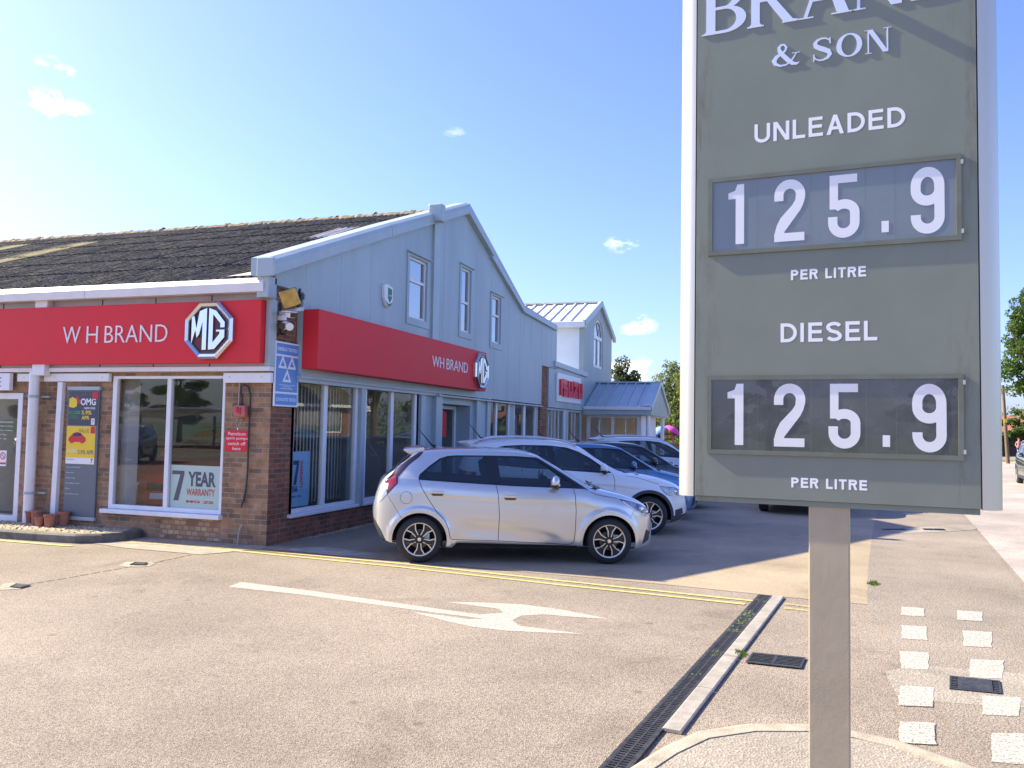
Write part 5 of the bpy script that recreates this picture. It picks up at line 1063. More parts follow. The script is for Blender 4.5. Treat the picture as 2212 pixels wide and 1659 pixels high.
class Body:
    def __init__(s, sp):
        s.sp = sp; s.x0, s.x1 = sp['ends']; s.W = cv(sp['W']); s.zt = cv(sp['top']); s.zb = cv(sp['bot']); s.zs = cv(sp['belt']); s.zr = cv(sp['rail']); s.yr = cv(sp['railin']); s.cache = {}
    def sec(s, x):
        k = round(x, 5)
        if k in s.cache: return s.cache[k]
        W = s.W(x); zt = s.zt(x); zb = s.zb(x); zs = min(s.zs(x), zt-.015); zr = max(zs+.008, min(s.zr(x), zt-.006)); yr = W-s.yr(x)*min(1, W/.7)
        zw = zb+(zs-zb)*.60; zl = zb+(zs-zb)*.28
        P = [(W-.16, zb+.005), (W-.05, zb), (W-.018, zb+.035), (W-.004, zl), (W, zw), (W-.012, zs-(zs-zw)*.38), (W-.045, zs-.012), (W-.055, zs+.006)]
        # window plane, leaning in
        P += [(W-.055+(yr-W+.055)*.5, zs+(zr-zs)*.55), (yr, zr), (yr*.86, zr+(zt-zr)*.62), (yr*.5, zt-(zt-zr)*.08), (0, zt)]
        s.cache[k] = P; return P
    NV = 12
    def pt(s, x, v, side=-1, off=0):
        P = s.sec(x); i = max(0, min(s.NV-1, int(v))); t = v-i; a = P[max(0, i-1)]; b = P[i]; c = P[i+1]; d = P[min(s.NV, i+2)]
        if i+2 > s.NV: d = (-P[s.NV-1][0], P[s.NV-1][1])
        r = []
        for k in (0, 1):
            if i == 0: a = b
            m1 = (c[k]-a[k])/2; m2 = (d[k]-b[k])/2; lim = abs(c[k]-b[k])*1.6+.02
            m1 = max(-lim, min(lim, m1)); m2 = max(-lim, min(lim, m2))
            r.append((2*t**3-3*t**2+1)*b[k]+(t**3-2*t**2+t)*m1+(-2*t**3+3*t**2)*c[k]+(t**3-t**2)*m2)
        y, z = r
        if 1.2 < v < 7: y += s.disp(x, z)
        return (x, side*max(0, y), z)
    def disp(s, x, z):
        d = 0
        for wx in s.sp['wheels']:
            q = math.hypot(x-wx, z-s.sp['wr'])
            d += .018*(1-sstep(s.sp['ar']+.02, s.sp['ar']+.10, q))
        c = s.sp.get('crease')
        if c:
            zc = c(x); k = sstep(.42, .75, x)*(1-sstep(1.75, 1.98, x)); q = (z-zc)/.085; d -= .020*k*(1/(1+math.exp(min(40, max(-40, q*3.2)))))*(1-.7*sstep(zc-.10, zc-.26, z))
        zs = s.zs(x); d += .008*sstep(.12, .07, abs(z-(zs-.10)))*sstep(-.2, .3, x)*(1-sstep(2.4, 2.7, x))
        return d
    def nrm(s, x, v, side):
        e = .004; a = Vector(s.pt(x-e, v, side)); b = Vector(s.pt(x+e, v, side)); c = Vector(s.pt(x, max(0, v-.03), side)); d = Vector(s.pt(x, min(s.NV, v+.03), side))
        n = (b-a).cross(d-c)*(-side if side < 0 else -side)
        n = (b-a).cross(d-c)
        if side > 0: n = -n
        return n.normalized() if n.length > 1e-9 else Vector((0, side, 0))
    def inv(s, x, z):
        lo, hi = 1.5, 11.9
        for _ in range(26):
            m = (lo+hi)/2
            if s.pt(x, m)[2] < z: lo = m
            else: hi = m
        return (lo+hi)/2
    def side_poly(s, P, step=.04):
        o = []
        for i in range(len(P)):
            a = Vector(P[i]); b = Vector(P[(i+1) % len(P)]); n = max(1, int((b-a).length/step))
            for k in range(n): q = a.lerp(b, k/n); x = max(s.x0+.001, min(s.x1-.001, q.x)); o.append((x, s.inv(x, q.y)*.1))
        return o
VS = .1
def car_meshes(name, sp):
    """cut the body surface into named regions; returns {region: (tris, uv points)}"""
    B = Body(sp); regs = [(n, B.side_poly(P) if dom == 'side' else [(x, v*VS) for x, v in P]) for n, dom, P in sp['regions']]
    V = []; E = []
    for n, P in regs:
        b = len(V); V += [Vector(p) for p in P]; E += [(b+i, b+(i+1) % len(P)) for i in range(len(P))]
    x0, x1 = B.x0, B.x1; nx = 110; xs = []
    for i in range(nx+1): t_ = i/nx; t_ = .5-.5*math.cos(PI*t_) if False else t_; xs.append(x0+(x1-x0)*t_)
    xs += [x1-.003, x1-.008, x1-.016, x0+.003, x0+.008, x0+.016]
    for wx in sp['wheels']:
        xs += [wx+sp['ar']*math.cos(a*PI/12) for a in range(13)]
    vs = sorted(set([k*.25 for k in range(49)]+[2+k*.125 for k in range(33)]+[3+k*.0625 for k in range(20)]))
    for x in sorted(set(round(q, 4) for q in xs)):
        for v in vs: V.append(Vector((x, v*VS)))
    b = len(V); V += [Vector((x0, 0)), Vector((x1, 0)), Vector((x1, 12*VS)), Vector((x0, 12*VS))]; E += [(b, b+1), (b+1, b+2), (b+2, b+3), (b+3, b)]
    r = delaunay_2d_cdt(V, E, [], 0, 1e-5); P = [(p.x, p.y) for p in r[0]]; out_ = {}
    bb = [(min(q[0] for q in R), max(q[0] for q in R), min(q[1] for q in R), max(q[1] for q in R)) for _, R in regs]
    for f in r[2]:
        cx = sum(P[i][0] for i in f)/3; cy = sum(P[i][1] for i in f)/3; rn = 'body'
        for k, (n, R) in enumerate(regs):
            if bb[k][0] <= cx <= bb[k][1] and bb[k][2] <= cy <= bb[k][3] and inpoly(cx, cy, R): rn = n; break
        out_.setdefault(rn, []).append(tuple(f))
    return B, P, out_
def region_obj(name, B, P, tris, mats, parent, sides, mi=None, off=0, capends=False):
    """tris: list of (tri, mat index)"""
    vs = []; fs = []; ns = []; mis = []
    for sd in sides:
        mp_ = {}
        for tri, m in tris:
            q = []
            for i in tri:
                if i not in mp_:
                    x, v = P[i][0], P[i][1]/VS; p = Vector(B.pt(x, v, sd)); n = B.nrm(x, v, sd); mp_[i] = len(vs); vs.append(tuple(p+n*off)); ns.append(n)
                q.append(mp_[i])
            fs.append(q if sd < 0 else q[::-1]); mis.append(m)
    if capends:
        for x, fl_ in ((B.x0, 1), (B.x1, 0)):
            n = 49; b = len(vs); nn_ = Vector((-1 if fl_ else 1, 0, 0))
            pr_ = [B.pt(x, k*.25, -1) for k in range(n)]; pl = [B.pt(x, k*.25, 1) for k in range(n)]
            for p in pr_+pl: vs.append(p); ns.append(nn_)
            for k in range(n-1): fs.append([b+k, b+k+1, b+n+k+1, b+n+k] if fl_ else [b+k, b+n+k, b+n+k+1, b+k+1]); mis.append(0)
    me = bpy.data.meshes.new(name); me.from_pydata(vs, [], fs)
    for m in mats: me.materials.append(m)
    me.polygons.foreach_set('material_index', mis); me.polygons.foreach_set('use_smooth', [True]*len(fs))
    me.update(); me.normals_split_custom_set_from_vertices([tuple(n) for n in ns])
    o = bpy.data.objects.new(name, me); COL.objects.link(o); o.parent = parent
    return o
def line_poly(P, w=.007):
    return stroke(P, w)[0]
def lpart(name, mb, m, par, **k): return build(name, mb, m, par, local=True, **k)
def wheel(par, x, sd, r, rr, y, width=.20, rot=-90, style='Y'):
    w = build('wheel', MB().lathe([(rr*.99, .0), (rr+.012, .012), (r*.88, .004), (r*.965, -.018), (r, -.05), (r, -width+.05), (r*.96, -width), (rr, -width)], lambda a, b, c: (x+a, sd*(y+c), r+b), 48), M_['rubber'], par, local=True, smooth=True)
    f = lambda a, b, c: (x+a, sd*(y+c), r+b)
    mb = MB(); mb.lathe([(rr*.93, -.012), (rr, -.004), (rr+.002, .004), (rr-.008, .003), (rr*.965, -.004), (rr*.93, -.012)], f, 48)
    add = []
    for k in range(5):
        th = math.radians(rot+72*k)
        for s in (-1, 1):
            pts = [(.055, .020*s), (rr*.60, .030*s), (rr*.965, .078*s)] if style == 'Y' else [(.05, .012*s), (rr*.5, .02*s), (rr*.96, .030*s)]
            q = [(a*math.cos(th)-b*math.sin(th), a*math.sin(th)+b*math.cos(th)) for a, b in pts]; add += stroke(q, [.011, .014, .014])
    mb.shape(shape2(add), f, -.03, -.006); build('rim', mb, M_['spoke'], w, local=True)
    mb = MB(); add = []
    for k in range(5):
        th = math.radians(rot+72*k); q = [(.04, 0), (rr*.60, 0), (rr*.97, 0)]; q = [(a*math.cos(th)-b*math.sin(th), a*math.sin(th)+b*math.cos(th)) for a, b in q]; add += stroke(q, [.06, .07, .14])
    mb.shape(shape2(add+[circ(0, 0, .066, 20)]), f, -.04, -.0095); build('spoke_back', mb, M_['black'], w, local=True); mb = MB(); mb.lathe([(rr*.93, -.012), (rr*.90, -.05), (rr*.88, -.10), (0, -.105)], f, 40); build('rim_barrel', mb, M_['gap'], w, local=True)
    mb = MB(); mb.lathe([(0, -.06), (.125, -.06), (.125, -.075), (.07, -.08)], f, 28); build('brake_disc', mb, M_['disc'], w, local=True)
    mb = MB(); mb.box(x+.06, x+.13, sd*(y-.07), sd*(y-.04), r-.03, r+.08); build('caliper', mb, M_['trim'], w, local=True)
    mb = MB(); mb.lathe([(0, -.001), (.024, -.001), (.027, -.008)], f, 20); build('hub_cap', mb, M_['chrome'], w, local=True)
    return w
def make_car(name, label, sp, paint_m, group='cars parked outside the showroom'):
    root = thing(name, label, 'car', (0, 0, 0), 0, group)
    B, P, R = car_meshes(name, sp)
    mats = [paint_m, M_['glossblack'], M_['gap'], M_['plastic'], M_['tail_dark']]
    T = [(t_, 0) for t_ in R['body']]
    for n, mi in (('gap', 2), ('cladding', 3), ('pillar', 1), ('dark', 3)): T += [(t_, mi) for t_ in R.get(n, [])]
    bo = region_obj('body', B, P, T, mats, root, (-1, 1), capends=True); bo.material_slots[0].link = 'OBJECT'; bo.material_slots[0].material = paint_m
    for sd in (-1, 1):
        for dn, gl, hd in (('door', 'glass_f', sp['handles'][1]), ('door', 'glass_r', sp['handles'][0])):
            key = 'door_f' if gl == 'glass_f' else 'door_r'
            d = region_obj('door', B, P, [(t_, 0) for t_ in R[key]], [paint_m], root, (sd,)); d.material_slots[0].link = 'OBJECT'; d.material_slots[0].material = paint_m
            region_obj('window', B, P, [(t_, 0) for t_ in R[gl]], [M_['car_glass']], d, (sd,), off=-.006)
            hx, hz = hd; v = B.inv(hx, hz); y = abs(B.pt(hx, v)[1])
            f = lambda a, b, c: (hx+a, sd*(y+c), hz+b)
            mb = MB(); mb.shape(shape2([[(-.086, .028), (-.078, .036), (.080, .032), (.088, .024), (.086, -.004), (-.084, -.002)]]), f, -.005, .026)
            h = lpart('handle', mb, paint_m, d, bev=.008); h.material_slots[0].link = 'OBJECT'; h.material_slots[0].material = paint_m
            mb = MB(); mb.shape(shape2([[(-.082, -.004), (.084, -.006), (.070, -.034), (-.060, -.034)]]), f, -.004, .004); lpart('handle_shade', mb, M_['disc'], d)  # dark plate under the handle, stands in for the shade of its recess
        if 'glass_q' in R: region_obj('quarter_window', B, P, [(t_, 0) for t_ in R['glass_q']], [M_['car_glass']], root, (sd,), off=-.006)
        if 'tail' in R: tl = region_obj('tail_light', B, P, [(t_, 0) for t_ in R['tail']]+[(t_, 1) for t_ in R.get('tail2', [])]+[(t_, 2) for t_ in R.get('tail3', [])], [M_['tail_dark'], M_['tail_red'], M_['poster_white']], root, (sd,), off=.006)
        hl = region_obj('headlight', B, P, [(t_, 0) for t_ in R['headlight']], [M_['lens']], root, (sd,), off=.004)
        region_obj('reflector', B, P, [(t_, 0) for t_ in R['headlight']], [M_['headlamp']], hl, (sd,), off=-.012)
        for (lx, lz, lr) in sp['bulbs']:
            mb = MB(); y = abs(B.pt(lx, B.inv(lx, lz))[1]); mb.ellipsoid((lx, sd*(y-.004), lz), (lr, .014, lr), 12, 8); lpart('bulb', mb, M_['chrome'], hl, smooth=True)
        mb = MB(); dp = [(x_, sd*(abs(B.pt(x_, B.inv(x_, z_))[1])+.004), z_) for x_, z_ in sp['drl']]; mb.tube(dp, .009, 6); lpart('running_light', mb, M_['white'], hl, smooth=True)
        if 'fog' in R: region_obj('fog_recess', B, P, [(t_, 0) for t_ in R['fog']], [M_['plastic']], root, (sd,), off=-.004)
        for k, wx in enumerate(sp['wheels']): wheel(root, wx, sd, sp['wr'], sp['rim'], B.W(wx)-.018, rot=(-90, -60)[k])
        # door mirror
        mx_, mz = sp['mirror']; y = abs(B.pt(mx_, B.inv(mx_, sp['mz0']))[1])
        mb = MB(); mb.ellipsoid((mx_, sd*(y+.125), mz), (.062, .095, .085), 18, 12, zmin=-.55); mm = lpart('door_mirror', mb, paint_m, root, smooth=True); mm.material_slots[0].link = 'OBJECT'; mm.material_slots[0].material = paint_m
        mb = MB(); mb.ellipsoid((mx_, sd*(y+.125), mz-.035), (.057, .09, .05), 16, 8, zmin=-1, zmax=.2); mb.tube([(mx_+.035, sd*(y-.02), sp['mz0']), (mx_+.03, sd*(y+.06), sp['mz0']+.0), (mx_+.01, sd*(y+.10), mz-.05)], [.045, .032, .03], 10); lpart('mirror_base', mb, M_['plastic'], mm, smooth=True)
        mb = MB(); mb.box(mx_+.02, mx_+.058, sd*(y+.10), sd*(y+.19), mz-.045, mz-.025); lpart('indicator', mb, M_['poster_white'], mm)
    region_obj('windscreen', B, P, [(t_, 0) for t_ in R['screen']], [M_['car_screen']], root, (-1, 1), off=-.003)
    if 'rearglass' in R: region_obj('rear_window', B, P, [(t_, 0) for t_ in R['rearglass']], [M_['car_glass']], root, (-1, 1), off=-.003)
    # black box added to block light and darken the wheel wells; floor and cabin
    xa, xb = sp['wheels']; mb = MB(); W = B.W(1.2)
    mb.box(xa+.42, xb-.42, -W+.12, W-.12, .20, .40); mb.box(xa-.5, xb+.55, -W+.27, W-.27, .26, .62)
    lpart('underbody_blocker', mb, M_['gap'], root)
    mb = MB(); bz = sp['belt0']
    mb.box(xa+.05, xb-.45, -W+.14, W-.14, .38, .42); mb.box(xb-.62, xb-.16, -W+.16, W-.16, .55, bz-.02); mb.box(xa-.35, xa+.1, -W+.2, W-.2, .5, bz-.06)
    mb.box(xa+.10, xb-.5, W-.13, W-.09, .4, bz-.03); mb.box(xa+.10, xb-.5, -W+.09, -W+.13, .4, bz-.03); lpart('dashboard_trim', mb, M_['seat'], root)
    for sy in (-.36, .36):
        for sx in (1.28, .36):
            mb = MB(); zz = .50
            mb.beam((sx-.25, sy, zz), (sx+.22, sy, zz+.04), .46, .16); mb.beam((sx-.22, sy, zz+.05), (sx-.42, sy, zz+.60), .44, .13, up=(1, 0, 0)); mb.beam((sx-.43, sy, zz+.62), (sx-.46, sy, zz+.82), .24, .09, up=(1, 0, 0)); lpart('seat', mb, M_['seat'], root, bev=.03)
    mb = MB(); c = Vector((1.62, -.36, .92)); ax = Vector((-.85, 0, .5)).normalized(); e1 = Vector((0, 1, 0)); e2 = ax.cross(e1)
    mb.tube([c+(e1*math.cos(2*PI*k/20)+e2*math.sin(2*PI*k/20))*.18 for k in range(21)], .014, 8, caps=False); mb.tube([c, c-ax*.2], .03, 8); lpart('steering_wheel', mb, M_['seat'], root, smooth=True)
    return root, B
M_['headlamp'] = mat('headlamp', (.75, .76, .78), .2, .7, var=.5, vs=9, col2=(.06, .06, .065))
HATCH = dict(ends=(-.665, 3.185), wheels=(0.0, 2.52), wr=.308, rim=.216, ar=.366, belt0=1.02,
    W=[(-.665, .42), (-.655, .50), (-.62, .60), (-.5, .735), (-.3, .82), (0, .858), (.5, .862), (2.0, .862), (2.4, .862), (2.7, .845), (2.9, .79), (3.03, .70), (3.12, .58), (3.165, .48), (3.185, .38)],
    top=[(-.665, .74), (-.65, .79), (-.60, .98), (-.56, 1.10), (-.49, 1.15), (-.35, 1.28), (-.2, 1.41), (-.05, 1.475), (.1, 1.495), (.3, 1.508), (.57, 1.515), (.88, 1.513), (1.2, 1.498), (1.4, 1.474), (1.56, 1.432), (1.70, 1.365), (1.957, 1.215), (2.2, 1.075), (2.36, 1.005), (2.5, .975), (2.717, .925), (2.925, .855), (3.05, .785), (3.12, .725), (3.16, .66), (3.185, .56)],
    bot=[(-.665, .56), (-.62, .47), (-.5, .30), (-.36, .25), (0, .25), (.34, .205), (.42, .20), (.50, .262), (1.2, .252), (2.1, .238), (2.8, .20), (3.0, .212), (3.15, .235), (3.185, .26)],
    belt=[(-.665, .70), (-.62, .85), (-.55, .98), (-.45, 1.07), (-.3, 1.10), (-.02, 1.095), (.478, 1.06), (1.0, 1.03), (1.28, 1.018), (1.79, 1.005), (2.03, .998), (2.17, .985), (2.28, .955), (2.4, .93), (2.6, .88), (2.82, .835), (3.0, .77), (3.1, .70), (3.16, .62), (3.185, .52)],
    rail=[(-.665, .72), (-.6, .93), (-.55, 1.05), (-.49, 1.12), (-.35, 1.235), (-.2, 1.355), (-.05, 1.43), (.1, 1.452), (.3, 1.465), (.57, 1.472), (.9, 1.47), (1.2, 1.458), (1.40, 1.435), (1.55, 1.395), (1.70, 1.32), (1.957, 1.165), (2.17, 1.04), (2.28, .985), (2.4, .955), (2.6, .905), (2.82, .85), (3.0, .785), (3.1, .715), (3.16, .635), (3.185, .53)],
    railin=[(-.665, .08), (-.5, .17), (-.2, .22), (.3, .23), (1.3, .23), (1.7, .20), (2.17, .13), (2.5, .11), (3.0, .12), (3.185, .10)],
    crease=cv([(.3, .565), (.64, .55), (1.28, .485), (1.6, .43), (1.95, .32)]), handles=((.222, .915), (1.185, .872)), mirror=(1.775, 1.085), mz0=1.02,
    bulbs=((2.97, .735, .036), (3.055, .690, .028)), drl=((2.70, .835), (2.80, .765), (2.88, .712), (2.98, .660), (3.06, .640), (3.12, .648)),
    regions=[
     ('arch', 'side', circ(0, .295, .362, 40)), ('arch', 'side', circ(2.52, .295, .362, 40)),
     ('glass_q', 'side', [(.015, 1.118), (.03, 1.165), (.14, 1.265), (.262, 1.350), (.283, 1.092), (.02, 1.105)]),
     ('glass_r', 'side', [(.305, 1.090), (.285, 1.350), (.36, 1.382), (.48, 1.393), (.845, 1.396), (.905, 1.052), (.60, 1.070)]),
     ('glass_f', 'side', [(1.065, 1.043), (1.010, 1.395), (1.27, 1.392), (1.49, 1.378), (1.66, 1.300), (1.86, 1.168), (2.06, 1.028), (1.79, 1.022), (1.28, 1.034)]),
     ('pillar', 'side', [(-.035, 1.095), (-.02, 1.155), (.11, 1.272), (.24, 1.368), (.345, 1.402), (.47, 1.412), (.93, 1.416), (1.28, 1.413), (1.54, 1.398), (1.60, 1.372), (1.957, 1.155), (2.262, .968), (2.17, .992), (2.03, .998), (1.79, 1.004), (1.28, 1.017), (1.0, 1.029), (.48, 1.056), (-.02, 1.084)]),
     ('screen', 'uv', [(1.63, 9.35), (1.60, 10.5), (1.585, 12), (2.42, 12), (2.395, 11), (2.34, 10), (2.26, 9.2), (1.95, 9.25)]),
     ('dark', 'uv', [(2.26, 9.2), (2.34, 10), (2.395, 11), (2.42, 12), (2.50, 12), (2.47, 11), (2.40, 10), (2.30, 9.3)]),
     ('tail3', 'side', [(-.474, 1.03), (-.425, 1.03), (-.437, .94), (-.458, .955)]),
     ('tail2', 'side', [(-.44, 1.055), (-.335, 1.13), (-.318, 1.04), (-.42, .935), (-.435, 1.0)]),
     ('tail', 'side', [(.018, 1.45), (-.04, 1.44), (-.173, 1.352), (-.301, 1.25), (-.478, 1.057), (-.462, .977), (-.437, .885), (-.302, 1.035), (-.304, 1.12), (-.171, 1.272), (-.033, 1.385)]),
     ('rearglass', 'uv', [(-.50, 9.0), (-.16, 8.95), (-.14, 12), (-.52, 12)]),
     ('headlight', 'side', [(2.640, .872), (2.822, .832), (2.96, .790), (3.08, .735), (3.140, .672), (3.142, .640), (3.06, .628), (2.979, .647), (2.864, .717), (2.74, .798)]),
     ('fog', 'side', [(3.045, .455), (3.125, .41), (3.10, .30), (2.985, .255)]),
     ('dark', 'side', [(-.664, .60), (-.60, .53), (-.52, .42), (-.44, .27), (-.50, .27), (-.58, .38), (-.664, .50)]),
     ('gap', 'side', line_poly([(2.028, .994), (2.053, .91), (2.067, .707), (2.06, .455), (2.042, .293), (1.996, .264), (1.925, .262)], .008)),
     ('gap', 'side', line_poly([(-.022, 1.080), (.016, .983), (.11, .834), (.204, .695), (.327, .567), (.38, .457), (.402, .347), (.42, .32), (.453, .312), (1.036, .298)], .008)),
     ('gap', 'side', line_poly([(1.036, .298), (1.925, .262)], .008)),
     ('gap', 'side', line_poly([(.998, 1.028), (1.028, .896), (1.047, .645), (1.038, .302)], .008)),
     ('gap', 'side', line_poly([(-.438, .882), (-.240, .585)], .005)), ('gap', 'side', line_poly([(-.538, .776), (-.437, .885)], .008)),
     ('gap', 'side', line_poly([(2.263, .958), (2.346, .920), (2.491, .895), (2.635, .872)], .006)), ('gap', 'side', line_poly([(2.86, .72), (2.80, .61)], .004)),
     ('gap', 'side', line_poly(circ(-.184, .85, .079, 28)+[(-.105, .85)], .005)),
     ('door_r', 'side', [(-.022, 1.082), (.018, .983), (.112, .834), (.206, .695), (.329, .567), (.382, .457), (.404, .347), (.453, .314), (1.036, .300), (1.047, .645), (1.026, .896), (.996, 1.029), (.48, 1.056)]),
     ('door_f', 'side', [(1.038, .300), (1.925, .264), (1.996, .266), (2.040, .293), (2.058, .455), (2.065, .707), (2.051, .91), (2.026, .996), (1.79, 1.003), (1.28, 1.016), (1.0, 1.028), (1.03, .896), (1.049, .645)]),
    ])
car0, Bh = make_car('hatchback_car', 'silver hatchback with two-tone alloy wheels parked nearest the camera', HATCH, M_['silver_paint'])
def paint_sub(o, m):
    for c in [o]+list(o.children_recursive):
        for s in c.material_slots if c.type == 'MESH' else []:
            if s.link == 'OBJECT': s.material = m
mb = MB(); P_ = [(-.262, 1.468), (-.245, 1.478), (-.10, 1.505), (.02, 1.512), (.03, 1.470), (-.05, 1.452), (-.15, 1.402), (-.18, 1.412)]
vs = []; n = len(P_)
for y, k in ((-.58, .55), (-.54, 1), (0, 1.12), (.54, 1), (.58, .55)): vs += [(.03+(x-.03)*k, y, 1.46+(z-1.46)*(.8+.2*k)+(.012 if y == 0 else 0)) for x, z in P_]
mb.add(vs, [(l*n+i, l*n+(i+1) % n, (l+1)*n+(i+1) % n, (l+1)*n+i) for l in range(4) for i in range(n)]+[tuple(range(n))[::-1], tuple(4*n+i for i in range(n))])
o = lpart('spoiler', mb, M_['silver_paint'], car0, smooth=True); o.material_slots[0].link = 'OBJECT'; o.material_slots[0].material = M_['silver_paint']
mb = MB(); mb.tube([(.16, 0, 1.505), (.10, 0, 1.535), (-.10, 0, 1.77)], [.028, .012, .003], 8); lpart('antenna', mb, M_['black'], car0, smooth=True)
mb = MB(); mb.beam((2.30, -.45, 1.03), (2.42, .15, 1.025), .02, .02); mb.beam((2.34, -.1, 1.035), (2.40, .5, 1.02), .02, .02); lpart('wiper', mb, M_['black'], car0)
mb = MB(); mb.add([(-.60, -.26, .86), (-.60, .26, .86), (-.655, .26, .74), (-.655, -.26, .74)], [(0, 1, 2, 3)]); lpart('number_plate', mb, M_['ink_yellow'], car0, fixn=False)
car0.location = (-4.680, 10.266, 0)
hd = math.radians(21.9)
def place(o, fx, fy, ang, wb, W=.85):
    """near-side front tyre contact at (fx, fy)"""
    a = math.radians(ang); d = Vector((math.cos(a), math.sin(a))); nrm_ = Vector((-d.y, d.x)); p = Vector((fx, fy))-d*wb+nrm_*W; o.location = (p.x, p.y, 0); o.rotation_euler = (0, 0, a)
SUV = dict(ends=(-.74, 3.36), wheels=(0.0, 2.585), wr=.335, rim=.235, ar=.395, belt0=1.05,
    W=[(-.74, .45), (-.72, .58), (-.62, .76), (-.4, .86), (0, .90), (.5, .905), (2.2, .905), (2.6, .90), (2.85, .87), (3.05, .80), (3.2, .68), (3.30, .56), (3.36, .42)],
    top=[(-.74, .80), (-.71, 1.0), (-.66, 1.18), (-.58, 1.36), (-.48, 1.50), (-.35, 1.555), (-.1, 1.585), (.3, 1.605), (.87, 1.60), (1.19, 1.565), (1.43, 1.49), (1.74, 1.29), (2.14, 1.085), (2.29, 1.055), (2.5, 1.035), (2.78, .985), (3.05, .905), (3.2, .83), (3.30, .74), (3.36, .60)],
    bot=[(-.74, .55), (-.6, .36), (-.4, .28), (0, .26), (.5, .24), (2.5, .22), (2.9, .20), (3.15, .24), (3.36, .34)],
    belt=[(-.74, .76), (-.68, 1.0), (-.55, 1.20), (-.3, 1.19), (0, 1.14), (.6, 1.10), (1.13, 1.075), (1.73, 1.042), (1.94, 1.032), (2.2, 1.01), (2.5, .98), (2.9, .895), (3.1, .82), (3.2, .76), (3.3, .66), (3.36, .52)],
    rail=[(-.74, .78), (-.66, 1.12), (-.55, 1.34), (-.42, 1.47), (-.3, 1.50), (0, 1.535), (.5, 1.555), (.9, 1.545), (1.19, 1.505), (1.43, 1.425), (1.74, 1.235), (2.0, 1.10), (2.16, 1.045), (2.3, 1.022), (2.5, .998), (2.8, .94), (3.1, .835), (3.2, .775), (3.3, .675), (3.36, .53)],
    railin=[(-.74, .08), (-.5, .16), (-.2, .21), (.3, .22), (1.3, .22), (1.7, .19), (2.17, .12), (2.5, .11), (3.0, .12), (3.36, .10)],
    handles=((.33, .95), (1.30, .92)), mirror=(1.79, 1.13), mz0=1.06, bulbs=((3.06, .745, .035), (3.14, .715, .03)), drl=((2.80, .825), (2.86, .75), (2.93, .70), (3.05, .672), (3.18, .672)),
    regions=[
     ('arch', 'side', circ(0, .325, .395, 40)), ('arch', 'side', circ(2.585, .325, .395, 40)),
     ('glass_q', 'side', [(-.28, 1.215), (-.08, 1.40), (.10, 1.455), (.14, 1.165), (-.1, 1.185)]),
     ('glass_r', 'side', [(.18, 1.160), (.14, 1.462), (.40, 1.482), (.80, 1.482), (.90, 1.115), (.60, 1.130)]),
     ('glass_f', 'side', [(1.0, 1.110), (.93, 1.478), (1.15, 1.452), (1.35, 1.388), (1.55, 1.285), (1.86, 1.078), (1.73, 1.070), (1.3, 1.090)]),
     ('pillar', 'side', [(-.36, 1.195), (-.10, 1.435), (.10, 1.482), (.40, 1.502), (.85, 1.502), (1.17, 1.472), (1.38, 1.402), (1.58, 1.30), (1.95, 1.050), (1.73, 1.048), (1.13, 1.082), (.5, 1.110), (0, 1.150)]),
     ('screen', 'uv', [(1.46, 9.35), (1.42, 10.5), (1.40, 12), (2.26, 12), (2.24, 11), (2.20, 10), (2.12, 9.25), (1.8, 9.3)]),
     ('dark', 'uv', [(2.12, 9.2), (2.20, 10), (2.24, 11), (2.26, 12), (2.36, 12), (2.33, 11), (2.27, 10), (2.18, 9.3)]),
     ('rearglass', 'uv', [(-.62, 9.8), (-.42, 9.8), (-.40, 12), (-.63, 12)]),
     ('tail2', 'side', [(-.62, 1.03), (-.40, 1.0), (-.42, .90), (-.64, .90)]), ('tail', 'side', [(-.70, 1.06), (-.38, 1.03), (-.40, .86), (-.71, .86)]),
     ('headlight', 'side', [(2.76, .845), (3.05, .815), (3.20, .755), (3.25, .70), (3.20, .665), (3.04, .665), (2.90, .69), (2.82, .76)]),
     ('fog', 'side', [(3.06, .43), (3.22, .46), (3.24, .36), (3.06, .31)]),
     ('dark', 'side', [(-.739, .52), (-.42, .50), (-.42, .20), (-.739, .3)]),
     ('cladding', 'side', [q for q in circ(0, .325, .45, 40)]), ('cladding', 'side', [q for q in circ(2.585, .325, .45, 40)]),
     ('cladding', 'side', rect(.36, 2.2, .20, .37)), ('cladding', 'side', [(2.9, .18), (3.359, .20), (3.359, .36), (3.0, .33)]),
     ('gap', 'side', line_poly([(1.955, 1.045), (1.985, .93), (1.99, .70), (1.97, .45), (1.93, .38)], .008)), ('gap', 'side', line_poly([(.40, 1.11), (.40, .8), (.46, .6), (.50, .38)], .006)),
     ('gap', 'side', line_poly([(1.08, 1.08), (1.10, .8), (1.09, .38)], .008)), ('gap', 'side', line_poly([(2.18, 1.01), (2.4, .975), (2.76, .87)], .006)),
     ('door_r', 'side', [(.18, 1.13), (.38, .8), (.46, .6), (.50, .385), (1.088, .38), (1.098, .8), (1.078, 1.08), (.6, 1.10)]),
     ('door_f', 'side', [(1.092, .38), (1.93, .38), (1.965, .45), (1.985, .70), (1.98, .93), (1.95, 1.04), (1.13, 1.078), (1.102, .8)]),
    ])
suv, Bs = make_car('family_suv', 'white SUV with roof rails parked just behind the silver hatchback', SUV, M_['white_car'])
for sd in (-1, 1):
    mb = MB(); mb.tube([(-.42, sd*.66, 1.515), (-.33, sd*.66, 1.575), (-.1, sd*.665, 1.615), (.3, sd*.67, 1.635), (.8, sd*.67, 1.628), (1.1, sd*.665, 1.590), (1.3, sd*.66, 1.525), (1.36, sd*.655, 1.47)], [.014, .017, .018, .018, .018, .018, .016, .014], 10); lpart('roof_rail', mb, M_['spoke'], suv, smooth=True)
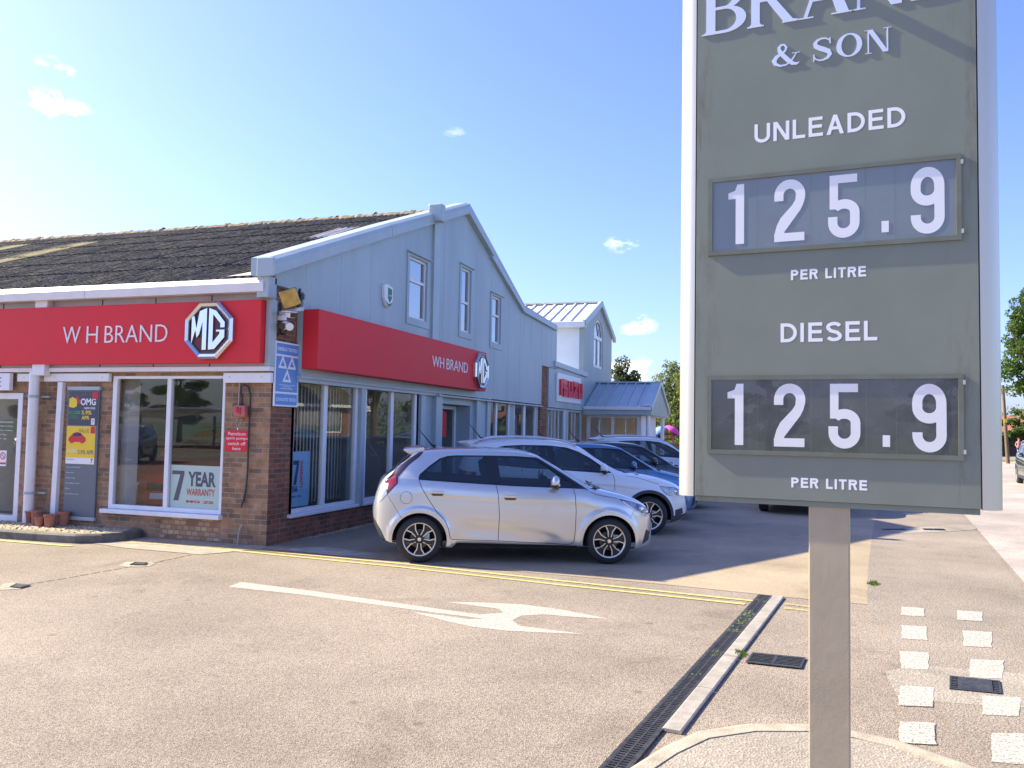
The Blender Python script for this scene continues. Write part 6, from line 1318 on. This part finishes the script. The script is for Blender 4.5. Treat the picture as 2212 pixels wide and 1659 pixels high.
mb = MB(); P_ = [(-.70, 1.525), (-.66, 1.54), (-.36, 1.583), (-.33, 1.53), (-.52, 1.45)]; vs = []; n = 5
for y, k in ((-.62, .6), (-.57, 1), (0, 1.1), (.57, 1), (.62, .6)): vs += [(-.33+(x+.33)*k, y, z) for x, z in P_]
mb.add(vs, [(l*n+i, l*n+(i+1) % n, (l+1)*n+(i+1) % n, (l+1)*n+i) for l in range(4) for i in range(n)]+[tuple(range(n))[::-1], tuple(4*n+i for i in range(n))]); o = lpart('spoiler', mb, M_['white_car'], suv, smooth=True); o.material_slots[0].link = 'OBJECT'; o.material_slots[0].material = M_['white_car']
mb = MB(); mb.tube([(-.24, 0, 1.58), (-.30, 0, 1.605), (-.52, 0, 1.86)], [.028, .012, .003], 8); lpart('antenna', mb, M_['black'], suv, smooth=True)
mb = MB(); mb.box(3.25, 3.365, -.34, .34, .56, .70); lpart('grille', mb, M_['glossblack'], suv, bev=.02)
mb = MB(); mb.box(3.355, 3.372, -.26, .26, .43, .53); lpart('number_plate', mb, M_['white'], suv)
place(suv, -2.25, 14.25, 21.5, 2.585, .87)
place(car0, -2.266, 10.941, 21.9, 2.50, .85)
def again(src, label, m, loc, group='cars parked outside the showroom', name=None):
    c = copy_tree(src); c['label'] = label; c['group'] = group; paint_sub(c, m)
    if len(loc) == 5: place(c, *loc)
    else: c.location = (loc[0], loc[1], loc[3] if len(loc) > 3 else 0); c.rotation_euler = (0, 0, math.radians(loc[2]))
    return c
again(car0, 'blue hatchback parked third in the row, behind the white SUV', M_['blue_car'], (-2.25, 16.85, 21.5, 2.52, .85))
again(car0, 'dark grey hatchback parked fourth in the row, beyond the blue one', M_['grey_car'], (-2.2, 19.3, 21.5, 2.52, .85))
c = again(suv, 'white SUV parked farthest in the row near the porch posts', M_['white_car'], (-1.95, 23.1, 21.5, 2.585, .87))
again(suv, 'dark car facing the camera behind the price sign, only its tyres showing', M_['navy_car'], (.27, 22.5, -90))
again(suv, 'dark car cut by the right edge, standing on the road', M_['grey_car'], (9.3, 36.6, -96), group='cars out on the road')
again(suv, 'dark red SUV on show inside the front window', M_['red_car'], (-10.42, 14.62, -80, .07), group='cars inside the showroom')
again(suv, 'dark blue car reflected in the left pane of the front window', M_['navy_car'], (-27.8, -9.0, 62), group='cars seen only in the glass')
again(suv, 'black car reflected beside the dark blue one in the front window', M_['grey_car'], (-31.6, -9.3, 60), group='cars seen only in the glass')
again(suv, 'silver car mirrored beyond the two dark cars in the front glass', M_['silver_paint'], (-36, -13, 75), group='cars seen only in the glass')
# ================================================================== planting and far things
def leaves(mb, c, r, n, s, seed, droop=0):
    R_ = random.Random(seed)
    for i in range(n):
        u = R_.uniform(-1, 1); a = R_.uniform(0, 2*PI); q = R_.uniform(.55, 1.08)**.8; w = math.sqrt(1-u*u)
        p = Vector((c[0]+r[0]*q*w*math.cos(a), c[1]+r[1]*q*w*math.sin(a), c[2]+r[2]*q*u))
        e1 = Vector((R_.gauss(0, 1), R_.gauss(0, 1), R_.gauss(0, 1)-droop)).normalized(); e2 = e1.orthogonal().normalized(); e2 = (e2*math.cos(a*3)+e1.cross(e2)*math.sin(a*3))
        L_ = s*R_.uniform(.6, 1.4)*(1+droop*.5); w_ = s*R_.uniform(.35, .6)
        mb.add([p-e1*L_*.5, p+e2*w_*.5, p+e1*L_*.5, p-e2*w_*.5], [(0, 1, 2, 3)])
def tree(name, label, x, y, h, blobs, leaf, n, s, trunk=.18, group=None, droop=0, seed=1, cat='tree'):
    """blobs: (dx, dy, z, rx, rz) clumps of the crown"""
    t = thing(name, label, cat, (x, y, 0), 0, group); R_ = random.Random(seed); tr = MB(); top = max(b[2] for b in blobs)
    tr.tube([(x, y, 0), (x+.05, y, h*.25), (x-.06, y+.05, h*.5), (x+.02, y, h*.8)], [trunk*1.3, trunk, trunk*.7, trunk*.25], 10)
    for b in blobs: tr.tube([(x, y, h*.2+R_.uniform(0, .2)*h), (x+b[0]*.5, y+b[1]*.5, b[2]*.8), (x+b[0], y+b[1], b[2])], [trunk*.5, trunk*.3, trunk*.08], 6)
    build('trunk', tr, M_['bark'], t, smooth=True)
    mb = MB(); vol = sum(b[3]**2*b[4] for b in blobs)
    for k, b in enumerate(blobs):
        m = int(n*b[3]**2*b[4]/vol); sub = 9
        for j in range(sub):
            a = R_.uniform(0, 2*PI); u = R_.uniform(-.8, .9); w = math.sqrt(1-u*u); f = .62
            c = (x+b[0]+b[3]*f*w*math.cos(a), y+b[1]+b[3]*f*w*math.sin(a), b[2]+b[4]*f*u); leaves(mb, c, (b[3]*.48, b[3]*.48, b[4]*(.42+droop*.2)), m//sub, s, seed*100+k*10+j, droop)
    build('crown', mb, M_[leaf], t, fixn=False); return t
def blobset(R, h0, h1, n, seed, taper=.5):
    R_ = random.Random(seed); o = []
    for i in range(n):
        t_ = (i+.5)/n; z = h0+(h1-h0)*t_; rad = R*(1-taper*abs(t_*2-.8)); a = i*2.4+R_.uniform(-.4, .4); d_ = rad*R_.uniform(.35, .65)
        o.append((d_*math.cos(a), d_*math.sin(a), z, rad*R_.uniform(.45, .6), (h1-h0)/n*R_.uniform(.9, 1.3)))
    return o
bush = 'trees beyond the showroom'
tree('conifer_tree', 'dark green conifer standing right behind the tower building', -9.1, 47.6, 6.2, [(0, 0, 5.4, .5, .7), (-.5, 0, 4.9, .6, .7), (.45, 0, 4.6, .65, .7), (0, 0, 4.2, .9, .8), (-.3, 0, 3.2, 1.1, 1.0), (.6, 0, 3.4, .75, .7), (.1, 0, 2.2, 1.2, 1.0)], 'leaf_dark', 9000, .16, group=bush, droop=.5, seed=3)
tree('willow_tree', 'pale green drooping willow between the porch and the price sign', -5.5, 46.4, 6.0, [(-.7, 0, 5.1, .6, .65), (.4, .2, 5.2, .8, .7), (-1.0, 0, 4.3, .7, .8), (0, 0, 4.2, 1.1, 1.0), (1.2, 0, 4.0, .9, 1.0), (-.6, 0, 3.0, 1.1, 1.1), (.9, 0, 2.9, 1.2, 1.2), (-.1, 0, 1.9, 1.3, 1.0), (1.5, 0, 1.8, 1.1, .9)], 'leaf_willow', 16000, .15, group=bush, droop=.8, seed=5)
tree('leafy_tree', 'dark leafy tree low behind the porch posts', -8.0, 50.5, 3.6, blobset(1.6, 1.0, 3.2, 6, 4), 'leaf_dark', 7000, .16, group=bush, seed=9)
tree('roadside_tree', 'tall bright green roadside tree cut by the right edge', 12.65, 51.4, 10, [(-.5, 0, 8.9, .9, .9), (.5, 0, 9.4, 1.0, .9), (-1.1, 0, 7.9, .9, .9), (.2, 0, 8.0, 1.2, 1.1), (-.7, 0, 6.7, 1.1, 1.0), (.6, 0, 6.4, 1.3, 1.1), (-.9, 0, 5.4, .9, .8), (.2, 0, 5.0, 1.2, 1.0), (-.5, 0, 4.1, .9, .8), (.8, 0, 3.9, .9, .8)], 'leaf', 20000, .17, trunk=.22, group='trees along the road', seed=11)
for i, (x, y, h, R_, lf, lab) in enumerate(((20.5, 88, 4.6, 2.4, 'leaf', 'round green tree beyond the walker at the right edge'), (24.5, 92, 5.6, 2.6, 'leaf_willow', 'pale tree far down the road, right of the walker'), (17.2, 92, 3.4, 2.0, 'leaf_dark', 'low dark tree directly behind the walker'))):
    tree('roadside_tree', lab, x, y, h, blobset(R_, h*.3, h*.92, 7, 30+i), lf, 6000, .22, group='trees along the road', seed=20+i)
mb = MB()
for i in range(40): x = -60+i*2.4; leaves(mb, (x, 150+rnd.uniform(-6, 6), 2.2+rnd.uniform(0, 1.6)), (2.6, 2.5, 3.4+rnd.uniform(0, 1.5)), 320, .55, 500+i)
for i in range(30): x = 40+i*2.6; leaves(mb, (x, 128+rnd.uniform(-6, 6), 2.4), (2.8, 2.5, 4.2), 320, .55, 600+i)
single('distant_woodland', 'low line of distant woodland closing the view behind everything', 'woodland', mb, M_['leaf'], (0, 150, 0), kind='stuff', fixn=False)
def hedge(name, lab, pts, h, w, leaf, n, s, grp=None):
    t = thing(name, lab, 'hedge', (*pts[0], 0), 0, grp); mb = MB(); core = MB()
    for a, b in zip(pts, pts[1:]):
        a = Vector((*a, 0)); b = Vector((*b, 0)); L_ = (b-a).length; k = max(1, int(L_/.6)); core.beam(a+Vector((0, 0, h*.42)), b+Vector((0, 0, h*.42)), w*.55, h*.8)
        for i in range(k): c = a.lerp(b, (i+.5)/k); leaves(mb, (c.x, c.y, h*.52), (.45, w*.5, h*.5), int(n*L_/k), s, hash((round(c.x, 2), round(c.y, 2))) % 99999)
    build('foliage', mb, M_[leaf], t, fixn=False); build('branches', core, M_['bark'], t); return t
hedge('clipped_hedge', 'sunlit hedge at the foot of the porch posts, right of the far SUV', [(-8.5, 40.5), (-2.2, 40.0)], 1.45, .9, 'leaf_willow', 420, .10)
hedge('clipped_hedge', 'dark hedge behind the play frame', [(-14, 52), (2, 51)], 2.4, 1.4, 'leaf_dark', 380, .16)
hedge('roadside_hedge', 'rough roadside hedge left of the walker', [(6, 64), (12.6, 78), (16.2, 88)], 1.8, 1.2, 'leaf_willow', 300, .18)
mb = MB()
for i in range(5200):
    x = rnd.uniform(-7.5, -2.2); y = rnd.uniform(35.2, 39.5); h = rnd.uniform(.05, .16); mb.add([(x-.02, y, 0), (x+.02, y, 0), (x+rnd.uniform(-.04, .04), y, h)], [(0, 1, 2)])
single('grass_verge', 'bright sunlit grass strip in front of the hedge by the porch', 'grass', mb, M_['grass'], (-5, 37, 0), kind='stuff', fixn=False)
hedge('roadside_hedge', 'leafy hedge behind the walker at the right edge', [(13.4, 81), (17.5, 86), (21, 92), (34, 112)], 2.3, 1.5, 'leaf', 300, .2)
# play frame with a pink and a blue canopy
t = thing('play_frame', 'brown wooden climbing frame glimpsed right of the porch posts', 'play frame', (-5.2, 42.4, 0))
wood = mat('play_wood', (.24, .11, .05), .8, var=.2, vs=6)
for x, y in ((-5.9, 42), (-4.7, 42), (-5.9, 43.2), (-4.7, 43.2)): build('post', MB().box(x-.05, x+.05, y-.05, y+.05, 0, 2.1), wood, t)
build('platform', MB().box(-5.95, -4.65, 41.95, 43.25, 1.05, 1.13), wood, t)
mb = MB()
for z in (.35, .6, .85, 1.35, 1.6): mb.box(-5.9, -4.7, 41.94, 41.98, z-.04, z+.04)
build('side_boards', mb, wood, t)
mb = MB(); mb.beam((-4.7, 42.6, 1.1), (-3.4, 42.6, .1), .5, .05); build('slide', mb, M_['yellow_poster'], t)
def canopy(name, lab, x, y, z, r, m, tilt):
    mb = MB(); prof = [(r*math.cos(a), r*.55*math.sin(a)) for a in [PI/2*k/6 for k in range(7)]]
    M3 = Matrix.Rotation(tilt, 3, 'Y'); mb.lathe(prof, lambda a, b, c: tuple(Vector((x, y, z))+M3 @ Vector((a, b*.8, c))), 10); mb.lathe([(q*.96, w*.96) for q, w in prof][::-1], lambda a, b, c: tuple(Vector((x, y, z))+M3 @ Vector((a, b*.8, c))), 10)
    mb.tube([(x, y, 0), (x, y, z)], .03, 6); single(name, lab, 'parasol', mb, m, (x, y, 0), smooth=True, fixn=False)
canopy('garden_parasol', 'tilted bright pink parasol over the wooden play frame', -5.45, 41.6, 1.75, .42, mat('pink_cloth', (.75, .08, .45), .7), .5)
canopy('garden_parasol', 'tilted pale blue parasol left of the pink one', -6.15, 41.4, 1.55, .62, mat('blue_cloth', (.22, .38, .80), .7), -.6)
# leaning pole and wire
t = thing('utility_pole', 'leaning wooden utility pole under the roadside tree', 'utility pole', (13.85, 62.5, 0))
build('pole', MB().tube([(13.85, 62.5, 0), (13.6, 62.5, 5.2)], [.12, .09], 12), M_['pole_wood'], t, smooth=True)
mb = MB(); mb.beam((13.1, 62.5, 4.9), (14.1, 62.5, 4.9), .09, .10); build('crossarm', mb, M_['pole_wood'], t)
build('notice_plate', MB().box(13.62, 13.80, 62.34, 62.38, 2.7, 2.95), M_['yellow_poster'], t)
build('wire', MB().tube([(13.6, 62.5, 5.1), (22, 60, 4.5), (34, 57, 5.3)], .02, 5), M_['black'], t)
# walker
def person(x, y, rz):
    t = thing('person', 'walker in a pink top and purple shorts on the far pavement', 'person', (x, y, 0), rz)
    J = {'pel': (0, 0, .92), 'wai': (0, .0, 1.06), 'che': (0, .01, 1.28), 'nec': (0, 0, 1.43), 'hea': (0, .02, 1.56), 'top': (0, .01, 1.66)}
    V = [(0, 0, .90), (0, 0, 1.08), (0, 0, 1.28), (0, 0, 1.42), (0, .02, 1.50), (0, .02, 1.60), (0, .01, 1.68)]; Rd = [.13, .11, .13, .065, .055, .088, .06]; E = [(i, i+1) for i in range(6)]
    def chain(root, P, R):
        k = root
        for p, r in zip(P, R): V.append(p); Rd.append(r); E.append((k, len(V)-1)); k = len(V)-1
    for s in (-1, 1):
        st = .22*s
        chain(0, [(s*.09, 0, .86), (s*.10, st*.5, .50), (s*.10, st*.9-(.10 if s < 0 else 0), .09), (s*.10, st*.9+.10, .04)], [.088, .058, .038, .03])
        chain(2, [(s*.17, 0, 1.36), (s*.22, -st*.4, 1.12), (s*.20, -st*.4+.16, .98), (s*.19, -st*.4+.22, .96)], [.05, .038, .028, .022])
        hand = len(V)-1
        for q in range(5): a = (q-2)*.012; chain(hand, [(V[hand][0]+a, V[hand][1]+.03, V[hand][2]-.01*abs(q-1)), (V[hand][0]+a*1.2, V[hand][1]+(.07 if q else .045), V[hand][2]-.03)], [.008, .007])
    def skin(nm, VV, EE, RR, m, par):
        me = bpy.data.meshes.new(nm); me.from_pydata(VV, EE, []); o = bpy.data.objects.new(nm, me); COL.objects.link(o); o.parent = par; me.materials.append(m)
        o.modifiers.new('skin', 'SKIN'); b = o.modifiers.new('sub', 'SUBSURF'); b.levels = 1; b.render_levels = 1
        sv = me.skin_vertices[0].data
        for i, r in enumerate(RR): sv[i].radius = (r, r)
        sv[0].use_root = True
        dg = bpy.context.evaluated_depsgraph_get(); nm_ = bpy.data.meshes.new_from_object(o.evaluated_get(dg)); o.modifiers.clear(); o.data = nm_; nm_.polygons.foreach_set('use_smooth', [True]*len(nm_.polygons)); return o
    bo = skin('body', V, E, Rd, mat('skin_tone', (.50, .28, .19), .55), t)
    skin('vest', [(0, 0, .98), (0, 0, 1.10), (0, 0, 1.28), (0, 0, 1.37)], [(0, 1), (1, 2), (2, 3)], [.135, .125, .145, .10], mat('pink_top', (.75, .10, .28), .8), bo)
    skin('shorts', [(0, 0, .94), (.09, .02, .84), (.10, .06, .66), (-.09, -.02, .84), (-.10, -.06, .66)], [(0, 1), (1, 2), (0, 3), (3, 4)], [.14, .10, .085, .10, .085], mat('purple_shorts', (.14, .06, .30), .8), bo)
    mb = MB(); mb.ellipsoid((0, -.015, 1.625), (.095, .10, .085), 14, 10); mb.ellipsoid((0, -.12, 1.58), (.035, .05, .08), 10, 6); build('hair', mb, mat('hair', (.10, .05, .02), .7), bo, local=True, smooth=True)
    mb = MB()
    for s in (-1, 1): mb.ellipsoid((s*.032, .098, 1.595), (.012, .008, .008), 8, 6)
    build('eyes', mb, M_['black'], bo, local=True, smooth=True)
    mb = MB(); mb.ellipsoid((0, .112, 1.57), (.012, .016, .02), 8, 6); build('nose', mb, bpy.data.materials['skin_tone'], bo, local=True, smooth=True)
    for s in (-1, 1): mb = MB(); mb.ellipsoid((s*.10, .20*s*.9+.04-(.10 if s < 0 else 0), .045), (.045, .13, .045), 10, 6); build('shoe', mb, M_['white'], bo, local=True, smooth=True)
person(17.85, 77.0, math.radians(195))
# houses: one far down the road, two across the road that show in the side windows
def bungalow(lab, x, y, rz, w=11, d=7, col='brick_dark', roofm='ridge', grp='houses across the road'):
    t = thing('bungalow', lab, 'house', (x, y, 0), rz, grp); t.scale = (1, 1, 1.3 if 'reflection' in lab else 1)
    L_ = lambda nm, mb, m, par=t, **k: build(nm, mb, m, par, local=True, **k)
    f = lambda a, b, c: (a, -d/2+.0-c, b)
    mb = MB(); mb.shape(shape2([rect(-w/2, w/2, 0, 2.5)], [rect(-w*.38, -w*.12, .9, 2.1), rect(-.5, .5, 0, 2.1), rect(w*.14, w*.4, .9, 2.1)]), f, -.2, 0); mb.box(-w/2, w/2, d/2-.2, d/2, 0, 2.5); mb.box(-w/2, -w/2+.2, -d/2+.201, d/2-.2, 0, 2.5); mb.box(w/2-.2, w/2, -d/2+.201, d/2-.2, 0, 2.5); L_('wall', mb, M_[col])
    mb = MB(); e = .45; mb.add([(-w/2-e, -d/2-e, 2.4), (w/2+e, -d/2-e, 2.4), (w/2+e, d/2+e, 2.4), (-w/2-e, d/2+e, 2.4), (-w/2+2.2, 0, 4.7), (w/2-2.2, 0, 4.7)], [(0, 1, 5, 4), (1, 2, 5), (2, 3, 4, 5), (3, 0, 4)]); rf_ = L_('roof', mb, M_[roofm], fixn=False)
    L_('chimney', MB().box(w*.15, w*.15+.6, -.3, .3, 4.0, 5.5), M_['brick_dark'], rf_)
    mb = MB(); mb.box(-w/2-e, w/2+e, -d/2-e-.05, -d/2-e, 2.32, 2.48); L_('fascia_board', mb, M_['upvc'], rf_)
    for a, b in ((-w*.38, -w*.12), (w*.14, w*.4)):
        m_ = (a+b)/2; mb = MB(); mb.shape(shape2([rect(a, b, .9, 2.1)], [rect(a+.07, m_-.04, .97, 2.03), rect(m_+.04, b-.07, .97, 2.03)]), f, -.12, -.04); wn = L_('window', mb, M_['upvc']); L_('pane', MB().shape(shape2([rect(a, b, .9, 2.1)]), f, None, -.09), M_['upper_glass'], wn, fixn=False)
        L_('curtain', MB().box(a+.1, m_-.5, -d/2+.25, -d/2+.3, 1.0, 2.0), M_['white'], wn); L_('curtain', MB().box(m_+.5, b-.1, -d/2+.25, -d/2+.3, 1.0, 2.0), M_['white'], wn)
    L_('door', MB().shape(shape2([rect(-.5, .5, 0, 2.1)]), f, -.12, -.06), M_['upvc']); return t
bungalow('far red-roofed house peeping over the trees at the right edge', 30.5, 136, math.radians(10), roofm='terracotta', grp='houses down the road')
bungalow('low bungalow with white windows, seen only as a reflection in the first side window', 22, 50, math.radians(-70), w=15, roofm='roof')
bungalow('red-brick bungalow beside it, seen only as a reflection in the second side window', 29, 62, math.radians(-70), w=17)
GT = ('behind the left end of the bungalows', 'beyond the first bungalow roof', 'between the two bungalows', 'far behind the second bungalow', 'past the red-brick bungalow gable', 'nearest the road junction', 'in the corner garden', 'closest to the forecourt')
for i, (x, y, h) in enumerate(((30, 46, 7), (36, 60, 8), (29, 64, 6.5), (34, 78, 8), (24, 84, 7), (25, 40, 6), (33, 34, 7), (31, 24, 6.5))):
    if i == 0: tb = tree('garden_tree', 'reflected garden tree '+GT[0], x, y, h, blobset(2.8, 1.6, h*.95, 8, 60), 'leaf', 7000, .24, group='garden trees across the road', seed=60)
    else: c = copy_tree(tb); c.location = (x, y, 0); c.rotation_euler.z = i*1.1; c.scale = (1, 1, h/7); c['label'] = 'reflected garden tree '+GT[i]
hedge('garden_hedge', 'garden hedge in front of the reflected bungalows', [(14.5, 34), (17, 50), (22.5, 66)], 1.3, .9, 'leaf', 160, .16)
# behind the camera: what the front windows mirror
for i, (x, y, h) in enumerate(((-50, -38, 1.0), (-43, -42, .8), (-37, -40, .62), (-31, -44, .7), (-25, -42, .55), (-18, -44, .7), (-10, -46, .8), (-57, -30, .9), (-62, -44, 1.2), (0, -46, .8), (10, -44, .9), (22, -40, 1.0))):
    c = copy_tree(tb); c.location = (x, y, 0); c.rotation_euler.z = i*1.7; c.scale = (1.1, 1.1, h); c['label'] = ('broad', 'tall', 'low', 'round', 'small', 'slim', 'leaning', 'dense', 'huge', 'young', 'sparse', 'wide')[i]+' tree behind the viewer, mirrored in the front window'; c['group'] = 'trees behind the viewer'
t = thing('canopy', 'white arched canopy mirrored in the front window glass', 'canopy', (-38, -28, 0))
mb = MB(); n = 16; vs = []
for i in range(n+1):
    a = i/n; x = -46+15*a; z = 2.15+.62*math.sin(PI*a)
    vs += [(x, -32, z), (x, -25, z), (x, -25, z-.12), (x, -32, z-.12)]
mb.add(vs, [(i*4+k, i*4+(k+1) % 4, (i+1)*4+(k+1) % 4, (i+1)*4+k) for i in range(n) for k in range(4)]); build('canopy_roof', mb, M_['white'], t, smooth=True)
for x in (-45, -38.5, -32): build('post', MB().tube([(x, -28, 0), (x, -28, 2.2)], .1, 10), M_['trim'], t, smooth=True)
for x, y in ((-30, -25), (-27.4, -25.5)):
    single('flag_pole', ('nearer' if x < -28 else 'farther')+' slim pole mirrored in the left pane of the front window', 'pole', MB().tube([(x, y, 0), (x, y, 9)], [.09, .05], 8), M_['plastic'], (x, y, 0), group='poles behind the viewer', smooth=True)
